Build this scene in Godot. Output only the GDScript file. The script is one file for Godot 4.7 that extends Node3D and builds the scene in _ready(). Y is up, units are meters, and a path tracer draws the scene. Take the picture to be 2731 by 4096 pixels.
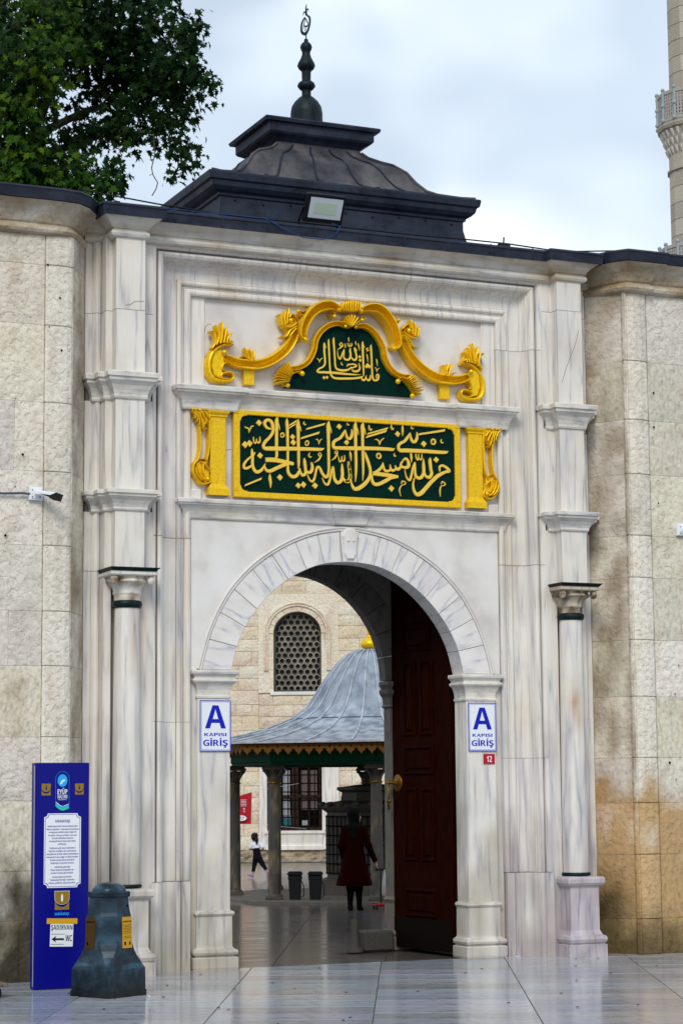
extends Node3D
# A marble gate seen from the street: setting first (camera, sky, light), then the gate, walls, paving,
# the courtyard behind, and the small things.

class MB:
	var v := PackedVector3Array()
	var n := PackedVector3Array()
	var c := PackedColorArray()
	var col := Color.WHITE
	var xf := Transform3D()
	func tri(a: Vector3, b: Vector3, d: Vector3) -> void:
		a = xf * a; b = xf * b; d = xf * d
		var k := (b - a).cross(d - a)
		if k.length_squared() < 1e-16: return
		k = k.normalized()
		v.append(a); v.append(d); v.append(b)
		for i in 3:
			n.append(k); c.append(col)
	func quad(a: Vector3, b: Vector3, d: Vector3, e: Vector3) -> void:
		tri(a, b, d); tri(a, d, e)
	func stri(a: Vector3, b: Vector3, d: Vector3, na: Vector3, nb: Vector3, nd: Vector3) -> void:
		if (b - a).cross(d - a).length_squared() < 1e-18: return
		v.append(a); v.append(d); v.append(b)
		n.append(na); n.append(nd); n.append(nb)
		for i in 3: c.append(col)
	# smooth sheet through rows of points
	func grid(P: Array, cu := false, cv := false) -> void:
		var R := P.size()
		var K: int = P[0].size()
		var Q := []
		for r in P:
			var q := PackedVector3Array()
			for k in r: q.append(xf * k)
			Q.append(q)
		var N := []
		for i in R:
			var q := PackedVector3Array(); q.resize(K)
			N.append(q)
		var ru := R if cu else R - 1
		var kv := K if cv else K - 1
		for i in ru:
			var i2 := (i + 1) % R
			for k in kv:
				var k2 := (k + 1) % K
				var f: Vector3 = (Q[i2][k2] - Q[i][k]).cross(Q[i][k2] - Q[i2][k])
				N[i][k] += f; N[i2][k] += f; N[i2][k2] += f; N[i][k2] += f
		for i in R:
			for k in K: N[i][k] = N[i][k].normalized()
		for i in ru:
			var i2 := (i + 1) % R
			for k in kv:
				var k2 := (k + 1) % K
				stri(Q[i][k], Q[i2][k], Q[i2][k2], N[i][k], N[i2][k], N[i2][k2])
				stri(Q[i][k], Q[i2][k2], Q[i][k2], N[i][k], N[i2][k2], N[i][k2])
	# bevelled box
	func box(a: Vector3, b: Vector3, h := 0.0) -> void:
		var m := (a + b) / 2.0
		var s := (b - a).abs() / 2.0
		if h <= 0.0:
			h = 0.0
		for ax in 3:
			var u := (ax + 1) % 3
			var w := (ax + 2) % 3
			for g in [-1.0, 1.0]:
				var p := []
				for q in [[-1, -1], [1, -1], [1, 1], [-1, 1]]:
					var t := Vector3()
					t[ax] = g * s[ax]; t[u] = q[0] * (s[u] - h); t[w] = q[1] * (s[w] - h)
					p.append(m + t)
				if g > 0: quad(p[0], p[1], p[2], p[3])
				else: quad(p[0], p[3], p[2], p[1])
		if h > 0.0:
			for ax in 3:
				var u := (ax + 1) % 3
				var w := (ax + 2) % 3
				for g in [-1.0, 1.0]:
					for k in [-1.0, 1.0]:
						var A := Vector3(); A[ax] = g * s[ax]; A[u] = k * (s[u] - h)
						var B := Vector3(); B[ax] = g * (s[ax] - h); B[u] = k * s[u]
						var e := Vector3(); e[w] = s[w] - h
						if g * k > 0: quad(m + A - e, m + B - e, m + B + e, m + A + e)
						else: quad(m + A + e, m + B + e, m + B - e, m + A - e)
			for gx in [-1.0, 1.0]:
				for gy in [-1.0, 1.0]:
					for gz in [-1.0, 1.0]:
						var A := m + Vector3(gx * s.x, gy * (s.y - h), gz * (s.z - h))
						var B := m + Vector3(gx * (s.x - h), gy * s.y, gz * (s.z - h))
						var D := m + Vector3(gx * (s.x - h), gy * (s.y - h), gz * s.z)
						if gx * gy * gz > 0: tri(A, B, D)
						else: tri(A, D, B)
	# polygon in x y raised along z, with a chamfered front edge
	func prism(poly: PackedVector2Array, z0: float, z1: float, h := 0.0, back := false) -> void:
		if Geometry2D.is_polygon_clockwise(poly): poly = rev(poly)
		var C := poly.size()
		var inn := PackedVector2Array()
		for i in C:
			var p0 := poly[(i + C - 1) % C]
			var p1 := poly[i]
			var p2 := poly[(i + 1) % C]
			var d1 := (p1 - p0).normalized()
			var d2 := (p2 - p1).normalized()
			var m := Vector2(-d1.y, d1.x) + Vector2(-d2.y, d2.x)
			var l := m.length_squared()
			inn.append(p1 + (m * (2.0 / maxf(l, 1.0)) * h if h > 0 else Vector2()))
		var T := Geometry2D.triangulate_polygon(poly)
		for i in range(0, T.size(), 3):
			var a := inn[T[i]]; var b := inn[T[i + 1]]; var d := inn[T[i + 2]]
			if (b - a).cross(d - a) < 0:
				var t := b; b = d; d = t
			tri(Vector3(a.x, a.y, z1), Vector3(b.x, b.y, z1), Vector3(d.x, d.y, z1))
			if back: tri(Vector3(a.x, a.y, z0), Vector3(d.x, d.y, z0), Vector3(b.x, b.y, z0))
		for i in C:
			var j := (i + 1) % C
			var zz := z1 - h
			quad(Vector3(poly[i].x, poly[i].y, z0), Vector3(poly[j].x, poly[j].y, z0), Vector3(poly[j].x, poly[j].y, zz), Vector3(poly[i].x, poly[i].y, zz))
			if h > 0: quad(Vector3(poly[i].x, poly[i].y, zz), Vector3(poly[j].x, poly[j].y, zz), Vector3(inn[j].x, inn[j].y, z1), Vector3(inn[i].x, inn[i].y, z1))
	func rev(p: PackedVector2Array) -> PackedVector2Array:
		var q := p.duplicate(); q.reverse(); return q
	# moulding: profile (outward, height) along a mitred path; flat = facade plane (height is z), else plan (height is y)
	func sweep(path: Array, prof: Array, flat := false, closed := false, sub := 0.4) -> void:
		var P := PackedVector2Array(path)
		var C := P.size()
		var M := []
		for i in C:
			var a := P[(i + C - 1) % C]
			var b := P[i]
			var d := P[(i + 1) % C]
			var d1 := (b - a).normalized()
			var d2 := (d - b).normalized()
			if not closed and i == 0: d1 = d2
			if not closed and i == C - 1: d2 = d1
			var m := Vector2(-d1.y, d1.x) + Vector2(-d2.y, d2.x)
			M.append(m * (2.0 / maxf(m.length_squared(), 0.35)))
		for i in (C if closed else C - 1):
			var j := (i + 1) % C
			var s := maxi(1, int(ceil(P[i].distance_to(P[j]) / sub)))
			for k in prof.size() - 1:
				var a0: Vector2 = P[i] + M[i] * prof[k].x
				var a1: Vector2 = P[j] + M[j] * prof[k].x
				var b0: Vector2 = P[i] + M[i] * prof[k + 1].x
				var b1: Vector2 = P[j] + M[j] * prof[k + 1].x
				for t in s:
					var u0 := float(t) / s
					var u1 := float(t + 1) / s
					quad(put(a0.lerp(a1, u0), prof[k].y, flat), put(a0.lerp(a1, u1), prof[k].y, flat), put(b0.lerp(b1, u1), prof[k + 1].y, flat), put(b0.lerp(b1, u0), prof[k + 1].y, flat))
	func put(p: Vector2, h: float, flat: bool) -> Vector3:
		return Vector3(p.x, p.y, h) if flat else Vector3(p.x, h, p.y)
	# turned shape: profile (radius, height) bottom to top about the y axis at o
	func lathe(prof: Array, o: Vector3, segs := 24, smooth := true, a0 := 0.0, a1 := TAU) -> void:
		var full := absf(a1 - a0 - TAU) < 1e-4
		var rows := []
		for i in (segs if full else segs + 1):
			var a := a0 + (a1 - a0) * i / segs
			var r := PackedVector3Array()
			for p in prof: r.append(o + Vector3(sin(a) * p.x, p.y, cos(a) * p.x))
			rows.append(r)
		if smooth: grid(rows, full, false)
		else:
			for i in segs:
				var A: PackedVector3Array = rows[i]
				var B: PackedVector3Array = rows[(i + 1) % rows.size()]
				for k in prof.size() - 1: quad(A[k], B[k], B[k + 1], A[k + 1])
	func tube(pts: Array, rad, segs := 8) -> void:
		var rows := []
		var up := Vector3(0.13, 0.97, 0.21)
		for i in pts.size():
			var t: Vector3 = (pts[mini(i + 1, pts.size() - 1)] - pts[maxi(i - 1, 0)]).normalized()
			var x := t.cross(up)
			if x.length() < 0.05: x = t.cross(Vector3(1, 0.1, 0))
			x = x.normalized()
			var y := t.cross(x)
			up = -y if y.dot(up) < 0 else y
			var r: float = rad[i] if rad is Array else rad
			var q := PackedVector3Array()
			for k in segs:
				var a := -TAU * k / segs
				q.append(pts[i] + (x * cos(a) + up * sin(a)) * r)
			rows.append(q)
		grid(rows, false, true)
		for e in [0, rows.size() - 1]:
			for k in segs:
				if e == 0: tri(pts[0], rows[0][k], rows[0][(k + 1) % segs])
				else: tri(pts[-1], rows[e][(k + 1) % segs], rows[e][k])
	# brush stroke in the x y plane: points are (x, y, width); section is a list of (across -0.5..0.5, height 0..1)
	func stroke(pts: Array, z0: float, h: float, sec: Array, smooth := false, sub := 4) -> void:
		var S := []
		var K := pts.size()
		for i in K - 1:
			var a: Vector3 = pts[maxi(i - 1, 0)]
			var b: Vector3 = pts[i]
			var d: Vector3 = pts[i + 1]
			var e: Vector3 = pts[mini(i + 2, K - 1)]
			for s in sub:
				S.append(b.cubic_interpolate(d, a, e, float(s) / sub))
		S.append(pts[-1])
		var rows := []
		for i in S.size():
			var p: Vector3 = S[i]
			var q0: Vector3 = S[maxi(i - 1, 0)]
			var q1: Vector3 = S[mini(i + 1, S.size() - 1)]
			var t := Vector2(q1.x - q0.x, q1.y - q0.y).normalized()
			var l := Vector2(-t.y, t.x)
			var w := maxf(p.z, 0.001)
			var r := PackedVector3Array()
			for s in sec: r.append(Vector3(p.x + l.x * w * s.x, p.y + l.y * w * s.x, z0 + h * s.y))
			rows.append(r)
		if smooth: grid(rows)
		else:
			for i in rows.size() - 1:
				for k in sec.size() - 1: quad(rows[i][k], rows[i + 1][k], rows[i + 1][k + 1], rows[i][k + 1])
		for e in [0, rows.size() - 1]:
			var r: PackedVector3Array = rows[e]
			for k in range(1, sec.size() - 1):
				if e == 0: tri(r[0], r[k], r[k + 1])
				else: tri(r[0], r[k + 1], r[k])
	func ball(o: Vector3, r: float, k := 8, sq := Vector3.ONE) -> void:
		var rows := []
		for i in k * 2:
			var a := TAU * i / (k * 2)
			var q := PackedVector3Array()
			for j in k + 1:
				var b := -PI / 2 + PI * j / k
				q.append(o + Vector3(sin(a) * cos(b), sin(b), cos(a) * cos(b)) * sq * r)
			rows.append(q)
		grid(rows, true, false)
	func mesh(m: Material, paint = null) -> ArrayMesh:
		if paint != null:
			for i in v.size(): c[i] = c[i] * paint.call(v[i], n[i])
		var A := []
		A.resize(Mesh.ARRAY_MAX)
		A[Mesh.ARRAY_VERTEX] = v; A[Mesh.ARRAY_NORMAL] = n; A[Mesh.ARRAY_COLOR] = c
		var o := ArrayMesh.new()
		if v.size(): 
			o.add_surface_from_arrays(Mesh.PRIMITIVE_TRIANGLES, A)
			o.surface_set_material(0, m)
		return o

var rng := RandomNumberGenerator.new()
var nz := FastNoiseLite.new()
var nf := FastNoiseLite.new()
var GATE: Node3D
const LETTER := [Vector2(-0.5, 0), Vector2(-0.5, 0.75), Vector2(-0.4, 1), Vector2(0.4, 1), Vector2(0.5, 0.75), Vector2(0.5, 0)]
const ROUND := [Vector2(-0.5, 0), Vector2(-0.46, 0.45), Vector2(-0.3, 0.85), Vector2(0, 1), Vector2(0.3, 0.85), Vector2(0.46, 0.45), Vector2(0.5, 0)]
const RIMMED := [Vector2(-0.5, 0), Vector2(-0.5, 0.75), Vector2(-0.43, 0.95), Vector2(-0.35, 0.9), Vector2(-0.30, 0.52), Vector2(-0.12, 0.36), Vector2(0.1, 0.46), Vector2(0.25, 0.80), Vector2(0.31, 1.0), Vector2(0.42, 1.0), Vector2(0.5, 0.8), Vector2(0.5, 0)]

func lin(r: float, g: float, b: float) -> Color: return Color(r, g, b)

func obj(called: String, mb: MB, m: Material, parent: Node = self, paint = null) -> MeshInstance3D:
	var o := MeshInstance3D.new()
	o.name = called
	o.mesh = mb.mesh(m, paint)
	parent.add_child(o, true)
	return o

func inst(called: String, me: Mesh, parent: Node, t := Transform3D()) -> MeshInstance3D:
	var o := MeshInstance3D.new()
	o.name = called; o.mesh = me; o.transform = t
	parent.add_child(o, true)
	return o

func thing(called: String, label: String, category: String, at := Vector3.ZERO, turn := 0.0, group := "") -> Node3D:
	var o := Node3D.new()
	o.name = called
	add_child(o, true)
	o.position = at; o.rotation.y = turn
	return tag(o, label, category, group)

func tag(o: Node3D, label: String, category: String, group := "") -> Node3D:
	o.set_meta("label", label)
	o.set_meta("category", category)
	if group: o.set_meta("group", group)
	return o

func part(called: String, parent: Node) -> Node3D:
	var o := Node3D.new()
	o.name = called
	parent.add_child(o, true)
	return o

func ntex(seed_: int, freq: float, ramp: Array, size := 512, kind := FastNoiseLite.TYPE_SIMPLEX_SMOOTH, frac := FastNoiseLite.FRACTAL_FBM, oct := 4, warp := 0.0, cell := 0) -> NoiseTexture2D:
	var f := FastNoiseLite.new()
	f.seed = seed_; f.frequency = freq; f.noise_type = kind; f.fractal_type = frac; f.fractal_octaves = oct
	if warp > 0:
		f.domain_warp_enabled = true; f.domain_warp_amplitude = warp; f.domain_warp_frequency = freq * 0.8
	f.cellular_return_type = FastNoiseLite.RETURN_DISTANCE if cell == 0 else FastNoiseLite.RETURN_CELL_VALUE
	var g := Gradient.new()
	var off := PackedFloat32Array()
	var cols := PackedColorArray()
	for r in ramp:
		off.append(r[0]); cols.append(r[1] if r[1] is Color else Color(r[1], r[1], r[1]))
	g.offsets = off; g.colors = cols
	var t := NoiseTexture2D.new()
	t.width = size; t.height = size; t.seamless = true; t.noise = f; t.color_ramp = g
	return t

func mat(c: Color, rough := 0.6, o := {}) -> StandardMaterial3D:
	var m := StandardMaterial3D.new()
	m.albedo_color = c.linear_to_srgb()
	m.roughness = rough
	m.vertex_color_use_as_albedo = true
	if o.has("metal"): m.metallic = o.metal
	if o.has("tex"):
		m.albedo_texture = o.tex; m.uv1_triplanar = true
		m.uv1_world_triplanar = o.get("world", true)
		m.uv1_scale = o.get("scale", Vector3.ONE)
		m.uv1_offset = o.get("offset", Vector3.ZERO)
		m.uv1_triplanar_sharpness = 4.0
	if o.has("detail"):
		m.detail_enabled = true; m.detail_albedo = o.detail; m.detail_blend_mode = BaseMaterial3D.BLEND_MODE_MUL
		m.detail_uv_layer = BaseMaterial3D.DETAIL_UV_2; m.uv2_triplanar = true
		m.uv2_world_triplanar = o.get("world", true)
		m.uv2_scale = o.get("dscale", Vector3.ONE)
	if o.has("bump"):
		m.heightmap_enabled = true; m.heightmap_texture = o.bump; m.heightmap_scale = o.get("depth", 1.0)
	m.metallic_specular = o.get("spec", 0.32)
	if o.has("coat"):
		m.clearcoat_enabled = true; m.clearcoat = o.coat; m.clearcoat_roughness = 0.25
	return m

var MAT := {}
func materials() -> void:
	nz.seed = 11; nz.frequency = 1.0; nz.fractal_octaves = 4
	nf.seed = 29; nf.frequency = 1.0; nf.fractal_octaves = 3
	var vein := ntex(3, 0.006, [[0.0, Color(0.99, 0.985, 0.975)], [0.62, Color(0.975, 0.97, 0.965)], [0.80, Color(0.90, 0.90, 0.92)], [0.92, Color(0.80, 0.805, 0.85)], [1.0, Color(0.70, 0.71, 0.77)]], 1024, FastNoiseLite.TYPE_SIMPLEX_SMOOTH, FastNoiseLite.FRACTAL_RIDGED, 4, 40.0)
	var mottle := ntex(8, 0.008, [[0.0, Color(0.90, 0.89, 0.885)], [0.45, Color(0.975, 0.97, 0.96)], [1.0, Color(1, 1, 1)]], 512)
	var soot := ntex(15, 0.02, [[0.0, Color(0.80, 0.79, 0.78)], [0.4, Color(0.96, 0.96, 0.95)], [1.0, Color(1, 1, 1)]], 512, FastNoiseLite.TYPE_SIMPLEX_SMOOTH, FastNoiseLite.FRACTAL_FBM, 6)
	var grit := ntex(21, 0.05, [[0.0, 0.0], [1.0, 1.0]], 512, FastNoiseLite.TYPE_SIMPLEX_SMOOTH, FastNoiseLite.FRACTAL_FBM, 5)
	var pits := ntex(31, 0.045, [[0.0, 0.25], [0.06, 0.5], [0.16, 0.90], [0.32, 1.0], [1.0, 0.95]], 1024, FastNoiseLite.TYPE_CELLULAR, FastNoiseLite.FRACTAL_FBM, 3, 14.0)
	var rough := ntex(39, 0.030, [[0.0, 0.0], [0.35, 0.45], [0.5, 0.8], [1.0, 1.0]], 1024, FastNoiseLite.TYPE_SIMPLEX_SMOOTH, FastNoiseLite.FRACTAL_FBM, 7, 24.0)
	var lime := ntex(37, 0.026, [[0.0, Color(0.87, 0.85, 0.82)], [0.35, Color(0.94, 0.93, 0.91)], [0.6, Color(0.98, 0.97, 0.955)], [1.0, Color(1.0, 1.0, 0.99)]], 1024, FastNoiseLite.TYPE_SIMPLEX_SMOOTH, FastNoiseLite.FRACTAL_FBM, 7, 20.0)
	var sheet := ntex(41, 0.01, [[0.0, Color(0.62, 0.63, 0.66)], [0.5, Color(0.86, 0.86, 0.87)], [1.0, Color(1, 1, 1)]], 512, FastNoiseLite.TYPE_SIMPLEX_SMOOTH, FastNoiseLite.FRACTAL_FBM, 6, 30.0)
	var leafg := ntex(45, 0.03, [[0.0, Color(0.86, 0.84, 0.80)], [0.5, Color(0.96, 0.96, 0.95)], [1.0, Color(1, 1, 1)]], 512, FastNoiseLite.TYPE_SIMPLEX_SMOOTH, FastNoiseLite.FRACTAL_FBM, 5)
	var wood := ntex(51, 0.02, [[0.0, Color(0.55, 0.5, 0.48)], [0.5, Color(0.85, 0.82, 0.8)], [1.0, Color(1, 1, 1)]], 512, FastNoiseLite.TYPE_SIMPLEX_SMOOTH, FastNoiseLite.FRACTAL_FBM, 5, 20.0)
	var floorv := ntex(61, 0.005, [[0.0, Color(0.86, 0.88, 0.92)], [0.35, Color(0.94, 0.94, 0.95)], [0.6, Color(0.99, 0.97, 0.95)], [1.0, Color(1, 1, 1)]], 1024, FastNoiseLite.TYPE_SIMPLEX_SMOOTH, FastNoiseLite.FRACTAL_FBM, 4, 40.0)
	var floorr := ntex(65, 0.012, [[0.0, 0.55], [1.0, 1.0]], 512, FastNoiseLite.TYPE_SIMPLEX_SMOOTH, FastNoiseLite.FRACTAL_FBM, 5)
	var rockc := ntex(71, 0.03, [[0.0, Color(0.45, 0.48, 0.52)], [0.4, Color(0.66, 0.70, 0.74)], [0.62, Color(0.82, 0.86, 0.9)], [1.0, Color(1.0, 1.0, 1.0)]], 512, FastNoiseLite.TYPE_SIMPLEX_SMOOTH, FastNoiseLite.FRACTAL_FBM, 6, 20.0)
	for i in 4: MAT["marble%d" % i] = mat(lin(0.84, 0.815, 0.775), 0.5, {"tex": vein, "scale": Vector3(0.8 + 0.1 * i, 0.06 + 0.012 * i, 0.8 + 0.1 * i), "offset": Vector3(0.31 * i, 0.17 * i, 0.23 * i), "detail": mottle, "dscale": Vector3(0.45, 0.3, 0.45), "bump": grit, "depth": 0.25})
	MAT.marble = mat(lin(0.84, 0.815, 0.775), 0.5, {"tex": vein, "scale": Vector3(0.8, 0.07, 0.8), "detail": mottle, "dscale": Vector3(0.45, 0.3, 0.45), "bump": grit, "depth": 0.25})
	MAT.marble_h = mat(lin(0.82, 0.795, 0.755), 0.5, {"tex": vein, "scale": Vector3(0.12, 0.55, 0.55), "detail": soot, "dscale": Vector3(0.5, 0.7, 0.5), "bump": grit, "depth": 0.3})
	MAT.marble_p = mat(lin(0.78, 0.765, 0.765), 0.45, {"tex": mottle, "scale": Vector3(0.3, 0.3, 0.3), "detail": mottle, "dscale": Vector3(0.5, 0.5, 0.5)})
	for i in 5:
		MAT["arch%d" % i] = mat(lin(0.80, 0.785, 0.775), 0.5, {"tex": vein, "world": false, "scale": Vector3(0.9, 0.22, 0.9), "offset": Vector3(0.17 * i, 0.31 * i, 0.23 * i), "detail": mottle, "dscale": Vector3(0.8, 0.5, 0.8)})
	MAT.stone_smooth = mat(lin(0.82, 0.785, 0.725), 0.92, {"tex": lime, "scale": Vector3(0.7, 0.5, 0.7), "detail": soot, "dscale": Vector3(1.6, 0.9, 1.6), "bump": rough, "depth": 0.5, "spec": 0.15})
	MAT.stone = mat(lin(0.83, 0.795, 0.735), 0.92, {"tex": lime, "scale": Vector3(0.45, 0.45, 0.45), "detail": pits, "dscale": Vector3(0.62, 0.5, 0.62), "bump": rough, "depth": 0.9, "spec": 0.15})
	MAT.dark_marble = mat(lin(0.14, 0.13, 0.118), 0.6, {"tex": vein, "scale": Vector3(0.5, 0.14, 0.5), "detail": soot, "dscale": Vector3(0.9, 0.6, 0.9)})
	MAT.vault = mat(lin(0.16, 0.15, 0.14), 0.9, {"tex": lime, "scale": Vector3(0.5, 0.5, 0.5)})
	MAT.lead_pale = mat(lin(0.15, 0.148, 0.162), 0.6, {"tex": sheet, "scale": Vector3(0.8, 0.8, 0.8), "detail": soot, "dscale": Vector3(1.1, 1.1, 1.1), "spec": 0.3, "bump": sheet, "depth": 2.2})
	MAT.lead = mat(lin(0.050, 0.066, 0.110), 0.55, {"tex": sheet, "scale": Vector3(0.5, 0.5, 0.5), "detail": soot, "dscale": Vector3(1.1, 1.1, 1.1), "metal": 0.0, "spec": 0.3, "bump": sheet, "depth": 2.2})
	MAT.lead_dome = mat(lin(0.62, 0.68, 0.76), 0.6, {"tex": sheet, "scale": Vector3(0.7, 0.4, 0.7), "detail": soot, "dscale": Vector3(1.1, 0.7, 1.1)})
	MAT.gold = mat(lin(0.95, 0.60, 0.012), 0.33, {"tex": leafg, "scale": Vector3(1.4, 1.4, 1.4), "metal": 0.35, "bump": grit, "depth": 0.10})
	MAT.gold_flat = mat(lin(0.90, 0.56, 0.015), 0.42, {"tex": leafg, "scale": Vector3(1.6, 1.6, 1.6), "metal": 0.2, "bump": grit, "depth": 0.14})
	MAT.letter = mat(lin(0.92, 0.62, 0.09), 0.5, {"tex": leafg, "scale": Vector3(4, 4, 4), "metal": 0.1})
	MAT.green = mat(lin(0.0015, 0.021, 0.016), 0.6, {"tex": soot, "scale": Vector3(1, 1, 1), "spec": 0.15})
	MAT.bronze = mat(lin(0.012, 0.030, 0.030), 0.45, {"tex": sheet, "scale": Vector3(2.5, 2.5, 2.5), "metal": 0.5})
	MAT.patina = mat(lin(0.013, 0.024, 0.028), 0.5, {"tex": sheet, "scale": Vector3(3, 1.2, 3), "metal": 0.4})
	MAT.door = mat(lin(0.021, 0.0030, 0.0008), 0.5, {"tex": wood, "world": false, "scale": Vector3(2.5, 0.3, 2.5), "spec": 0.06})
	MAT.kick = mat(lin(0.005, 0.003, 0.002), 0.7, {"spec": 0.12})
	MAT.brass = mat(lin(0.20, 0.105, 0.012), 0.38, {"metal": 0.85})
	MAT.black = mat(lin(0.008, 0.008, 0.010), 0.45)
	MAT.soft_black = mat(lin(0.006, 0.006, 0.007), 0.9, {"spec": 0.1})
	MAT.white = mat(lin(0.74, 0.77, 0.82), 0.35)
	MAT.blue = mat(lin(0.002, 0.003, 0.19), 0.32, {"spec": 0.3})
	MAT.ink = mat(lin(0.004, 0.012, 0.42), 0.4)
	MAT.red = mat(lin(0.42, 0.008, 0.02), 0.4)
	MAT.plain = mat(Color.WHITE, 0.85, {"spec": 0.12})
	MAT.gloss = mat(Color.WHITE, 0.3)
	MAT.paving = mat(lin(0.55, 0.595, 0.68), 0.17, {"tex": floorv, "world": false, "scale": Vector3(0.045, 0.2, 0.22), "detail": soot, "dscale": Vector3(0.5, 0.5, 0.5)})
	MAT.paving.roughness_texture = floorr
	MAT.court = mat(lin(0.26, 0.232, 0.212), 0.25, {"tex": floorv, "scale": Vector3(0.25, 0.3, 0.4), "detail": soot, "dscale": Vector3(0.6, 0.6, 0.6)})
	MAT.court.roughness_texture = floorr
	MAT.joint = mat(lin(0.10, 0.10, 0.10), 0.9)
	MAT.granite = mat(lin(0.085, 0.165, 0.235), 0.28, {"tex": rockc, "world": false, "scale": Vector3(0.55, 0.45, 0.5), "detail": soot, "dscale": Vector3(2, 2, 2)})
	MAT.leaf = mat(lin(0.16, 0.16, 0.16), 0.6, {"spec": 0.2})
	MAT.leaf.backlight_enabled = true
	MAT.leaf.backlight = Color(0.34, 0.34, 0.06)
	MAT.leaf.cull_mode = BaseMaterial3D.CULL_DISABLED
	MAT.bark = mat(lin(0.09, 0.075, 0.055), 0.9, {"tex": lime, "scale": Vector3(2, 2, 2)})
	MAT.glass = mat(Color(0.75, 0.8, 0.82, 0.25), 0.08)
	MAT.glass.transparency = BaseMaterial3D.TRANSPARENCY_ALPHA

# weathering of the marble: grey streaks that run down, purple-grey and brown wear near the ground
func wear(p: Vector3, _n: Vector3) -> Color:
	var s := nz.get_noise_3d(p.x * 7.0, p.y * 0.35, p.z * 7.0)
	var b := nf.get_noise_3d(p.x * 1.3 + 9, p.y * 0.9, p.z * 1.3)
	var c := Color(0.97 + 0.05 * b, 0.97 + 0.045 * b, 0.965 + 0.05 * b)
	c = c.lerp(Color(0.50, 0.53, 0.64), clampf(s * 1.5 - 0.22, 0, 0.6))
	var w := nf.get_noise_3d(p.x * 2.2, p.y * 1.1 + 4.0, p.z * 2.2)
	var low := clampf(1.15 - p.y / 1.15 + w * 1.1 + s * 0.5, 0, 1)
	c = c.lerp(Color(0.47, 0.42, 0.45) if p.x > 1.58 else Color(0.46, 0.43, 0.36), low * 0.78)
	var drip := clampf(nz.get_noise_3d(p.x * 16.0, p.y * 0.9, p.z * 16.0) * 2.0 - 0.35, 0, 1) * clampf(1.9 - p.y * 0.75, 0, 1)
	c = c.lerp(Color(0.27, 0.28, 0.33), drip * 0.55)
	var warm := clampf(nf.get_noise_3d(p.x * 1.7 + 31, p.y * 0.8, 7.0) * 2.0 - 0.35, 0, 1)
	c = c.lerp(Color(0.78, 0.66, 0.47), warm * 0.55)
	# rust that has run from the bronze collars
	for q in [[-2.13, 3.02, 0.045, 0.38, 0.9], [-2.46, 3.02, 0.035, 0.30, 0.7], [-2.25, 3.0, 0.05, 0.26, 0.6], [2.25, 2.42, 0.03, 0.14, 0.9], [2.30, 2.3, 0.02, 0.2, 0.5], [-1.60, 3.6, 0.04, 0.5, 0.35], [2.12, 3.1, 0.04, 0.3, 0.4], [-2.08, 4.02, 0.02, 0.10, 0.8]]:
		var dx: float = (p.x - q[0]) / q[2]
		var dy: float = (p.y - q[1]) / q[3]
		var k := exp(-dx * dx - dy * dy) * (0.7 + s * 0.9)
		if k > 0.02: c = c.lerp(Color(0.50, 0.25, 0.07), clampf(k * q[4], 0, 0.85))
	return c

# limestone: blotches, dark grime and the brown damp marks of the lower right
func stain(p: Vector3, _n: Vector3) -> Color:
	var a := nf.get_noise_3d(p.x * 0.9, p.y * 0.9, p.z * 0.9)
	var b := nz.get_noise_3d(p.x * 3.1 + 5, p.y * 2.3, p.z * 3.1)
	var c := Color(1, 1, 1) * (0.99 + 0.06 * a)
	c = c.lerp(Color(0.72, 0.64, 0.52), clampf(b * 1.4 - 0.35, 0, 0.3))
	var rain := nz.get_noise_3d(p.x * 8.0, p.y * 0.7, p.z * 8.0)
	c = c.lerp(Color(0.58, 0.52, 0.44), clampf(rain * 1.3 - 0.22, 0, 0.4))
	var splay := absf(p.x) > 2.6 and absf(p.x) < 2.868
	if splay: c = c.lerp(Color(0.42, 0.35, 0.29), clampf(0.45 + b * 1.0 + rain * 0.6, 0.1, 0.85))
	if p.x > 2.6:
		var d := clampf((1.72 - p.y + b * 0.7 + (2.9 - p.x) * 0.22) * 2.6, 0, 1)
		c = c.lerp(Color(0.62, 0.41, 0.18), d * 0.85)
		var e := clampf((0.52 - p.y + a * 0.6 + b * 0.35) * 2.5, 0, 1)
		c = c.lerp(Color(0.10, 0.085, 0.050), e * 0.85)
	else:
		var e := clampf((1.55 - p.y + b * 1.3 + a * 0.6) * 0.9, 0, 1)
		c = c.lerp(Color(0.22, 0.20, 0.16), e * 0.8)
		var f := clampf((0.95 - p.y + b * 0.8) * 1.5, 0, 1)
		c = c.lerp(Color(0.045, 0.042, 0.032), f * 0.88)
	var g := clampf(nf.get_noise_3d(p.x * 2.0, p.y * 5.0 + 40, p.z) * 1.8 - 0.55 + clampf((p.y - 6.35) * 1.5, 0, 0.6), 0, 1)
	c = c.lerp(Color(0.36, 0.30, 0.22), g * 0.55)
	return Color(c.r, c.g, c.b)

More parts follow.
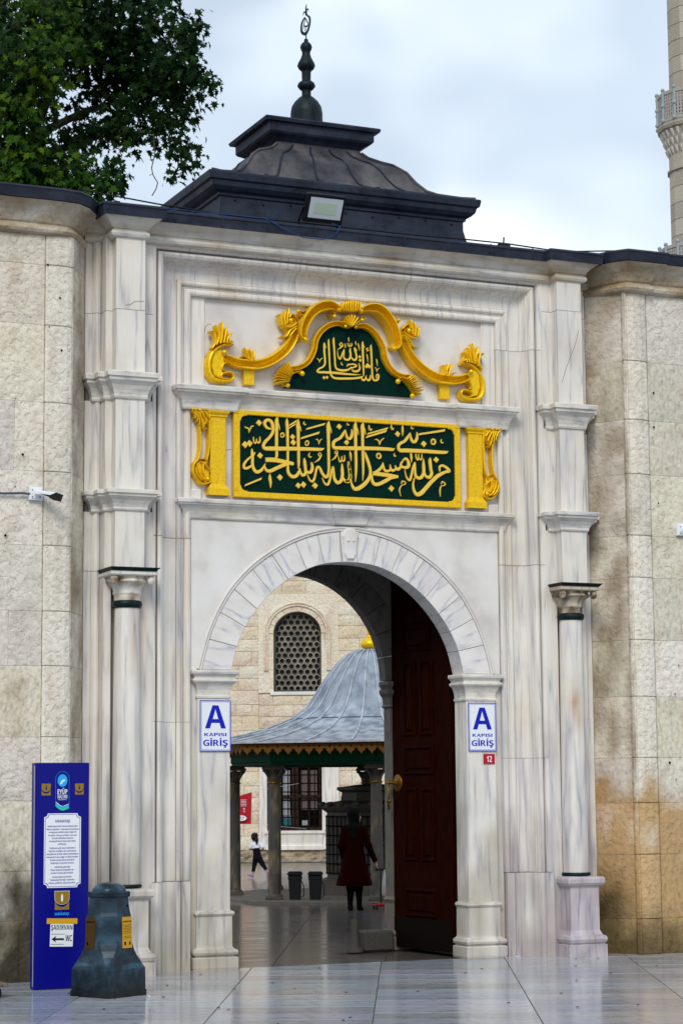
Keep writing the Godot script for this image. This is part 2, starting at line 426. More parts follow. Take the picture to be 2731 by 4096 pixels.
const PANEL := [
	"-1012,4808,5 -1008,4766,27 -1005,4706,27 -1005,4653,27 -989,4608,32 -961,4587,33 -920,4604,28 -896,4636,19 -877,4671,8",
	"-982,4775,6 -996,4748,17 -1053,4703,19 -1089,4656,24 -1089,4618,25 -1057,4619,25 -1021,4640,21 -1005,4653,16",
	"-874,4707,43 -802,4711,43 -721,4704,40 -639,4691,38 -588,4684,32",
	"-884,4648,11 -868,4611,28 -827,4603,33 -754,4638,35 -680,4671,35 -640,4684,24",
	"-753,5129,5 -758,5086,35 -760,5009,30 -761,4895,29 -761,4811,27 -760,4750,24 -774,4724,16",
	"-749,5083,6 -736,5034,11 -728,5000,2",
	"-655,5119,4 -654,5077,29 -650,5016,27 -648,4901,24 -647,4786,22 -648,4664,22 -642,4596,29 -603,4561,33 -558,4573,32 -532,4617,21 -525,4648,6",
	"-537,5115,5 -541,5069,37 -539,5000,30 -538,4869,27 -536,4754,24 -536,4685,21 -540,4639,6",
	"-532,5069,8 -518,5032,11 -510,5001,2",
	"-525,4648,6 -519,4606,21 -499,4580,29 -472,4591,27 -465,4620,26 -469,4666,27 -475,4712,27 -479,4746,4",
	"-465,4628,19 -439,4608,26 -410,4617,29 -396,4654,27 -401,4693,21 -408,4711,4",
	"-453,4602,4 -439,4568,11 -419,4534,18 -394,4526,22 -373,4556,21 -361,4610,19 -348,4657,21 -330,4669,24 -311,4647,26 -290,4606,27 -257,4575,30 -224,4596,26",
	"-220,5120,5 -224,5073,37 -225,4964,29 -224,4810,26 -223,4687,24 -226,4625,22 -238,4582,24",
	"-212,5077,8 -200,5036,11 -194,5001,2",
	"-295,4568,4 -279,4530,13 -256,4504,21 -232,4508,22 -215,4549,21 -202,4603,19 -188,4658,19 -178,4675,18 -173,4620,21 -167,4566,29 -137,4527,34 -100,4543,30 -83,4594,29 -84,4663,27 -87,4716,5",
	"-83,4582,19 -58,4550,29 -20,4544,32 3,4587,27 -3,4637,26 -9,4690,27 -14,4738,5",
	"-123,4777,5 -116,4743,11 -104,4730,13 -90,4748,11 -87,4787,5",
	"-90,4748,8 -73,4736,13 -59,4757,11 -60,4796,4",
	"-997,4921,5 -994,4881,11 -981,4859,14 -967,4875,11 -964,4906,5",
	"-965,4883,8 -948,4863,14 -931,4885,13 -933,4927,4",
	"-817,5006,13 -858,5015,27 -882,5048,29 -872,5081,29 -841,5090,30 -810,5068,32 -797,5015,30 -803,4969,27 -834,4923,27 -875,4882,29 -895,4845,29 -883,4817,35 -834,4817,41 -753,4820,40 -590,4829,38 -425,4835,34 -309,4839,29 -274,4853,3",
	"-1084,5014,6 -1071,5001,13 -1050,4998,11 -1040,4956,3",
	"-1040,4958,3 -1026,4997,10 -1012,5020,13 -993,5024,6",
	"-357,4932,6 -342,4934,10 -330,4918,8 -325,4888,2",
	"-325,4889,2 -315,4921,6 -294,4942,6",
	"-477,5100,2 -480,5079,11 -469,5067,11 -458,5077,2",
	"-421,4804,2 -431,4775,11 -419,4757,13 -401,4766,2",
	"-831,4577,4 -830,4533,27 -824,4487,21 -826,4440,2",
	"-5,4839,3 4,4807,18 9,4742,2",
	"-328,4804,6 -330,4785,8 -318,4770,10 -304,4781,10 -310,4801,8 -324,4806,6",
	"-305,4775,11 -333,4735,14 -376,4708,2",
	"-156,4829,6 -158,4812,8 -145,4805,10 -135,4818,10 -141,4833,8 -153,4834,6",
	"-137,4811,10 -159,4767,14 -201,4736,2",
	"-135,4811,6 -125,4769,4",
	"-718,4951,8 -712,4970,11 -694,4974,13 -685,4954,13 -697,4935,11 -713,4936,10 -719,4949,6",
	"-466,4889,8 -459,4908,11 -441,4912,13 -433,4892,13 -445,4872,11 -461,4872,10 -467,4887,6",
	"156,4843,4 172,4791,29 197,4723,29 213,4653,27 201,4591,31 157,4534,37 93,4486,40 43,4476,34 15,4516,21 6,4561,10",
	"-22,4738,5 -14,4704,27 -8,4650,27 -4,4596,27 -21,4550,27 -57,4547,19",
	"714,5069,4 717,5018,25 699,4977,28 672,4968,28 650,4998,25 640,5057,4",
	"640,5057,4 615,5012,25 579,4970,28 529,4942,29 514,4910,29 530,4877,36 595,4879,41 767,4883,38 897,4882,36 1019,4884,31 1049,4899,3",
	"18,5054,6 22,5010,24 9,4971,27 -16,4958,26 -37,4984,23 -49,5045,5",
	"-49,5045,6 -66,5013,23 -100,4964,27 -159,4930,29 -176,4898,29 -168,4864,32 -126,4862,35 42,4868,39 244,4879,36 414,4881,33 448,4879,29 470,4895,3",
	"60,5129,4 57,5080,37 58,4971,29 59,4855,27 61,4715,24 58,4622,18 51,4543,2",
	"66,5085,8 80,5043,11 87,5002,2",
	"140,5130,4 135,5085,37 134,4976,28 135,4859,26 137,4719,23 136,4626,16 129,4558,2",
	"146,5085,8 158,5047,11 164,5007,2",
	"559,4780,16 594,4800,24 621,4761,31 617,4723,33 580,4710,29 539,4725,23 546,4757,16 566,4781,15",
	"543,4724,16 519,4697,28 498,4688,26 481,4714,16 476,4730,3",
	"488,4695,18 451,4675,28 430,4687,23 422,4735,3",
	"431,4684,18 387,4664,26 357,4686,24 345,4750,4",
	"347,4746,5 328,4698,24 285,4659,28 242,4636,24",
	"238,4635,39 318,4631,39 420,4624,37 504,4616,28",
	"227,4623,13 229,4569,27 251,4533,34 300,4534,36 369,4568,36 429,4600,31 497,4609,13",
	"855,4823,4 852,4789,30 860,4711,28 868,4664,29 841,4627,31 802,4639,26 786,4676,23",
	"779,4810,4 782,4738,28 781,4667,28 750,4619,33 707,4620,31 690,4655,23 687,4717,20 689,4769,7",
	"689,4769,11 670,4717,20 652,4645,21 632,4591,24 604,4605,16 587,4650,10 578,4700,2",
	"699,4855,7 706,4810,13 718,4793,13 729,4814,10 729,4857,5",
	"731,4816,8 748,4795,13 764,4816,11 763,4859,4",
	"959,4692,11 957,4736,21 992,4752,25 1047,4722,31 1059,4698,30 1016,4689,28 937,4647,38 866,4585,38 805,4520,39 754,4469,42 709,4452,37 678,4486,28 667,4544,18 677,4599,10 687,4622,3",
	"541,4548,5 552,4576,11 582,4565,11 576,4545,10 547,4537,8 530,4515,10 519,4486,10 527,4451,6 533,4427,2",
	"972,4566,5 984,4593,11 1014,4573,11 1000,4555,10 974,4550,8 961,4529,10 956,4492,10 960,4443,2",
	"263,4968,6 280,4970,11 301,4954,11 313,4917,3",
	"312,4919,3 327,4960,10 358,4987,7",
	"-27,5115,2 -29,5098,8 -18,5090,8 -11,5102,2",
	"201,5107,2 205,5070,15 220,5057,13 231,5074,2",
	"439,5131,2 439,5094,15 453,5076,11 463,5095,2",
	"657,5126,2 656,5106,11 668,5097,10 679,5107,2",
	"980,5016,2 977,4986,12 991,4975,10 1000,4987,2",
	"470,4848,2 467,4823,10 477,4814,8 485,4826,2",
	"559,5133,2 561,5087,20 560,5019,2",
	"646,4858,11 651,4817,21 651,4764,2",
	"-4,4841,2 4,4797,18 9,4742,2",
	"868,4981,12 880,5005,15 903,5003,18 912,4982,18 898,4959,16 876,4960,13 866,4979,10",
	"280,4805,11 287,4829,13 308,4831,16 322,4811,16 312,4787,15 291,4788,11 278,4803,10",
]
const PANEL_DOTS := [
	"-971,5053 -944,5088 -911,5061 -937,5025",
	"-1115,4837 -1085,4874 -1051,4845 -1079,4806",
	"-1069,4850 -1040,4886 -1007,4858 -1034,4821",
	"-959,4741 -933,4775 -901,4749 -926,4714",
	"-623,4939 -599,4970 -571,4947 -593,4915",
	"-620,4886 -593,4920 -561,4894 -587,4859",
	"-570,4476 -545,4507 -515,4483 -539,4450",
	"-519,4486 -491,4520 -460,4493 -485,4458",
	"-759,4544 -732,4577 -701,4551 -726,4516",
	"-400,4483 -372,4516 -340,4490 -366,4455",
	"-142,5067 -116,5099 -87,5075 -110,5042",
	"-64,4918 -40,4948 -12,4926 -34,4894",
	"476,5032 502,5064 532,5040 508,5006",
	"755,4951 783,4985 816,4959 789,4923",
	"890,4802 918,4835 950,4810 924,4776",
	"402,4494 430,4529 463,4502 436,4466",
	"-461,5018 -444,5039 -257,5100 -270,5076",
	"-517,4924 -503,4947 -315,5013 -326,4988",
	"-633,5044 -628,5060 -551,5112 -559,5087",
	"-639,5017 -633,5032 -565,5079 -573,5058",
	"-1086,4444 -1078,4465 -912,4538 -923,4513",
	"728,5036 739,5057 1023,5115 1012,5090",
	"183,5010 189,5027 405,5097 392,5075",
	"167,4976 179,4998 392,5073 379,5046",
]
const CREST := [
	"-252,5889,3 -252,5864,22 -253,5805,19 -248,5738,19 -247,5686,18 -267,5650,17 -305,5629,17 -327,5605,19 -310,5593,22 -237,5597,24 -140,5598,24 -43,5596,21 55,5596,14 138,5600,1",
	"-247,5858,7 -240,5851,7 -234,5833,1",
	"-205,5928,2 -208,5895,18 -204,5809,17 -200,5719,15 -196,5651,15 -191,5597,16 -177,5564,19 -141,5546,22 -43,5549,23 55,5558,21 128,5573,19 149,5589,2",
	"-152,5948,2 -156,5917,19 -150,5836,17 -144,5746,16 -140,5673,16 -124,5638,20 -82,5628,22 -33,5631,22 7,5645,18 31,5667,16",
	"-17,5669,6 -5,5688,16 27,5695,14 56,5697,16 86,5686,13 63,5670,15 31,5657,12",
	"33,5645,11 55,5628,19 90,5631,22 116,5651,17 117,5678,14 108,5715,2",
	"152,5931,2 151,5895,22 153,5813,19 156,5722,18 158,5654,15 159,5608,10 155,5583,1",
	"156,5896,7 166,5883,7 172,5864,1",
	"137,5575,11 143,5552,18 158,5546,19 177,5560,16 183,5583,9 186,5597,2",
	"188,5567,11 207,5550,21 227,5564,18 232,5595,9 231,5608,2",
	"68,5867,2 70,5848,21 79,5808,17 87,5772,18 76,5744,20 52,5742,19 32,5759,14 25,5776,10",
	"81,5849,5 87,5839,5 90,5829,1",
	"21,5861,3 18,5826,18 23,5785,17 11,5748,19 -12,5735,20 -41,5743,18 -51,5771,13 -46,5807,11 -44,5838,4",
	"-44,5838,7 -60,5802,13 -75,5764,14 -90,5738,16 -105,5752,11 -114,5784,7 -115,5824,1",
	"-78,5904,4 -90,5881,12 -79,5863,11 -60,5871,11 -68,5892,9 -76,5902,5",
	"-60,5868,9 -89,5845,11 -120,5827,1",
	"-35,5895,5 -34,5872,10 -34,5851,6",
	"0,5960,2 2,5939,10 7,5913,1",
	"77,5927,6 79,5904,11 81,5886,2",
	"102,5909,3 109,5883,12 118,5837,1",
	"195,5810,2 200,5785,12 208,5725,1",
	"296,5768,3 303,5742,12 306,5697,1",
	"-7,5905,3 -3,5879,9 6,5868,9 14,5880,7 15,5901,2",
	"15,5878,6 26,5871,9 36,5886,9 35,5908,2",
	"213,5870,7 195,5864,10 196,5848,10 218,5849,8",
	"218,5849,6 184,5824,1",
	"240,5905,2 239,5875,19 244,5797,17 246,5706,16 250,5615,16 257,5570,19 276,5553,20 306,5563,21 319,5597,17 308,5617,12 295,5602,10 293,5577,8",
	"-333,5728,5 -321,5720,9 -309,5710,8 -305,5687,2",
	"-305,5687,2 -295,5716,8 -275,5735,6",
	"280,5682,5 292,5674,9 301,5639,2",
	"301,5640,2 309,5666,7 330,5679,4",
	"-74,5711,1 -76,5691,9 -67,5680,9 -58,5687,2",
]
const CREST_DOTS := [
	"101,5772 117,5791 135,5777 120,5757",
	"106,5738 121,5757 139,5743 125,5723",
	"170,5680 186,5701 205,5686 190,5664",
	"198,5682 216,5704 236,5688 219,5665",
	"185,5700 200,5719 218,5705 204,5685",
	"-276,5540 -261,5560 -243,5545 -257,5525",
	"-245,5545 -229,5564 -212,5550 -226,5530",
]
const ARM := [
	"-1288,5664,48 -1248,5644,79 -1184,5620,89 -1088,5609,97 -966,5614,101 -844,5653,101 -730,5727,98 -647,5812,95 -589,5910,84 -559,6006,50 -565,6067,36 -604,6097,28 -639,6077,23 -628,6054,18",
]
const VOLUTE := [
	"-1206,5789,27 -1284,5783,35 -1364,5743,46 -1420,5678,57 -1446,5593,63 -1440,5510,63 -1405,5452,60 -1341,5432,44 -1261,5435,44 -1206,5458,36 -1200,5497,32 -1229,5519,29 -1301,5509,27 -1326,5480,27 -1301,5455,24 -1233,5456,19",
	"-1265,5616,21 -1299,5598,21 -1317,5550,21 -1278,5531,13",
]
const PLUME := [
	"-1424,5732,24 -1388,5792,29 -1394,5860,27 -1412,5895,27 -1442,5891,24",
	"-1384,5766,32 -1354,5856,35 -1373,5923,32 -1388,5958,17",
	"-1344,5784,35 -1328,5873,37 -1325,5942,35 -1324,5992,13",
	"-1308,5791,33 -1293,5868,35 -1280,5923,30 -1269,5945,13",
	"-1276,5793,29 -1268,5840,30 -1244,5872,27 -1221,5895,11",
	"-1245,5792,27 -1250,5826,22 -1232,5808,18 -1218,5805,8",
	"-1043,5636,27 -1063,5694,30 -1083,5739,29 -1091,5767,11",
	"-1025,5637,27 -1028,5697,30 -1041,5742,27 -1034,5759,11",
	"-1006,5645,27 -1010,5694,30 -1001,5730,24 -988,5748,10",
	"-1055,5649,19 -1091,5673,18 -1128,5678,8",
	"-712,6011,29 -724,6060,32 -732,6098,27 -752,6112,10",
	"-687,6013,31 -692,6078,34 -686,6133,29 -682,6149,11",
	"-665,6030,31 -658,6112,34 -645,6156,27 -649,6179,10",
	"-641,6090,27 -616,6127,27 -579,6103,19 -555,6074,10",
	"-572,6041,26 -625,5998,31 -683,5997,26 -716,6006,16",
	"-568,6011,27 -632,5967,32 -663,5914,27 -692,5896,18 -731,5901,10",
	"-572,5987,24 -609,5949,26 -647,5900,13",
]
const PLUME_BASE := [
	"-1397,5715 -1317,5737 -1293,5685 -1285,5624 -1313,5569 -1305,5505 -1325,5454 -1389,5480 -1417,5561 -1409,5653",
	"-1397,5761 -1361,5825 -1373,5900 -1309,5952 -1253,5918 -1237,5858 -1225,5797 -1301,5791",
	"-699,6016 -707,6085 -649,6137 -592,6095 -551,6051 -559,5988 -642,5927 -667,5972",
]
const POST := [
	"-1084,5564 -979,5572 -980,5420 -1085,5417",
	"-1100,5590 -967,5588 -970,5563 -1095,5559",
]
const KNOBS := [
	"-1300,5703,24",
	"-625,6062,26",
]
const ARCH_SCROLL := [
	"-485,5889,46 -511,5922,69 -506,5983,84 -475,6067,93 -410,6158,99 -323,6219,102 -225,6240,98 -149,6217,64 -119,6214,42",
	"-193,6169,28 -177,6147,25 -161,6138,21",
	"-455,6170,32 -496,6138,40 -539,6154,25",
	"112,6221,43 181,6248,83 275,6253,101 360,6201,103 434,6099,96 475,5989,86 486,5918,75 459,5873,53",
	"149,6160,28 124,6138,26 119,6125,19",
	"408,6211,32 474,6131,39 513,6155,24",
]
const INNER_FRAME := [
	"-622,5604,42 -537,5618,48 -456,5662,52 -405,5726,53 -369,5810,53 -354,5892,53 -308,5977,53 -231,6046,53 -144,6079,51 -78,6079,47 -40,6057,30",
	"73,6062,34 153,6081,51 243,6039,53 318,5952,53 359,5865,53 373,5784,53 417,5695,53 481,5636,51 570,5609,49 660,5617,39",
	"-496,5566,31 -548,5587,34 -612,5558,38 -664,5496,38 -677,5447,31 -647,5435,21",
	"513,5558,24 558,5589,32 625,5545,36 678,5477,36 693,5439,30 668,5419,21",
]
const SHELL := [
	"-86,6277,21 -89,6241,29 -78,6196,17",
	"-60,6287,21 -63,6243,29 -55,6195,17",
	"-35,6294,21 -37,6245,29 -33,6194,17",
	"-9,6299,21 -11,6247,29 -10,6193,17",
	"17,6301,21 14,6250,29 12,6195,17",
	"43,6300,21 40,6252,29 35,6200,17",
	"69,6298,21 66,6254,29 57,6205,17",
	"95,6293,21 92,6256,29 80,6210,17",
	"-3,6049,17 -54,6077,23 -87,6096,21",
	"-3,6049,17 -42,6096,23 -68,6131,21",
	"-3,6049,17 -24,6109,23 -38,6156,21",
	"-3,6049,17 -2,6115,23 -2,6166,21",
	"-3,6049,17 19,6113,23 34,6161,21",
	"-3,6049,17 37,6102,23 63,6141,21",
	"-3,6049,17 49,6086,23 82,6109,21",
	"-656,5464,15 -722,5455,23 -776,5446,19",
	"-651,5476,15 -722,5476,23 -780,5476,19",
	"-646,5489,15 -717,5497,23 -776,5506,19",
	"-642,5501,15 -710,5518,23 -765,5537,19",
	"-637,5513,15 -699,5540,23 -748,5568,19",
	"-632,5525,15 -687,5559,23 -730,5594,19",
	"-627,5538,15 -676,5576,23 -711,5615,19",
	"-623,5550,15 -661,5593,23 -687,5637,19",
	"-618,5562,15 -648,5606,23 -665,5651,19",
	"666,5459,15 700,5448,24 733,5437,19",
	"658,5473,15 707,5477,24 756,5480,19",
	"650,5488,15 703,5500,24 757,5511,19",
	"642,5503,15 692,5525,24 743,5546,19",
	"633,5518,15 680,5543,24 727,5568,19",
	"625,5533,15 666,5560,24 707,5587,19",
	"617,5548,15 652,5575,24 687,5602,19",
	"609,5562,15 639,5588,24 668,5613,19",
	"601,5577,15 623,5598,24 646,5620,19",
]
const KNOBS_TOP := [
	"-485,5882,32",
	"-119,6214,30",
	"109,6217,30",
	"459,5873,32",
	"-174,6138,19",
	"120,6127,18",
	"-548,6160,19",
	"513,6157,19",
	"-513,5554,25",
	"-663,5429,23",
	"494,5547,26",
	"649,5414,26",
	"-57,6050,18",
	"49,6053,18",
]
const CREST_FIELD := [
	"-666,5421 -633,5485 -596,5538 -509,5589 -434,5640 -377,5715 -333,5810 -318,5902 -274,5977 -203,6042 -115,6073 33,6073 171,6076 254,6034 323,5952 363,5863 379,5781 422,5692 488,5633 566,5600 638,5532 682,5443 676,5417",
]
const SIDE_RAIL := [
	"-1457,5166,21 -1441,5118,23 -1440,5070,23 -1439,4998,24 -1442,4877,25 -1446,4776,25 -1460,4695,22 -1477,4638,12",
	"-1539,4995,23 -1532,4912,25 -1530,4811,25 -1539,4731,26 -1560,4670,24 -1589,4636,21 -1602,4587,22 -1595,4540,25 -1566,4489,27 -1516,4450,31 -1465,4453,27 -1432,4476,23 -1432,4506,19 -1455,4519,17",
	"-1516,5009,17 -1503,4961,18 -1474,4971,17",
	"-1516,4676,15 -1495,4685,17 -1474,4666,14",
]
const SIDE_LEAF := [
	"-1620,5131,18 -1595,5111,18 -1583,5076,17 -1597,5059,10",
	"-1599,5123,18 -1572,5080,19 -1566,5036,16 -1574,5028,8",
	"-1574,5124,19 -1549,5070,20 -1543,5014,17 -1551,4993,8",
	"-1549,5122,22 -1524,5051,23 -1507,4988,20 -1490,4977,10",
	"-1524,5115,22 -1494,5065,23 -1477,5026,20 -1490,5009,9",
	"-1498,5125,19 -1471,5095,20 -1456,5071,19 -1439,5064,10",
	"-1532,4654,18 -1507,4631,25 -1511,4571,25 -1490,4512,17",
	"-1566,4628,21 -1555,4569,25 -1528,4510,23 -1490,4476,15",
	"-1490,4632,18 -1477,4605,17 -1448,4586,18 -1440,4575,9",
	"-1582,4587,17 -1566,4528,21 -1524,4478,19",
]
const SIDE_KNOB := [
	"-1610,5146,18",
	"-1583,5146,22",
	"-1538,5141,25",
	"-1494,5154,23",
	"-1461,4493,34",
]
const SIDE_BASE := [
	"-1572,4636 -1525,4662 -1466,4662 -1462,4602 -1433,4583 -1439,4535 -1420,4500 -1466,4457 -1530,4478 -1572,4532 -1586,4591",
	"-1597,5156 -1466,5172 -1432,5122 -1437,5069 -1466,5015 -1483,4990 -1534,4999 -1563,5058 -1584,5113",
]
const CLUMPS := [
	"-1.50,11.17,-6.74,0.60,1.30",
	"-0.68,11.63,-7.41,0.57,1.20",
	"-0.25,11.44,-6.70,0.53,1.20",
	"0.05,11.21,-6.05,0.44,1.10",
	"0.16,10.71,-5.52,0.33,1.00",
	"-1.63,10.19,-5.83,0.53,1.30",
	"-1.74,9.56,-5.97,0.47,1.30",
	"-1.58,9.08,-5.75,0.37,1.20",
	"-0.35,11.23,-7.32,0.45,1.10",
	"-0.02,10.89,-6.68,0.47,1.10",
	"0.24,10.50,-6.07,0.38,1.00",
	"0.32,10.33,-5.50,0.24,0.90",
	"0.40,10.18,-5.16,0.14,0.80",
	"0.28,10.90,-5.22,0.16,0.70",
	"0.33,10.68,-5.12,0.12,0.60",
	"-0.17,10.72,-7.32,0.40,1.00",
	"0.15,10.39,-6.67,0.42,1.00",
	"0.34,10.11,-5.86,0.26,0.90",
	"-0.64,9.85,-7.10,0.31,0.80",
	"-0.29,10.06,-6.91,0.39,0.90",
	"-0.03,9.91,-6.49,0.30,0.80",
	"0.17,9.76,-5.87,0.22,0.70",
	"0.29,9.51,-5.63,0.20,0.70",
	"0.15,9.16,-5.41,0.14,0.80",
	"0.31,9.37,-5.31,0.11,0.60",
	"-1.14,9.03,-5.78,0.26,0.90",
	"-0.80,9.03,-5.63,0.29,0.90",
	"-0.69,8.81,-5.39,0.21,0.90",
	"-1.37,8.82,-5.91,0.32,1.00",
	"-0.42,9.33,-5.97,0.18,0.60",
	"-1.81,8.82,-5.89,0.31,1.20",
	"-1.00,10.02,-6.68,0.16,0.50",
	"-1.05,8.76,-5.34,0.23,1.00",
	"-1.79,10.35,-6.43,0.48,1.30",
	"-1.08,10.89,-6.60,0.44,1.20",
	"0.43,10.09,-4.94,0.07,0.70",
	"-0.51,8.95,-5.51,0.09,0.60"]

const M_TURN := -0.44506   # the mosque court is turned 25.5 degrees from the gate
func MW(x: float, y: float, z: float) -> Vector3:
	return Vector3(x, y, z).rotated(Vector3.UP, M_TURN)

func make_sky() -> Image:
	var W := 1024
	var H := 512
	var im := Image.create(W, H, false, Image.FORMAT_RGBF)
	var f := FastNoiseLite.new()
	f.seed = 5; f.frequency = 1.0; f.fractal_octaves = 5; f.noise_type = FastNoiseLite.TYPE_SIMPLEX_SMOOTH
	for y in H:
		var el := PI * (0.5 - (y + 0.5) / H)
		var s := sin(el)
		var co := cos(el)
		for x in W:
			var az := TAU * (x + 0.5) / W
			var d := Vector3(sin(az) * co, s, cos(az) * co)
			var c: Color
			if s < 0.0:
				c = Color(0.22, 0.22, 0.22)
			else:
				# a deck of cloud seen from below: higher means larger puffs
				var q := Vector3(d.x, 0.0, d.z) / (s + 0.35) * 1.5
				var n := f.get_noise_3d(q.x * 1.1, 3.0, q.z * 1.1)
				var m := f.get_noise_3d(q.x * 2.6 + 7.0, 9.0, q.z * 2.6)
				c = Color(0.57, 0.67, 0.79).lerp(Color(0.47, 0.56, 0.68), clampf(0.5 + n * 1.5, 0, 1))
				c = c.lerp(Color(0.68, 0.78, 0.88), clampf(m * 2.2 + 0.05, 0, 0.8))
				# bright cloud banks low over the horizon
				var low := clampf(1.0 - s / 0.36, 0, 1)
				var bank := f.get_noise_3d(d.x * 5.0 + 2.4, s * 7.0, d.z * 5.0)
				c = c.lerp(Color(0.96, 1.0, 1.0), clampf(low * 2.3 + bank * 1.5 - 0.55, 0, 1) * 0.95)
			im.set_pixel(x, y, c)
	return im

func setting() -> void:
	var cam := Camera3D.new()
	cam.name = "camera"
	cam.transform = Transform3D(Basis(Vector3(0.915, -0.008292, 0.403369), Vector3(-0.044073, 0.991751, 0.120363), Vector3(-0.401039, -0.12791, 0.907087)), Vector3(-8.32851, 1.62, 18.659874))
	cam.fov = 26.828
	cam.near = 0.1; cam.far = 600.0
	add_child(cam)
	cam.current = true
	var we := WorldEnvironment.new()
	we.name = "world"
	var e := Environment.new()
	e.background_mode = Environment.BG_SKY
	e.sky = Sky.new()
	var pm := PanoramaSkyMaterial.new()
	pm.panorama = ImageTexture.create_from_image(make_sky())
	e.sky.sky_material = pm
	e.background_energy_multiplier = 1.0
	e.tonemap_mode = Environment.TONE_MAPPER_LINEAR
	e.tonemap_exposure = 1.26
	e.sdfgi_enabled = true; e.ssao_enabled = true; e.ssil_enabled = true
	we.environment = e
	add_child(we)
	var sun := DirectionalLight3D.new()
	sun.name = "sun"
	sun.light_energy = 0.5
	sun.light_angular_distance = 22.0
	sun.light_color = Color(1.0, 0.975, 0.93)
	sun.shadow_enabled = true
	add_child(sun)
	sun.look_at_from_position(Vector3(-8, 16, 13), Vector3(0, 3, 0))

func slab_floor(root: Node3D, region: PackedVector2Array, px: Array, pz: Array, m: Material, mj: float, top: float, tone: float) -> void:
	# slabs in the court's own axes, each cut where the region ends
	for i in px.size() - 1:
		for k in pz.size() - 1:
			var a := PackedVector2Array()
			for q in [[px[i], pz[k]], [px[i + 1], pz[k]], [px[i + 1], pz[k + 1]], [px[i], pz[k + 1]]]:
				var w := MW(q[0], 0, q[1])
				a.append(Vector2(w.x, -w.z))
			for s in Geometry2D.intersect_polygons(a, region):
				var o := Geometry2D.offset_polygon(s, -mj, Geometry2D.JOIN_MITER)
				if o.is_empty(): continue
				var c := Vector2()
				for p in o[0]: c += p
				c /= o[0].size()
				var b := MB.new()
				# the slab's own axes follow the court
				var t := Transform3D(Basis(Vector3.UP, M_TURN), Vector3(c.x, 0, -c.y))
				b.xf = t.affine_inverse() * Transform3D(Basis(Vector3.RIGHT, -PI / 2), Vector3())
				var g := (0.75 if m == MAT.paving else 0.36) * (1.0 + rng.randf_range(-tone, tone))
				if c.y > 11.0 and m == MAT.court: g *= 2.3  # sunlit look of the far floor is put into the slab colour
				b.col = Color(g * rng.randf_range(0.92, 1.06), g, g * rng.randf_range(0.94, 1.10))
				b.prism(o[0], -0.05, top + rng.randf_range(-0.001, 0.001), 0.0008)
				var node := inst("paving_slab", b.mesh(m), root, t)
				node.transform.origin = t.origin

func grounds() -> void:
	var gr := MB.new()
	gr.xf = Transform3D(Basis(Vector3.RIGHT, -PI / 2), Vector3(0, -0.055, 0))
	gr.prism(PackedVector2Array([Vector2(-300, -300), Vector2(300, -300), Vector2(300, 300), Vector2(-300, 300)]), -0.2, 0.0)
	var g := obj("ground", gr, MAT.joint)
	g.set_meta("kind", "structure")
	# street paving up to the foot of the gate
	var pv := thing("pavement", "pale striped marble paving in front of the gate", "pavement")
	pv.set_meta("kind", "structure")
	pv.name = "pavement"
	var reg := PackedVector2Array([Vector2(-9, 0.06), Vector2(-9, -16), Vector2(9, -16), Vector2(9, 0.06)])
	var xs := []
	for i in 12: xs.append(-6.806 + i * 1.178)
	var zs := []
	for i in 21: zs.append(-2.0 + i * 0.46 + (i % 3) * 0.02)
	slab_floor(pv, reg, xs, zs, MAT.paving, 0.0042, 0.0, 0.17)
	var far := MB.new()
	far.xf = Transform3D(Basis(Vector3.RIGHT, -PI / 2), Vector3(0, -0.012, 0))
	far.prism(PackedVector2Array([Vector2(-60, -70), Vector2(60, -70), Vector2(60, 0.0), Vector2(-60, 0.0)]), -0.02, 0.0)
	obj("paving_bed", far, MAT.joint, pv)
	# court floor behind the gate
	var ct := thing("courtyard_floor", "worn grey marble floor of the courtyard seen through the arch", "courtyard")
	ct.set_meta("kind", "structure")
	var reg2 := PackedVector2Array([Vector2(-1.24, -0.06), Vector2(1.26, -0.06), Vector2(1.26, 1.7), Vector2(14, 1.7), Vector2(14, 60), Vector2(-8, 60), Vector2(-8, 1.7), Vector2(-1.24, 1.7)])
	xs = []
	for i in 12: xs.append(-6.0 + i * 1.05)
	zs = []
	for i in 16: zs.append(-30.4 + i * 1.0 if i < 9 else -22.4 + (i - 8) * 1.7)
	var zz := []
	var z := 0.9
	while z > -29.0:
		zz.append(z)
		z -= 0.82 if z > -10.0 else 1.6
	zz.reverse()
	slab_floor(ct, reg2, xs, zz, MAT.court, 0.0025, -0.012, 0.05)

func arc_pts(P: Array, n: int) -> PackedVector2Array:
	var o := PackedVector2Array()
	for i in P.size() - 1:
		for s in n:
			o.append(P[i].cubic_interpolate(P[i + 1], P[maxi(i - 1, 0)], P[mini(i + 2, P.size() - 1)], float(s) / n))
	o.append(P[-1])
	return o

const EXT := [Vector2(1.505, 2.72), Vector2(1.428, 3.004), Vector2(1.319, 3.258), Vector2(1.18, 3.478), Vector2(0.996, 3.671), Vector2(0.799, 3.817), Vector2(0.56, 3.945), Vector2(0.33, 4.025), Vector2(0.098, 4.066)]
const INT := [Vector2(1.205, 2.72), Vector2(1.15, 2.94), Vector2(1.065, 3.126), Vector2(0.949, 3.295), Vector2(0.805, 3.448), Vector2(0.63, 3.585), Vector2(0.44, 3.685), Vector2(0.26, 3.745), Vector2(0.075, 3.768)]

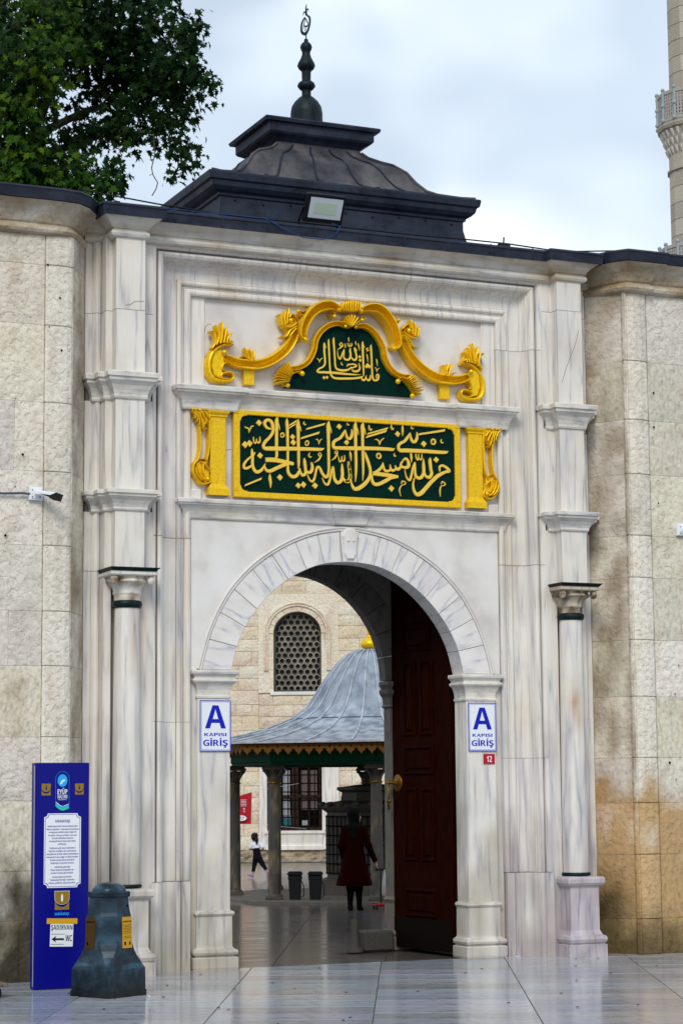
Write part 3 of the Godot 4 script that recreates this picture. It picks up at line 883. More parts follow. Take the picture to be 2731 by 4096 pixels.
func voussoirs(root: Node3D, A: Array, B: Array, z0: float, z1: float, m: String) -> void:
	var nsub := 4
	var ea := arc_pts(A, nsub)
	var ib := arc_pts(B, nsub)
	for g in [-1.0, 1.0]:
		for i in A.size() - 1:
			var poly := PackedVector2Array()
			for s in nsub + 1: poly.append(Vector2(g * ea[i * nsub + s].x, ea[i * nsub + s].y))
			for s in nsub + 1: poly.append(Vector2(g * ib[(i + 1) * nsub - s].x, ib[(i + 1) * nsub - s].y))
			var q := Geometry2D.offset_polygon(poly, -0.0022, Geometry2D.JOIN_MITER)
			var c := Vector2()
			for p in q[0]: c += p
			c /= q[0].size()
			var up := (c - Vector2(0, 2.6)).normalized()
			var t := Transform3D(Basis(Vector3(up.y, -up.x, 0), Vector3(up.x, up.y, 0), Vector3(0, 0, 1)), Vector3(c.x, c.y, 0))
			var b := MB.new()
			b.xf = t.affine_inverse()
			var v := rng.randf_range(0.90, 1.05)
			b.col = Color(v, v * rng.randf_range(0.985, 1.01), v * rng.randf_range(0.99, 1.045))
			b.prism(q[0], z0, z1 + rng.randf_range(-0.002, 0.003), 0.004)
			inst("voussoir", b.mesh(MAT[m + str(rng.randi() % 5)] if m == "arch" else MAT[m]), root, t)

func mir(P: Array) -> Array:   # the same plan on the right-hand side, run the other way
	var o := []
	for i in range(P.size() - 1, -1, -1): o.append(Vector2(-P[i].x, P[i].y))
	return o

func vert(y0: float, y1: float) -> Array:
	var o := []
	var k := maxi(1, int(ceil((y1 - y0) / 0.22)))
	for i in k + 1: o.append(Vector2(0, lerpf(y0, y1, float(i) / k)))
	return o

func gateway() -> void:
	GATE = thing("marble_gateway", "tall white marble gate with arched opening, gilt carving and dark lead roof", "gateway")
	var G := GATE
	# piers of the arch
	for g in [-1.0, 1.0]:
		var x0 := -1.54 if g < 0 else 1.225
		var x1 := -1.225 if g < 0 else 1.54
		var P := [Vector2(x0, -0.24), Vector2(x0, 0), Vector2(x1, 0), Vector2(x1, -0.24)]
		var b := MB.new()
		b.sweep(P, vert(0.5, 2.47))
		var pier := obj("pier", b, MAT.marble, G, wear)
		b = MB.new()
		b.sweep(P, [Vector2(0.055, 0.0), Vector2(0.06, 0.02), Vector2(0.06, 0.105), Vector2(0.052, 0.113), Vector2(0.03, 0.116), Vector2(0.03, 0.125), Vector2(0.052, 0.135), Vector2(0.06, 0.155), Vector2(0.052, 0.178), Vector2(0.03, 0.188), Vector2(0.018, 0.20), Vector2(0.016, 0.22), Vector2(0.016, 0.34), Vector2(0.014, 0.475), Vector2(0.022, 0.482), Vector2(0.034, 0.50), Vector2(0.028, 0.518), Vector2(0.0, 0.53)], false, false, 0.12)
		obj("pier_base", b, MAT.marble, pier, wear)
		b = MB.new()
		b.sweep(P, [Vector2(0.0, 2.455), Vector2(0.012, 2.462), Vector2(0.014, 2.478), Vector2(0.004, 2.49), Vector2(0.004, 2.505), Vector2(0.008, 2.535), Vector2(0.02, 2.57), Vector2(0.036, 2.598), Vector2(0.05, 2.604), Vector2(0.06, 2.618), Vector2(0.058, 2.634), Vector2(0.042, 2.642), Vector2(0.04, 2.655), Vector2(0.052, 2.672), Vector2(0.07, 2.682), Vector2(0.074, 2.70), Vector2(0.07, 2.717), Vector2(0.0, 2.719)])
		obj("impost", b, MAT.marble_h, pier, wear)
	# arch ring, keystone and the slab of wall around it
	var ring := part("arch_ring", G)
	voussoirs(ring, EXT, INT, -0.24, 0.0, "arch")
	var ks := MB.new()
	ks.prism(PackedVector2Array([Vector2(-0.072, 3.768), Vector2(0.072, 3.768), Vector2(0.095, 4.062), Vector2(-0.095, 4.062)]), -0.24, 0.018, 0.006)
	var kb := obj("keystone", ks, MAT.arch1, ring)
	ks = MB.new()
	ks.prism(PackedVector2Array([Vector2(-0.035, 3.79), Vector2(0.035, 3.79), Vector2(0.065, 3.85), Vector2(0.072, 3.98), Vector2(0.088, 4.02), Vector2(0.055, 4.085), Vector2(0, 4.10), Vector2(-0.055, 4.085), Vector2(-0.088, 4.02), Vector2(-0.072, 3.98), Vector2(-0.065, 3.85)]), 0.0, 0.040, 0.014)
	for q in [-0.028, 0.028]: ks.ball(Vector2(q, 3.985).length() * Vector3(0, 0, 0) + Vector3(q, 3.975, 0.04), 0.014, 5)
	obj("shield", ks, MAT.marble_p, kb)
	var e := arc_pts(EXT, 6)
	var full := []
	for i in e.size(): full.append(Vector2(-e[i].x, e[i].y))
	for i in range(e.size() - 1, -1, -1): full.append(e[i])
	var mo := MB.new()
	mo.sweep(full, [Vector2(0.0, -0.02), Vector2(0.0, 0.008), Vector2(0.004, 0.012), Vector2(0.016, 0.012), Vector2(0.02, 0.004), Vector2(0.024, 0.016), Vector2(0.034, 0.02), Vector2(0.042, 0.012), Vector2(0.044, -0.02)], true)
	obj("arch_moulding", mo, MAT.marble_p, G)
	var sp := PackedVector2Array([Vector2(-1.605, 2.72), Vector2(-1.549, 2.72)])
	for q in full:
		var w: Vector2 = q + (q - Vector2(0, 2.72)).normalized() * 0.043
		if w.y > 2.74: sp.append(w)
	sp.append_array([Vector2(1.549, 2.72), Vector2(1.605, 2.72), Vector2(1.605, 4.14), Vector2(-1.605, 4.14)])
	var sb := MB.new()
	sb.prism(sp, -0.24, -0.006, 0.0)
	obj("spandrel", sb, MAT.marble_p, G)
	for g in [-1.0, 1.0]:   # filler strips between piers and frame
		var fb := MB.new()
		fb.box(Vector3(minf(g * 1.538, g * 1.63), 0.0, -0.24), Vector3(maxf(g * 1.538, g * 1.63), 2.72, -0.03))
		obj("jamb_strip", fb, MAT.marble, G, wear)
	# upper panels
	var up := MB.new()
	up.box(Vector3(-1.62, 5.3, -0.24), Vector3(1.62, 6.26, -0.035))
	obj("upper_panel", up, MAT.marble_p, G)
	for g in [-1.0, 1.0]:
		var q := MB.new()
		q.box(Vector3(g * 1.540 - 0.075, 5.36, -0.1), Vector3(g * 1.540 + 0.0735, 6.24, -0.016), 0.004)
		obj("panel_strip", q, MAT.marble, G)
	up = MB.new()
	up.box(Vector3(-1.62, 4.2, -0.24), Vector3(1.62, 5.25, -0.02))
	obj("middle_panel", up, MAT.marble_p, G)
	for g in [-1.0, 1.0]:
		var q := MB.new()
		q.box(Vector3(g * 1.56 - 0.055, 4.30, -0.1), Vector3(g * 1.56 + 0.055, 4.40, 0.02), 0.012)
		obj("corner_block", q, MAT.marble_p, G)
	# frame that runs up both sides and across the top
	var FP := [Vector2(0, -0.06), Vector2(0, 0.016), Vector2(0.012, 0.026), Vector2(0.03, 0.03), Vector2(0.048, 0.024), Vector2(0.062, 0.012), Vector2(0.068, 0.0), Vector2(0.085, 0.0), Vector2(0.088, 0.012), Vector2(0.10, 0.026), Vector2(0.116, 0.030), Vector2(0.132, 0.024), Vector2(0.142, 0.008), Vector2(0.15, 0.004), Vector2(0.215, 0.004), Vector2(0.25, 0.012), Vector2(0.275, 0.034), Vector2(0.290, 0.066), Vector2(0.297, 0.098), Vector2(0.306, 0.100), Vector2(0.308, 0.118), Vector2(0.320, 0.142), Vector2(0.342, 0.156), Vector2(0.362, 0.150), Vector2(0.376, 0.118), Vector2(0.381, 0.116), Vector2(0.385, 0.150), Vector2(0.395, 0.166), Vector2(0.43, 0.180)]
	var FT := FP.duplicate()
	for seg in [[Vector2(-1.615, 0.805), Vector2(-1.615, 2.236)], [Vector2(-1.615, 2.239), Vector2(-1.615, 3.928)], [Vector2(-1.615, 3.933), Vector2(-1.615, 6.235), Vector2(-0.553, 6.235)], [Vector2(-0.549, 6.235), Vector2(0.618, 6.235)], [Vector2(0.622, 6.235), Vector2(1.615, 6.235), Vector2(1.615, 5.96)], [Vector2(1.615, 5.956), Vector2(1.615, 3.80)], [Vector2(1.615, 3.795), Vector2(1.615, 1.905)], [Vector2(1.615, 1.902), Vector2(1.615, 0.805)]]:
		var fr := MB.new()
		var v := rng.randf_range(0.95, 1.03)
		fr.col = Color(v, v * rng.randf_range(0.985, 1.0), v * rng.randf_range(0.97, 1.01))
		fr.sweep(seg, FT, true, false, 0.25)
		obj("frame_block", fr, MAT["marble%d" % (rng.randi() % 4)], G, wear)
	var gap := MB.new()
	gap.col = Color(0.35, 0.33, 0.31)
	var FB := []
	for q in FT: FB.append(Vector2(q.x + 0.007, q.y - 0.010))
	gap.sweep([Vector2(-1.615, 0.0), Vector2(-1.615, 6.235), Vector2(1.615, 6.235), Vector2(1.615, 0.0)], FB, true)
	obj("frame_core", gap, MAT.marble, G)
	for g in [-1.0, 1.0]:   # plain foot of the frame
		var q := MB.new()
		var x := 1.623
		q.sweep([Vector2(g * x, 0.0), Vector2(g * x, 0.80)] if g < 0 else [Vector2(g * x, 0.80), Vector2(g * x, 0.0)], [Vector2(0, -0.05), Vector2(0, 0.04), Vector2(0.08, 0.042), Vector2(0.085, 0.026), Vector2(0.10, 0.046), Vector2(0.135, 0.046), Vector2(0.145, 0.026), Vector2(0.22, 0.028), Vector2(0.27, 0.055), Vector2(0.295, 0.098), Vector2(0.30, 0.115), Vector2(0.32, 0.15), Vector2(0.343, 0.162), Vector2(0.37, 0.155), Vector2(0.38, 0.165), Vector2(0.43, 0.192)], true, false, 0.16)
		var top := MB.new()
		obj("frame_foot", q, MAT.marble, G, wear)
	# shelf cornices
	var SH := [Vector2(0.0, 0.0), Vector2(0.012, 0.004), Vector2(0.02, 0.018), Vector2(0.024, 0.045), Vector2(0.034, 0.082), Vector2(0.052, 0.115), Vector2(0.076, 0.143), Vector2(0.095, 0.155), Vector2(0.097, 0.172), Vector2(0.112, 0.176), Vector2(0.114, 0.212), Vector2(0.106, 0.222), Vector2(-0.1, 0.228)]
	for s in [[5.142, 0.0, true], [4.122, 0.0, false]]:
		var q := MB.new()
		q.xf = Transform3D(Basis(), Vector3(0, s[0], 0))
		var P := [Vector2(-1.69, -0.06), Vector2(-1.69, 0.045), Vector2(-1.18, 0.045), Vector2(-1.17, 0.005), Vector2(1.17, 0.005), Vector2(1.18, 0.045), Vector2(1.69, 0.045), Vector2(1.69, -0.06)]
		var prof := SH
		if not s[2]:
			P = [Vector2(-1.665, -0.06), Vector2(-1.665, 0.0), Vector2(-0.165, 0.0), Vector2(-0.155, 0.022), Vector2(0.155, 0.022), Vector2(0.165, 0.0), Vector2(1.665, 0.0), Vector2(1.665, -0.06)]
			prof = []
			for k in SH: prof.append(Vector2(k.x * 0.9, k.y * 0.82))
		q.sweep(P, prof)
		obj("shelf_cornice", q, MAT.marble_h, G, wear)
	# side pilasters, their bands, and the columns below
	var PIL := [Vector2(-2.64, -0.05), Vector2(-2.64, 0.01), Vector2(-2.575, 0.01), Vector2(-2.57, 0.03), Vector2(-2.552, 0.052), Vector2(-2.53, 0.058), Vector2(-2.508, 0.05), Vector2(-2.497, 0.035), Vector2(-2.497, 0.18), Vector2(-2.437, 0.18), Vector2(-2.437, 0.30), Vector2(-2.159, 0.30), Vector2(-2.159, 0.175), Vector2(-2.035, 0.178)]
	var LOWP := [Vector2(-2.64, -0.05), Vector2(-2.64, 0.01), Vector2(-2.575, 0.01), Vector2(-2.57, 0.03), Vector2(-2.552, 0.052), Vector2(-2.53, 0.058), Vector2(-2.508, 0.05), Vector2(-2.497, 0.035), Vector2(-2.497, 0.15), Vector2(-2.425, 0.15), Vector2(-2.425, 0.02), Vector2(-2.165, 0.02), Vector2(-2.165, 0.165), Vector2(-2.10, 0.172), Vector2(-2.035, 0.178)]
	var BAND := [Vector2(-2.57, -0.02), Vector2(-2.57, 0.05), Vector2(-2.497, 0.05), Vector2(-2.497, 0.18), Vector2(-2.437, 0.18), Vector2(-2.437, 0.30), Vector2(-2.159, 0.30), Vector2(-2.159, 0.178), Vector2(-2.09, 0.178), Vector2(-2.09, 0.05)]
	var BP := [Vector2(0, 0.0), Vector2(0.016, 0.004), Vector2(0.022, 0.02), Vector2(0.02, 0.04), Vector2(0.03, 0.075), Vector2(0.05, 0.12), Vector2(0.078, 0.152), Vector2(0.086, 0.16), Vector2(0.088, 0.19), Vector2(0.104, 0.193), Vector2(0.105, 0.232), Vector2(0.098, 0.24), Vector2(-0.02, 0.245)]
	for g in [-1.0, 1.0]:
		var b := MB.new()
		var P := PIL if g < 0 else mir(PIL)
		b.sweep(P, vert(3.59, 4.14))
		var pil := obj("pilaster", b, MAT.marble1, G, wear)
		for s in [[4.27, 5.165, 2], [5.36, 5.98 if g < 0 else 6.35, 3], [5.984 if g < 0 else 6.354, 6.70, 0]]:
			b = MB.new()
			b.sweep(P, vert(s[0], s[1]))
			obj("pilaster_shaft", b, MAT["marble%d" % s[2]], pil, wear)
		for y in [5.152, 4.128]:
			b = MB.new()
			b.xf = Transform3D(Basis(), Vector3(0, y, 0)) * Transform3D(Basis.from_scale(Vector3(1, 1.0 if y > 5 else 0.78, 1)), Vector3())
			b.sweep(BAND if g < 0 else mir(BAND), BP)
			obj("pilaster_band", b, MAT.marble_h, pil, wear)
		b = MB.new()
		b.sweep(LOWP if g < 0 else mir(LOWP), vert(0.0, 3.6))
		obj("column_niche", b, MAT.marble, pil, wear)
		var sof := MB.new()
		sof.box(Vector3(g * 2.297 - 0.14, 3.55, 0.0), Vector3(g * 2.297 + 0.14, 3.60, 0.297))
		obj("pilaster_foot", sof, MAT.marble, pil)
		var cx: float = g * 2.29
		var cz := 0.205
		var col := part("column", G)
		b = MB.new()
		var sh := []
		for i in 16:
			var t := i / 15.0
			sh.append(Vector2(lerpf(0.127, 0.112, t) + 0.004 * sin(t * PI), lerpf(0.79, 3.265, t)))
		b.lathe(sh, Vector3(cx, 0, cz), 28)
		obj("shaft", b, MAT.marble, col, wear)
		b = MB.new()
		b.lathe([Vector2(0.12, 3.25), Vector2(0.132, 3.262), Vector2(0.138, 3.285), Vector2(0.132, 3.31), Vector2(0.118, 3.318)], Vector3(cx, 0, cz), 28)
		obj("neck_ring", b, MAT.bronze, col)
		b = MB.new()
		b.lathe([Vector2(0.13, 0.765), Vector2(0.143, 0.772), Vector2(0.143, 0.792), Vector2(0.12, 0.80)], Vector3(cx, 0, cz), 28)
		obj("base_ring", b, MAT.bronze, col)
		b = MB.new()
		b.lathe([Vector2(0.118, 3.312), Vector2(0.12, 3.36), Vector2(0.124, 3.372), Vector2(0.134, 3.38), Vector2(0.128, 3.395), Vector2(0.132, 3.42), Vector2(0.152, 3.455), Vector2(0.18, 3.475), Vector2(0.194, 3.482), Vector2(0.196, 3.495), Vector2(0.178, 3.51), Vector2(0.176, 3.535), Vector2(0.19, 3.55)], Vector3(cx, 0, cz), 28)
		for q in [-1.0, 1.0]:
			for z in [-1.0, 1.0]: 
				b.ball(Vector3(cx + q * 0.172, 3.497, cz + z * 0.16), 0.045, 6, Vector3(0.8, 1, 0.8))
				b.ball(Vector3(cx + q * 0.176, 3.497, cz + z * 0.172), 0.026, 5)
		b.box(Vector3(cx - 0.215, 3.532, cz - 0.2), Vector3(cx + 0.215, 3.576, cz + 0.215), 0.01)
		obj("capital", b, MAT.marble, col, func(p, _n):
			var s := nz.get_noise_3d(p.x * 9, p.y * 9, p.z * 9) + 0.35 * sin(p.y * 40.0)
			return Color(1.1, 1.06, 1.0).lerp(Color(0.30, 0.17, 0.08), clampf(s * 1.3, 0, 1)) if g < 0 else Color(0.75, 0.68, 0.56).lerp(Color(0.14, 0.10, 0.06), clampf(s * 1.4 + 0.25, 0, 1)))
		b = MB.new()
		b.sweep([Vector2(cx - 0.2, -0.01), Vector2(cx - 0.2, 0.42), Vector2(cx + 0.2, 0.42), Vector2(cx + 0.2, -0.01)], [Vector2(0.0, 3.572), Vector2(0.012, 3.576), Vector2(0.018, 3.590), Vector2(0.030, 3.594), Vector2(0.031, 3.603), Vector2(-0.1, 3.605)])
		obj("abacus", b, MAT.bronze, col)
		b = MB.new()
		var hw := 0.158
		b.sweep([Vector2(cx - hw, 0.0), Vector2(cx - hw, 0.365), Vector2(cx + hw, 0.365), Vector2(cx + hw, 0.0)], [Vector2(0.052, 0.0), Vector2(0.052, 0.115), Vector2(0.03, 0.122), Vector2(0.044, 0.135), Vector2(0.055, 0.165), Vector2(0.046, 0.195), Vector2(0.022, 0.205), Vector2(0.012, 0.225), Vector2(0.0, 0.25), Vector2(0.0, 0.45), Vector2(0.0, 0.655), Vector2(0.012, 0.672), Vector2(0.03, 0.68), Vector2(0.044, 0.70), Vector2(0.045, 0.735), Vector2(0.035, 0.758), Vector2(-0.1, 0.765)], false, false, 0.12)
		obj("pedestal", b, MAT.marble, col, func(p, _n):
			var s := nz.get_noise_3d(p.x * 5, p.y * 2.5, p.z * 5)
			return Color(0.66, 0.62, 0.70).lerp(Color(0.42, 0.38, 0.45), clampf(s * 2.0 + 0.15, 0, 1)) if g > 0 else Color(0.78, 0.77, 0.76).lerp(Color(0.52, 0.48, 0.44), clampf(s * 2.0 + 0.1, 0, 1)))
	# main cornice and its lead edge
	var CP := [Vector2(-2.66, 0.0), Vector2(-2.42, 0.02), Vector2(-2.42, 0.26), Vector2(-2.20, 0.26), Vector2(-2.20, 0.16), Vector2(2.20, 0.16), Vector2(2.20, 0.26), Vector2(2.42, 0.26), Vector2(2.42, 0.02), Vector2(2.66, 0.0)]
	var cb := MB.new()
	cb.sweep(CP, [Vector2(-0.05, 6.645), Vector2(0.045, 6.648), Vector2(0.066, 6.662), Vector2(0.075, 6.685), Vector2(0.068, 6.708), Vector2(0.05, 6.72), Vector2(0.048, 6.73), Vector2(0.062, 6.735), Vector2(0.075, 6.755), Vector2(0.10, 6.785), Vector2(0.135, 6.81), Vector2(0.162, 6.825), Vector2(0.168, 6.838), Vector2(0.0, 6.84)])
	obj("cornice", cb, MAT.marble_h, G, func(p, n):
		var c := wear(p, n)
		var s := nz.get_noise_3d(p.x * 2.0, p.y * 6.0, p.z * 2)
		var k := clampf(s * 1.6 + (0.35 if absf(p.x) > 1.9 else 0.0), 0, 0.8)
		return c.lerp(Color(0.62, 0.48, 0.28), k))
	cb = MB.new()
	cb.sweep(CP, [Vector2(0.14, 6.832), Vector2(0.19, 6.826), Vector2(0.198, 6.90), Vector2(0.206, 6.912), Vector2(0.20, 6.93), Vector2(0.18, 6.94), Vector2(0.0, 6.965), Vector2(-0.35, 7.0)], false, false, 0.3)
	for i in 9:   # welts where the sheets overlap
		var x := -1.9 + i * 0.47
		cb.box(Vector3(x, 6.828, 0.33), Vector3(x + 0.012, 6.94, 0.366), 0.004)
	obj("lead_edge", cb, MAT.lead, G, func(p, _n):
		var s := nz.get_noise_3d(p.x * 3, p.y * 8, p.z * 3)
		return Color(0.52, 0.52, 0.54).lerp(Color(1.0, 0.9, 0.85), clampf(s * 1.5, 0, 1)))
	# body of the gate and the passage
	var bd := MB.new()
	for g in [-1.0, 1.0]:
		bd.box(Vector3(minf(g * 1.30, g * 2.62), 0, -1.78), Vector3(maxf(g * 1.30, g * 2.62), 6.9, -0.25))
		bd.box(Vector3(minf(g * 2.0, g * 2.63), 0, -0.26), Vector3(maxf(g * 2.0, g * 2.63), 6.8, 0.0))
	bd.box(Vector3(-1.31, 4.6, -1.78), Vector3(1.31, 6.9, -0.25))
	bd.box(Vector3(-2.62, 6.9, -2.3), Vector3(2.62, 6.97, 0.12))
	obj("gate_body", bd, MAT.vault, G)
	# barrel vault of the passage, built of stones
	var va := part("vault", G)
	var k := 9
	for i in k:
		for j in 3:
			var a0 := PI * i / k
			var a1 := PI * (i + 1) / k
			var b := MB.new()
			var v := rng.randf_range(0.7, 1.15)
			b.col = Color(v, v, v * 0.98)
			var z1 := -0.245 - j * 0.39
			var z0 := z1 - 0.384
			var q := PackedVector2Array()
			for s in 4: q.append(Vector2(cos(lerpf(a0 + 0.004, a1 - 0.004, s / 3.0)) * 1.29, 3.06 + sin(lerpf(a0 + 0.004, a1 - 0.004, s / 3.0)) * 1.38))
			for s in 4: q.append(Vector2(cos(lerpf(a1 - 0.004, a0 + 0.004, s / 3.0)) * 1.5, 3.06 + sin(lerpf(a1 - 0.004, a0 + 0.004, s / 3.0)) * 1.6))
			b.prism(q, z0, z1, 0.004)
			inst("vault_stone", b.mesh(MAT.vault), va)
	# arch at the back of the passage
	var ba := part("rear_arch", G)
	var A := []
	var B := []
	for i in 8:
		var t := (PI / 2 - 0.0) * i / 7.0
		A.append(Vector2(cos(t) * 1.32, 2.72 + sin(t) * 1.30)); B.append(Vector2(cos(t) * 1.03, 2.72 + sin(t) * 1.07))
	A[7].x = 0.004; B[7].x = 0.004
	voussoirs(ba, A, B, -1.57, -1.42, "dark_marble")
	var lu := PackedVector2Array([Vector2(-1.31, 2.72), Vector2(-1.30, 2.72)])
	for i in 15: lu.append(Vector2(-cos(PI * i / 14.0) * 1.30, 2.72 + sin(PI * i / 14.0) * 1.28))
	lu.append_array(PackedVector2Array([Vector2(1.30, 2.71), Vector2(1.32, 2.71), Vector2(1.32, 4.62), Vector2(-1.32, 4.62), Vector2(-1.32, 2.71)]))
	var lb := MB.new()
	lb.prism(PackedVector2Array(Array(lu).slice(2)), -1.6, -1.425, 0.0, true)
	obj("rear_wall", lb, MAT.vault, ba)
	for g in [-1.0, 1.0]:
		var x0 := -1.31 if g < 0 else 1.075
		var x1 := -1.075 if g < 0 else 1.31
		var b := MB.new()
		b.sweep([Vector2(x0, -1.57), Vector2(x0, -1.42), Vector2(x1, -1.42), Vector2(x1, -1.57), Vector2(x0, -1.57)], [Vector2(0.06, 0), Vector2(0.06, 0.12), Vector2(0.045, 0.13), Vector2(0.06, 0.16), Vector2(0.04, 0.19), Vector2(0.02, 0.2), Vector2(0.015, 0.46), Vector2(0.03, 0.5), Vector2(0.0, 0.53), Vector2(0.0, 1.3), Vector2(0.0, 2.44), Vector2(0.03, 2.455), Vector2(0.008, 2.48), Vector2(0.02, 2.55), Vector2(0.05, 2.59), Vector2(0.055, 2.62), Vector2(0.03, 2.64), Vector2(0.055, 2.68), Vector2(0.05, 2.715), Vector2(0, 2.72)])
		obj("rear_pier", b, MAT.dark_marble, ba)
	# hairline cracks
	for q in [[[-2.35, 6.02], [-2.30, 6.03], [-2.26, 6.06], [-2.17, 6.07], 0.3012], [[2.20, 5.62], [2.24, 5.74], [2.29, 5.86], [2.36, 6.02], [2.40, 6.16], 0.3012], [[-1.46, 5.9], [-1.44, 5.97], [-1.39, 5.99], -0.034], [[0.4, 5.9], [0.47, 5.92], [0.52, 5.99], [0.6, 6.02], -0.034], [[-1.3, 4.72], [-1.26, 4.78], [-1.2, 4.80], -0.019]]:
		var cr := MB.new()
		var cp := []
		for k2 in q.size() - 1: cp.append(Vector3(q[k2][0], q[k2][1], 0.004))
		cr.stroke(cp, q[-1], 0.0006, [Vector2(-0.5, 0), Vector2(0, 1), Vector2(0.5, 0)], false, 5)
		obj("crack", cr, MAT.joint, G)
	roof()
	door()
	gilding()
	lettering()

func roof() -> void:
	var R := part("lead_roof", GATE)
	var c := Vector3(0.03, 0, -1.12)
	var HX := 1.45
	var HZ := 1.12
	var tier := func(prof: Array, called: String, m: Material, pt: Callable) -> void:
		var b := MB.new()
		for i in 4:
			var U := 14
			for k in prof.size() - 1:
				for u in U:
					var q := []
					for w in [[u, k], [u + 1, k], [u + 1, k + 1], [u, k + 1]]:
						var p: Vector2 = prof[w[1]]
						var ax := HX - 0.82 * p.x
						var az := HZ - 0.60 * p.x
						var t: float = -1.0 + 2.0 * w[0] / float(U)
						var v: Vector3
						match i:
							0: v = Vector3(t * ax, p.y, az)
							1: v = Vector3(ax, p.y, -t * az)
							2: v = Vector3(-t * ax, p.y, -az)
							3: v = Vector3(-ax, p.y, t * az)
						q.append(c + v)
					b.quad(q[0], q[1], q[2], q[3])
		obj(called, b, m, R, pt)
	var dull := func(p: Vector3, _n: Vector3) -> Color:
		var s := nz.get_noise_3d(p.x * 2.0, p.y * 3.0, p.z * 2.0)
		return Color(0.50, 0.52, 0.55).lerp(Color(1.0, 0.90, 0.85), clampf(s * 1.4, 0, 1))
	var pale := func(p: Vector3, _n: Vector3) -> Color:
		var s := nz.get_noise_3d(p.x * 1.6, p.y * 2.0, p.z * 1.6)
		return Color(0.45, 0.46, 0.50).lerp(Color(1.0, 0.95, 0.90), clampf(s * 1.6 + 0.3, 0, 1))
	tier.call([Vector2(0.10, 6.94), Vector2(0.12, 7.0), Vector2(0.155, 7.09), Vector2(0.18, 7.18), Vector2(0.18, 7.265), Vector2(0.155, 7.275), Vector2(0.15, 7.30), Vector2(0.10, 7.32), Vector2(0.055, 7.355), Vector2(0.04, 7.40), Vector2(0.01, 7.415), Vector2(-0.005, 7.47), Vector2(0.0, 7.488), Vector2(0.03, 7.495)], "lower_band", MAT.lead, dull)
	tier.call([Vector2(0.03, 7.493), Vector2(0.2, 7.51), Vector2(0.43, 7.56), Vector2(0.54, 7.605), Vector2(0.65, 7.70), Vector2(0.74, 7.81), Vector2(0.80, 7.86), Vector2(0.88, 7.90), Vector2(1.0, 7.94), Vector2(1.13, 7.995), Vector2(1.2, 8.05), Vector2(1.22, 8.09)], "bell_roof", MAT.lead_pale, pale)
	tier.call([Vector2(1.22, 8.085), Vector2(1.17, 8.12), Vector2(1.09, 8.15), Vector2(1.07, 8.17), Vector2(1.07, 8.255), Vector2(1.01, 8.262), Vector2(0.995, 8.29), Vector2(1.01, 8.305), Vector2(1.86, 8.36)], "cap", MAT.lead, dull)
	# standing seams of the bell
	var prof := [Vector2(0.05, 7.497), Vector2(0.2, 7.515), Vector2(0.43, 7.565), Vector2(0.54, 7.61), Vector2(0.65, 7.705), Vector2(0.74, 7.815), Vector2(0.88, 7.905), Vector2(1.0, 7.945), Vector2(1.13, 8.0), Vector2(1.2, 8.055)]
	for s in [-0.62, -0.2, 0.24, 0.66]:
		var b := MB.new()
		var pts := []
		for p in prof: pts.append(c + Vector3(s * (HX - 0.82 * p.x) + 0.02 * sin(p.x * 5.0), p.y + 0.004, HZ - 0.6 * p.x))
		b.tube(pts, 0.011, 6)
		obj("seam", b, MAT.lead, R, dull)
	for s in [-0.5, 0.45]:
		var b := MB.new()
		var pts := []
		for p in prof: pts.append(c + Vector3(-(HX - 0.82 * p.x), p.y + 0.004, s * (HZ - 0.6 * p.x)))
		b.tube(pts, 0.011, 6)
		obj("seam", b, MAT.lead, R, dull)
	for g in [[-1, 1], [1, 1], [-1, -1], [1, -1]]:
		var b := MB.new()
		var pts := []
		for p in prof: pts.append(c + Vector3(g[0] * (HX - 0.82 * p.x), p.y + 0.004, g[1] * (HZ - 0.6 * p.x)))
		b.tube(pts, 0.016, 6)
		obj("hip", b, MAT.lead_pale, R, pale)
	# nail heads along the band
	for i in 9:
		var b := MB.new()
		b.ball(Vector3(-1.12 + i * 0.29, 7.235 + rng.randf_range(-0.02, 0.02), c.z + HZ - 0.104), 0.012, 4)
		obj("rivet", b, MAT.black, R)
	# finial
	var F := part("finial", GATE)
	var k := 0.000514
	var L := []
	for q in [[2760, 330], [2290, 324], [2260, 320], [2150, 300], [2050, 240], [1960, 150], [1930, 98], [1900, 94], [1820, 92], [1805, 110], [1770, 150], [1720, 185], [1660, 160], [1625, 112], [1600, 90], [1430, 95], [1400, 112], [1370, 150], [1310, 182], [1250, 165], [1150, 110], [1060, 80], [1045, 86], [1018, 84], [980, 104], [920, 122], [870, 105], [830, 70], [812, 45], [775, 42], [760, 38], [745, 14], [690, 12]]:
		L.append(Vector2(q[1] * k * 1.0, 9.74 - q[0] * k * 1.02))
	var b := MB.new()
	b.lathe(L, Vector3(0.06, 0.0, -1.12), 24)
	obj("turned_stem", b, MAT.patina, F)
	b = MB.new()
	b.xf = Transform3D(Basis(Vector3.UP, -0.35), Vector3(0.06, 9.74, -1.12)) * Transform3D(Basis.from_scale(Vector3(k, k, 1)), Vector3())
	var flat := [Vector2(-0.5, -1), Vector2(-0.5, 1), Vector2(0.5, 1), Vector2(0.5, -1)]
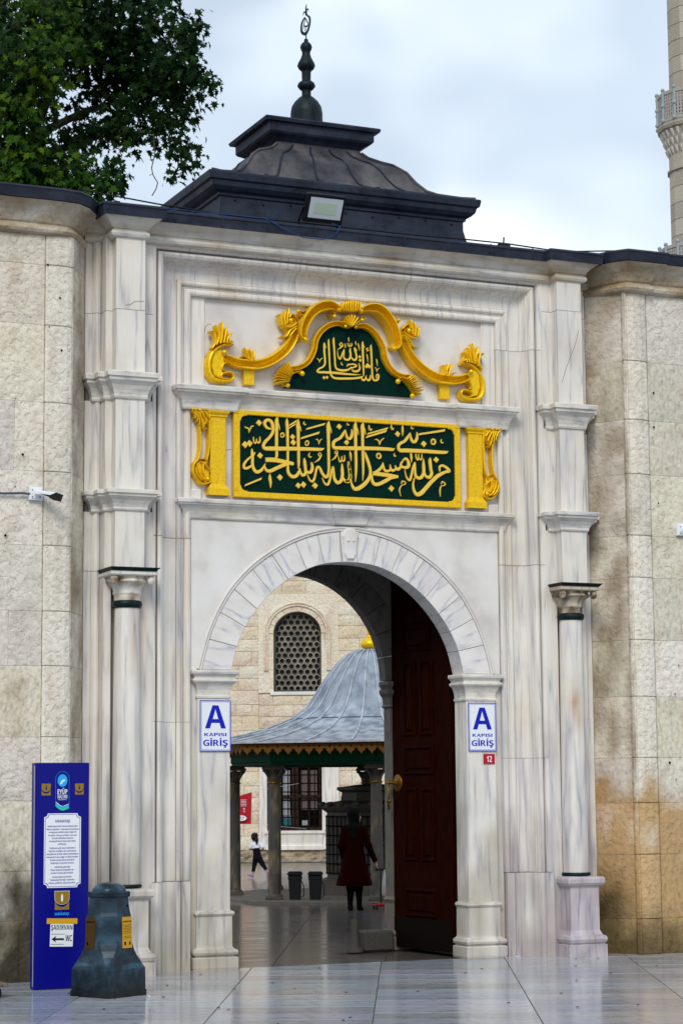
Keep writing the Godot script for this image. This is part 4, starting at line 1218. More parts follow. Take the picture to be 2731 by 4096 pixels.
	for s in [[[-20, -310, 20], [-60, -380, 32], [-90, -480, 38], [-95, -580, 42], [-70, -640, 56], [-20, -660, 60], [30, -600, 46], [65, -500, 38], [80, -400, 38], [70, -310, 40], [25, -270, 30], [5, -230, 26], [0, -160, 26], [5, -90, 24], [10, -30, 4]],
		[[20, -250, 12], [15, -180, 18], [30, -135, 20], [50, -150, 16], [48, -180, 8]], [[-5, -270, 16], [-10, -210, 24], [-35, -200, 20], [-55, -240, 16], [-58, -270, 8]],
		[[-10, -320, 16], [-30, -420, 16], [-55, -520, 16], [-60, -570, 10]], [[-10, -330, 16], [25, -400, 18], [45, -450, 18], [20, -520, 16]], [[-35, -490, 18], [0, -500, 22], [25, -480, 14]], [[-20, -500, 18], [-10, -560, 18], [-20, -600, 16]], [[0, -640, 40], [0, -700, 26], [0, -750, 22]]]:
		var pts := []
		for p in s: pts.append(Vector3(p[0], p[1], p[2]))
		b.stroke(pts, 0.0, 0.007, flat)
	obj("openwork_tip", b, MAT.bronze, F)

func door() -> void:
	var D := part("door_leaf", GATE)
	var t := Transform3D(Basis(Vector3(0.109, 0, 0.994), Vector3.UP, Vector3(-0.994, 0, 0.109)), Vector3(1.09, 0.035, -1.40))
	D.transform = t
	var W := 1.10
	var b := MB.new()
	var P := PackedVector2Array([Vector2(0, 0), Vector2(W, 0), Vector2(W, 2.75)])
	for i in 9:
		var a := PI / 2 * i / 8.0
		P.append(Vector2(W - 0.02 - sin(a) * (W - 0.02), 2.75 + 0.96 * sin(a) if i < 8 else 3.72) if false else Vector2(W * cos(a), 2.75 + 0.97 * sin(a)))
	b.prism(P, -0.05, 0.0, 0.004, true)
	obj("slab", b, MAT.door, D)
	for q in [[0.25, 2.13, 0.44, 2.84], [0.57, 2.13, 0.76, 2.84], [0.25, 1.74, 0.76, 1.99], [0.25, 0.88, 0.44, 1.57], [0.57, 0.88, 0.76, 1.57], [0.25, 0.33, 0.80, 0.57], [0.25, 2.98, 0.72, 3.22]]:
		var c := MB.new()
		var pr := [Vector2(-0.012, 0.0), Vector2(-0.01, 0.012), Vector2(0.0, 0.018), Vector2(0.012, 0.016), Vector2(0.02, 0.006), Vector2(0.026, 0.004)]
		c.sweep([Vector2(q[0], q[1]), Vector2(q[0], q[3]), Vector2(q[2], q[3]), Vector2(q[2], q[1])], pr, true, true)
		c.prism(PackedVector2Array([Vector2(q[0] + 0.035, q[1] + 0.035), Vector2(q[2] - 0.035, q[1] + 0.035), Vector2(q[2] - 0.035, q[3] - 0.035), Vector2(q[0] + 0.035, q[3] - 0.035)]), -0.002, 0.016, 0.014)
		obj("door_panel", c, MAT.door, D)
	var kp := MB.new()
	kp.prism(PackedVector2Array([Vector2(0.004, 0.004), Vector2(W - 0.004, 0.004), Vector2(W - 0.004, 0.30), Vector2(0.004, 0.30)]), 0.0, 0.005, 0.001)
	for i in 14: kp.ball(Vector3(0.04 + i * 0.078, 0.285, 0.005), 0.006, 3)
	obj("kick_plate", kp, MAT.kick, D)
	var K := part("knocker", D)
	K.position = Vector3(0.10, 1.64, 0.0)
	K.scale = Vector3(0.85, 0.9, 0.75)
	var r := MB.new()
	r.xf = Transform3D(Basis(Vector3.RIGHT, PI / 2), Vector3())
	r.xf = r.xf * Transform3D(Basis.from_scale(Vector3(0.62, 0.8, 0.62)), Vector3())
	r.lathe([Vector2(0.155, 0.0), Vector2(0.155, 0.012), Vector2(0.135, 0.022), Vector2(0.125, 0.014), Vector2(0.11, 0.03), Vector2(0.095, 0.024), Vector2(0.08, 0.042), Vector2(0.055, 0.04), Vector2(0.04, 0.065), Vector2(0.0, 0.07)], Vector3(), 28)
	obj("rosette", r, MAT.brass, K)
	r = MB.new()
	r.tube([Vector3(0, 0.0, 0.06), Vector3(-0.01, 0.01, 0.10), Vector3(-0.02, 0.0, 0.135)], 0.022, 8)
	r.ball(Vector3(-0.02, 0.005, 0.145), 0.032, 6)
	var pts := []
	for i in 17:
		var a := TAU * i / 16.0
		pts.append(Vector3(-0.02 + sin(a) * 0.075, -0.135 + cos(a) * 0.13, 0.145 + sin(a) * 0.05))
	r.tube(pts, 0.013, 7)
	for q in [[0.06, -0.2, 0.18], [-0.09, -0.2, 0.11], [-0.02, -0.275, 0.145]]: r.ball(Vector3(q[0], q[1], q[2]), 0.022, 5)
	r.tube([Vector3(-0.02, -0.27, 0.145), Vector3(-0.02, -0.31, 0.145)], [0.02, 0.006], 6)
	obj("ring", r, MAT.brass, K)

func pts(s: String, dx := 0.0) -> Array:
	var o := []
	for t in s.split(" "):
		var q := t.split(",")
		o.append(Vector3(q[0].to_float() / 1000.0 + dx, q[1].to_float() / 1000.0, (q[2].to_float() if q.size() > 2 else 0.0) / 1000.0))
	return o

func flipx(P: Array) -> Array:
	var o := []
	for p in P: o.append(Vector3(-p.x, p.y, p.z))
	return o

func poly2(P: Array) -> PackedVector2Array:
	var o := PackedVector2Array()
	for p in P: o.append(Vector2(p.x, p.y))
	return o

func gilding() -> void:
	var A := part("gilt_scrollwork", GATE)
	for g in [1, -1]:
		for s in ARM:
			var b := MB.new()
			var P := pts(s)
			b.stroke(P if g > 0 else flipx(P), -0.03, 0.115, RIMMED if g > 0 else flipsec(RIMMED), false, 5)
			obj("scroll_arm", b, MAT.gold, A)
		var b := MB.new()
		var i := 0
		for s in VOLUTE:
			var P := pts(s)
			b.stroke(P if g > 0 else flipx(P), -0.03, 0.105 - 0.004 * i, ROUND, true, 5)
			i += 1
		for s in PLUME_BASE:
			var P := poly2(pts(s) if g > 0 else flipx(pts(s)))
			b.prism(P, -0.03, 0.045 + 0.0013 * i, 0.008)
			i += 1
		obj("volute", b, MAT.gold, A)
		i = 0
		for s in PLUME:
			b = MB.new()
			var P := pts(s)
			b.stroke(P if g > 0 else flipx(P), 0.0, 0.100 + 0.004 * (i % 3), ROUND, true, 4)
			obj("leaf_lobe", b, MAT.gold, A)
			i += 1
		b = MB.new()
		for s in KNOBS:
			var p: Vector3 = pts(s)[0]
			b.ball(Vector3(p.x * g, p.y, 0.075), p.z * 1.0, 7)
		obj("knob", b, MAT.gold, A)
		b = MB.new()
		i = 0
		for s in POST:
			b.prism(poly2(pts(s) if g > 0 else flipx(pts(s))), -0.03, 0.03 + 0.02 * i, 0.003)
			i += 1
		obj("scroll_post", b, MAT.gold_flat, A)
		# carved drop beside the gilt pilaster
		var S := part("side_drop", GATE)
		b = MB.new()
		i = 0
		for s in SIDE_RAIL:
			b.stroke(pts(s) if g > 0 else flipx(pts(s)), -0.02, 0.085 + 0.003 * i, ROUND, true, 5)
			i += 1
		for s in SIDE_BASE:
			b.prism(poly2(pts(s) if g > 0 else flipx(pts(s))), -0.02, 0.035 + 0.0015 * i, 0.006)
			i += 1
		obj("rail", b, MAT.gold, S)
		for s in SIDE_LEAF:
			b = MB.new()
			b.stroke(pts(s) if g > 0 else flipx(pts(s)), 0.0, 0.082 + 0.003 * (i % 4), ROUND, true, 4)
			obj("leaf_lobe", b, MAT.gold, S)
			i += 1
		b = MB.new()
		for s in SIDE_KNOB:
			var p: Vector3 = pts(s)[0]
			b.ball(Vector3(p.x * g, p.y, 0.06), p.z * 0.62, 6)
		obj("knob", b, MAT.gold, S)
		# gilt pilaster
		var x: float = g * -1.352
		b = MB.new()
		b.sweep([Vector2(x - 0.076, -0.03), Vector2(x - 0.076, 0.04), Vector2(x + 0.076, 0.04), Vector2(x + 0.076, -0.03)], [Vector2(0.028, 4.345), Vector2(0.028, 4.405), Vector2(0.012, 4.43), Vector2(0.0, 4.455), Vector2(0.0, 4.8), Vector2(0.0, 5.085), Vector2(0.012, 5.092), Vector2(0.012, 5.105), Vector2(0.028, 5.125), Vector2(0.032, 5.145), Vector2(0.0, 5.15)])
		obj("gilt_pilaster", b, MAT.gold_flat, GATE)
	var b := MB.new()
	var i := 0
	for s in ARCH_SCROLL:
		b = MB.new()
		b.stroke(pts(s), -0.03, 0.165 if i % 3 == 0 else 0.13 + 0.01 * i / 6.0, RIMMED, false, 5)
		obj("arch_scroll", b, MAT.gold, A)
		i += 1
	i = 0
	for s in SHELL:
		b = MB.new()
		b.stroke(pts(s), -0.01, 0.135 + 0.005 * (i % 2), ROUND, true, 4)
		obj("shell_rib", b, MAT.gold, A)
		i += 1
	b = MB.new()
	for s in KNOBS_TOP:
		var p: Vector3 = pts(s)[0]
		b.ball(Vector3(p.x, p.y, 0.085), p.z, 7)
	obj("knob", b, MAT.gold, A)

func flipsec(s: Array) -> Array:
	var o := []
	for i in range(s.size() - 1, -1, -1): o.append(Vector2(-s[i].x, s[i].y))
	return o

func lettering() -> void:
	# crest under the arched scroll
	var Cn := part("crest", GATE)
	var b := MB.new()
	b.prism(poly2(pts(CREST_FIELD[0])), -0.03, 0.012, 0.002)
	obj("field", b, MAT.green, Cn)
	var i := 0
	for s in INNER_FRAME:
		b = MB.new()
		b.stroke(pts(s), -0.02, 0.085 + 0.004 * (i % 2), RIMMED, false, 5)
		obj("frame", b, MAT.gold, Cn)
		i += 1
	b = MB.new()
	i = 0
	for s in CREST:
		b.stroke(pts(s), 0.011, 0.012 + 0.0006 * (i % 9), LETTER, false, 5)
		i += 1
	for s in CREST_DOTS:
		b.prism(poly2(pts(s)), 0.011, 0.0245 + 0.0006 * (i % 9), 0.002)
		i += 1
	obj("lettering", b, MAT.letter, Cn)
	# long inscription
	var I := part("inscription_panel", GATE)
	b = MB.new()
	b.box(Vector3(-1.19, 4.345, -0.03), Vector3(1.18, 5.15, 0.028), 0.002)
	obj("field", b, MAT.green, I)
	b = MB.new()
	var H := []
	# ring-shaped border with notched corners
	var ox0 := -1.195
	var ox1 := 1.185
	var oy0 := 4.34
	var oy1 := 5.168
	var w := 0.062
	var wt := 0.042
	var wb := 0.055
	b.prism(PackedVector2Array([Vector2(ox0, oy0), Vector2(ox1, oy0), Vector2(ox1, oy0 + wb), Vector2(ox0, oy0 + wb)]), 0.0, 0.05, 0.006)
	b.prism(PackedVector2Array([Vector2(ox0, oy1 - wt), Vector2(ox1, oy1 - wt), Vector2(ox1, oy1), Vector2(ox0, oy1)]), 0.0, 0.05, 0.006)
	b.prism(PackedVector2Array([Vector2(ox0, oy0 + wb), Vector2(ox0 + w, oy0 + wb), Vector2(ox0 + w, oy1 - wt), Vector2(ox0, oy1 - wt)]), 0.0, 0.0495, 0.006)
	b.prism(PackedVector2Array([Vector2(ox1 - w, oy0 + wb), Vector2(ox1, oy0 + wb), Vector2(ox1, oy1 - wt), Vector2(ox1 - w, oy1 - wt)]), 0.0, 0.0495, 0.006)
	for g in [[ox0 + w, oy0 + wb, 1, 1], [ox1 - w, oy0 + wb, -1, 1], [ox0 + w, oy1 - wt, 1, -1], [ox1 - w, oy1 - wt, -1, -1]]:
		var P := PackedVector2Array([Vector2(g[0] - g[2] * 0.01, g[1] - g[3] * 0.01)])
		P.append(Vector2(g[0] + g[2] * 0.072, g[1] - g[3] * 0.01))
		P.append(Vector2(g[0] + g[2] * 0.072, g[1] + g[3] * 0.008))
		for k in 5:
			var a := PI / 2 * k / 4.0
			P.append(Vector2(g[0] + g[2] * (0.058 - 0.05 * sin(a)), g[1] + g[3] * (0.008 + 0.05 * (1.0 - cos(a)))))
		P.append(Vector2(g[0] - g[2] * 0.01, g[1] + g[3] * 0.058))
		b.prism(P, 0.0, 0.0485, 0.004)
	obj("border", b, MAT.gold_flat, I)
	b = MB.new()
	i = 0
	for s in PANEL:
		b.stroke(pts(s), 0.027, 0.017 + 0.0006 * (i % 11), LETTER, false, 5)
		i += 1
	for s in PANEL_DOTS:
		b.prism(poly2(pts(s)), 0.027, 0.0445 + 0.0006 * (i % 11), 0.002)
		i += 1
	obj("lettering", b, MAT.letter, I)

# a run of wall built of stone blocks between two points of the plan; pieces stand proud of a mortar core
func ashlar(root: Node3D, p0: Vector2, p1: Vector2, ys: Array, widths: Vector2, shift: float, m: Material, paint: Callable, fine := 0.09) -> void:
	var L := p0.distance_to(p1)
	var d := (p1 - p0) / L
	var nrm := Vector2(-d.y, d.x)
	var B := Basis(Vector3(d.x, 0, d.y), Vector3.UP, Vector3(nrm.x, 0, nrm.y))
	for r in ys.size() - 1:
		var xs := [0.0]
		var x := -shift * (r % 2) - rng.randf() * widths.x * 0.6
		while x < L:
			x += rng.randf_range(widths.x, widths.y)
			if x > 0.12 and x < L - 0.12: xs.append(x)
		xs.append(L)
		for i in xs.size() - 1:
			var b := MB.new()
			var o := Vector3(p0.x, 0, p0.y) + B * Vector3(xs[i], ys[r], 0)
			var w: float = xs[i + 1] - xs[i]
			var h: float = ys[r + 1] - ys[r]
			var t := Transform3D(B, o)
			var v := rng.randf_range(0.86, 1.05)
			b.col = Color(v, v * rng.randf_range(0.965, 1.0), v * rng.randf_range(0.90, 1.0))
			var g := 0.0012 if fine < 0.15 else 0.005
			var nx := maxi(3, int(w / fine))
			var ny := maxi(3, int(h / fine))
			var pr := rng.randf_range(-0.004, 0.004)
			var P := []
			for ky in ny + 1:
				var row := []
				for kx in nx + 1:
					var u := float(kx) / nx
					var q := float(ky) / ny
					var e := minf(minf(u, 1 - u) * w, minf(q, 1 - q) * h)
					var px := g + u * (w - 2 * g)
					var py := g + q * (h - 2 * g)
					var wob := nz.get_noise_3d((o.x + px) * 6.0, (o.y + py) * 6.0, o.z * 6.0) * 0.007
					var z := pr + wob
					if e < 0.001:
						z = (-0.006 if fine < 0.15 else -0.01) + minf(wob, 0.0)
						var ir := nz.get_noise_3d((o.x + px) * 9.0 + 3.0, (o.y + py) * 9.0, o.z * 5.0)
						px += ir * 0.005 * (1.0 if fine < 0.15 else 2.0); py += ir * 0.004 * (1.0 if fine < 0.15 else 2.0)
					row.append(Vector3(px, py, z))
				P.append(row)
			b.xf = t
			for ky in ny:
				for kx in nx: b.quad(P[ky][kx], P[ky][kx + 1], P[ky + 1][kx + 1], P[ky + 1][kx])
			for kx in nx:
				b.quad(P[0][kx] + Vector3(0, 0, -0.05), P[0][kx + 1] + Vector3(0, 0, -0.05), P[0][kx + 1], P[0][kx])
				b.quad(P[ny][kx], P[ny][kx + 1], P[ny][kx + 1] + Vector3(0, 0, -0.05), P[ny][kx] + Vector3(0, 0, -0.05))
			for ky in ny:
				b.quad(P[ky][0] + Vector3(0, 0, -0.05), P[ky][0], P[ky + 1][0], P[ky + 1][0] + Vector3(0, 0, -0.05))
				b.quad(P[ky][nx], P[ky][nx] + Vector3(0, 0, -0.05), P[ky + 1][nx] + Vector3(0, 0, -0.05), P[ky + 1][nx])
			obj("stone", b, MAT.stone_smooth if m == MAT.stone and rng.randf() < 0.45 else m, root, paint)

func walls() -> void:
	for g in [-1.0, 1.0]:
		var W := thing("stone_wall", "weathered limestone wall left of the marble gate, behind the blue board" if g < 0 else "pale limestone wall right of the marble gate, stained brown near the ground", "wall", Vector3.ZERO, 0.0, "limestone walls beside the gate")
		var ys := [0.0]
		var y := 0.0
		for h in ([0.52, 0.42, 0.60, 0.55, 0.62, 0.48, 0.58, 0.66, 0.62, 0.70, 0.55, 0.32] if g < 0 else [0.34, 0.62, 0.50, 0.44, 0.60, 0.56, 0.62, 0.42, 0.62, 0.55, 0.60, 0.75]):
			y += h
			ys.append(minf(y, 6.62))
		ys[-1] = 6.62
		var FACE := [Vector2(-6.4, 0.405), Vector2(-3.135, 0.405)]
		var QUOIN := [Vector2(-3.10, 0.42), Vector2(-2.905, 0.42)]
		var SPL := [Vector2(-2.862, 0.385), Vector2(-2.64, 0.012)]
		if g > 0:
			FACE = mir(FACE); QUOIN = mir(QUOIN); SPL = mir(SPL)
		ashlar(W, FACE[0], FACE[1], ys, Vector2(0.55, 1.15), 0.3, MAT.stone, stain)
		ashlar(W, SPL[0], SPL[1], ys, Vector2(0.9, 1.0), 0.0, MAT.stone, stain)
		# rounded corner stones: bead and shallow shaft
		for r in ys.size() - 1:
			var b := MB.new()
			var v := rng.randf_range(0.90, 1.05)
			b.col = Color(v, v * 0.99, v * 0.97)
			var P := [Vector2(-3.13, 0.36), Vector2(-3.128, 0.398), Vector2(-3.11, 0.412), Vector2(-3.04, 0.43), Vector2(-2.96, 0.432), Vector2(-2.915, 0.424), Vector2(-2.895, 0.412), Vector2(-2.88, 0.428), Vector2(-2.864, 0.426), Vector2(-2.852, 0.405), Vector2(-2.853, 0.375), Vector2(-2.87, 0.33)]
			if g < 0: P = [Vector2(-3.13, 0.36), Vector2(-3.128, 0.398), Vector2(-3.11, 0.412), Vector2(-3.0, 0.416), Vector2(-2.93, 0.41), Vector2(-2.885, 0.39), Vector2(-2.857, 0.36), Vector2(-2.85, 0.325), Vector2(-2.87, 0.30)]
			else: P = mir(P)
			b.sweep(P, [Vector2(-0.012, ys[r] + 0.001), Vector2(0.0, ys[r] + 0.008), Vector2(0.002, lerpf(ys[r], ys[r + 1], 0.33)), Vector2(0.001, lerpf(ys[r], ys[r + 1], 0.66)), Vector2(0.0, ys[r + 1] - 0.008), Vector2(-0.012, ys[r + 1] - 0.001)], false, false, 0.1)
			obj("corner_stone", b, MAT.stone, W, stain)
		var core := MB.new()
		core.col = Color(0.80, 0.74, 0.64)
		var cp := PackedVector2Array([Vector2(-6.4, 0.38), Vector2(-3.12, 0.38), Vector2(-2.88, 0.36), Vector2(-2.65, -0.01), Vector2(-2.63, -0.9), Vector2(-6.4, -0.9)])
		if g > 0: cp = PackedVector2Array(mir(Array(cp)))
		var c2 := PackedVector2Array()
		for p in cp: c2.append(Vector2(p.x, -p.y))
		core.xf = Transform3D(Basis(Vector3.RIGHT, -PI / 2), Vector3())
		core.prism(c2, 0.0, 6.85, 0.0)
		obj("wall_core", core, MAT.stone, W)
		# cornice and lead
		var CP := [Vector2(-6.4, 0.40), Vector2(-3.05, 0.40), Vector2(-2.95, 0.385), Vector2(-2.885, 0.33), Vector2(-2.80, 0.20), Vector2(-2.70, 0.02), Vector2(-2.66, -0.1)]
		if g > 0: CP = [Vector2(-6.4, 0.40), Vector2(-3.14, 0.40), Vector2(-3.13, 0.43), Vector2(-2.90, 0.43), Vector2(-2.86, 0.38), Vector2(-2.78, 0.20), Vector2(-2.70, 0.02), Vector2(-2.66, -0.1)]
		if g > 0: CP = mir(CP)
		var b := MB.new()
		b.sweep(CP, [Vector2(-0.02, 6.56), Vector2(0.03, 6.57), Vector2(0.055, 6.585), Vector2(0.068, 6.61), Vector2(0.06, 6.64), Vector2(0.035, 6.655), Vector2(0.03, 6.665), Vector2(0.045, 6.68), Vector2(0.06, 6.715), Vector2(0.085, 6.76), Vector2(0.125, 6.80), Vector2(0.17, 6.83), Vector2(0.19, 6.845), Vector2(0.0, 6.86)], false, false, 0.12)
		obj("cornice", b, MAT.stone, W, func(p, n):
			var c := stain(p, n)
			var s := nz.get_noise_3d(p.x * 2.2, p.y * 4.0, p.z * 2.2)
			return c.lerp(Color(0.42, 0.32, 0.19), clampf(0.5 + s, 0.1, 0.85)))
		b = MB.new()
		b.sweep(CP, [Vector2(0.15, 6.855), Vector2(0.20, 6.85), Vector2(0.21, 6.93), Vector2(0.216, 6.945), Vector2(0.20, 6.965), Vector2(0.0, 7.0), Vector2(-0.5, 7.02)], false, false, 0.3)
		obj("lead_coping", b, MAT.lead, W, func(p, _n):
			var s := nz.get_noise_3d(p.x * 3, p.y * 8, p.z * 3)
			return Color(0.52, 0.52, 0.54).lerp(Color(1.0, 0.9, 0.85), clampf(s * 1.5, 0, 1)))
		# small drilled holes left by old fixings
		for i in 26:
			var hx := rng.randf_range(-4.2, -2.95)
			var hy := rng.randf_range(1.5, 6.4)
			b = MB.new()
			b.xf = Transform3D(Basis(Vector3.RIGHT, PI / 2), Vector3(hx * -g, hy, 0.404))
			b.lathe([Vector2(rng.randf_range(0.006, 0.014), 0.016), Vector2(0.0, 0.017)], Vector3(), 7, false)
			obj("fixing_hole", b, MAT.soft_black, W)

func font(bold := true) -> SystemFont:
	var f := SystemFont.new()
	f.font_names = PackedStringArray(["Droid Sans"])
	f.font_weight = 700 if bold else 400
	return f

func txt(parent: Node, called: String, s: String, w: float, h: float, at: Vector3, m: Material, bold := true, depth := 0.001) -> MeshInstance3D:
	var t := TextMesh.new()
	t.text = s; t.font = font(bold); t.font_size = 64; t.pixel_size = 0.01; t.depth = 0.02
	t.curve_step = 4.0
	t.material = m
	var a := t.get_aabb()
	var o := MeshInstance3D.new()
	o.name = called; o.mesh = t
	var sc := Vector3(w / maxf(a.size.x, 0.01), h / maxf(a.size.y, 0.01), depth / 0.02)
	var c := a.get_center()
	o.transform = Transform3D(Basis.from_scale(sc), at - Vector3(c.x * sc.x, c.y * sc.y, 0))
	parent.add_child(o, true)
	return o

# a word in plain capitals; the I is a bare stem
func word(parent: Node, s: String, w: float, h: float, at: Vector3, m: Material) -> void:
	var adv := {"I": 0.34, "İ": 0.34, "K": 0.78, "A": 0.80, "P": 0.74, "S": 0.72, "Ş": 0.72, "G": 0.84, "R": 0.80}
	var total := 0.0
	for ch in s: total += adv[ch]
	var x := -w / 2
	var u := w / total
	for ch in s:
		var cw: float = adv[ch] * u
		var c := at + Vector3(x + cw / 2, 0, 0)
		if ch == "I" or ch == "İ":
			var b := MB.new()
			b.xf = Transform3D(Basis(), c)
			var q := u * 0.105
			b.prism(PackedVector2Array([Vector2(-q, -h / 2), Vector2(q, -h / 2), Vector2(q, h / 2), Vector2(-q, h / 2)]), 0, 0.001)
			if ch == "İ": b.prism(PackedVector2Array([Vector2(-q, h * 0.60), Vector2(q, h * 0.60), Vector2(q, h * 0.80), Vector2(-q, h * 0.80)]), 0, 0.001)
			obj("letter", b, m, parent)
		else:
			var cap := h if ch != "Ş" else h * 1.30
			txt(parent, "letter", ch, cw * 0.88, cap, c - Vector3(0, (cap - h) / 2, 0), m)
		x += cw

func plate(w: float, h: float, z0: float, z1: float, at := Vector3(), ch := 0.001) -> MB:
	var b := MB.new()
	b.xf = Transform3D(Basis(), at)
	b.prism(PackedVector2Array([Vector2(-w / 2, -h / 2), Vector2(w / 2, -h / 2), Vector2(w / 2, h / 2), Vector2(-w / 2, h / 2)]), z0, z1, ch)
	return b

func frame_of(w: float, h: float, t: float, z0: float, z1: float, at := Vector3()) -> MB:
	var b := MB.new()
	b.xf = Transform3D(Basis(), at)
	for q in [[-w / 2, -h / 2, w / 2, -h / 2 + t], [-w / 2, h / 2 - t, w / 2, h / 2], [-w / 2, -h / 2 + t, -w / 2 + t, h / 2 - t], [w / 2 - t, -h / 2 + t, w / 2, h / 2 - t]]:
		b.prism(PackedVector2Array([Vector2(q[0], q[1]), Vector2(q[2], q[1]), Vector2(q[2], q[3]), Vector2(q[0], q[3])]), z0, z1)
	return b

func signs() -> void:
	for g in [-1.0, 1.0]:
		var S := thing("entrance_sign", "white sign reading A KAPISI GİRİŞ on the left pier of the arch" if g < 0 else "white sign reading A KAPISI GİRİŞ on the right pier, above the red number plate", "sign", Vector3(-1.37 if g < 0 else 1.392, 2.206, 0.004), 0.0, "A KAPISI entrance signs")
		obj("board", plate(0.304, 0.468, 0.0, 0.010), MAT.white, S)
		obj("blue_border", frame_of(0.304, 0.468, 0.007, 0.008, 0.0115), MAT.ink, S)
		obj("blue_border", frame_of(0.278, 0.442, 0.0025, 0.008, 0.0115), MAT.ink, S)
		txt(S, "letter", "A", 0.205, 0.212, Vector3(0, 0.082, 0.011), MAT.ink)
		word(S, "KAPISI", 0.222, 0.030, Vector3(0, -0.080, 0.0105), MAT.ink)
		word(S, "GİRİŞ", 0.248, 0.056, Vector3(0, -0.156, 0.0105), MAT.ink)
	var N := thing("number_plate", "small red enamel house number plate reading 12", "number plate", Vector3(1.464, 1.897, 0.004))
	obj("board", plate(0.122, 0.098, 0.0, 0.006), MAT.red, N)
	txt(N, "letters", "12", 0.056, 0.058, Vector3(0, 0, 0.0065), MAT.white)

func arc_poly(cx: float, cy: float, rx: float, ry: float, a0: float, a1: float, k: int) -> PackedVector2Array:
	var o := PackedVector2Array()
	for i in k + 1:
		var a := lerpf(a0, a1, float(i) / k)
		o.append(Vector2(cx + cos(a) * rx, cy + sin(a) * ry))
	return o

func bowl_mark(root: Node3D, called: String, at: Vector3, s: float, rim: bool) -> void:
	# gold square with a round-bottomed bowl, a flame cut in it, and a base below
	var E := part(called, root)
	E.position = at
	var gold: Material = MAT.mark
	var b := MB.new()
	var P := PackedVector2Array([Vector2(0.5, 0.62), Vector2(-0.5, 0.62)])
	P.append_array(arc_poly(0, 0.16, 0.5, 0.42, PI, TAU, 10))
	var Q := PackedVector2Array()
	for p in P: Q.append(p * s)
	if rim:
		var w := MB.new()
		for p in Geometry2D.offset_polygon(Q, s * 0.022, Geometry2D.JOIN_MITER): w.prism(p, 0.0, 0.0008)
		obj("pale_outline", w, MAT.white, E)
	b.prism(Q, 0.0, 0.0016)
	var base := PackedVector2Array([Vector2(-0.5, -0.62) * s, Vector2(0.5, -0.62) * s, Vector2(0.5, -0.06) * s])
	for p in arc_poly(0, 0.08, 0.5, 0.52, TAU - 0.22, PI + 0.22, 10): base.append(p * s)
	base.append(Vector2(-0.5, -0.06) * s)
	b.prism(base, 0.0, 0.0015)
	obj("gold_shape", b, gold, E)
	var f := MB.new()
	var F := PackedVector2Array()
	for i in 13:
		var t := TAU * i / 12.0
		F.append(Vector2(sin(t) * 0.09 * absf(cos(t * 0.5 - PI / 2) * 0.4 + 0.6), cos(t) * 0.27 + 0.18) * s)
	f.prism(F, 0.001, 0.0024)
	obj("flame", f, MAT.white if rim else MAT.blue, E)

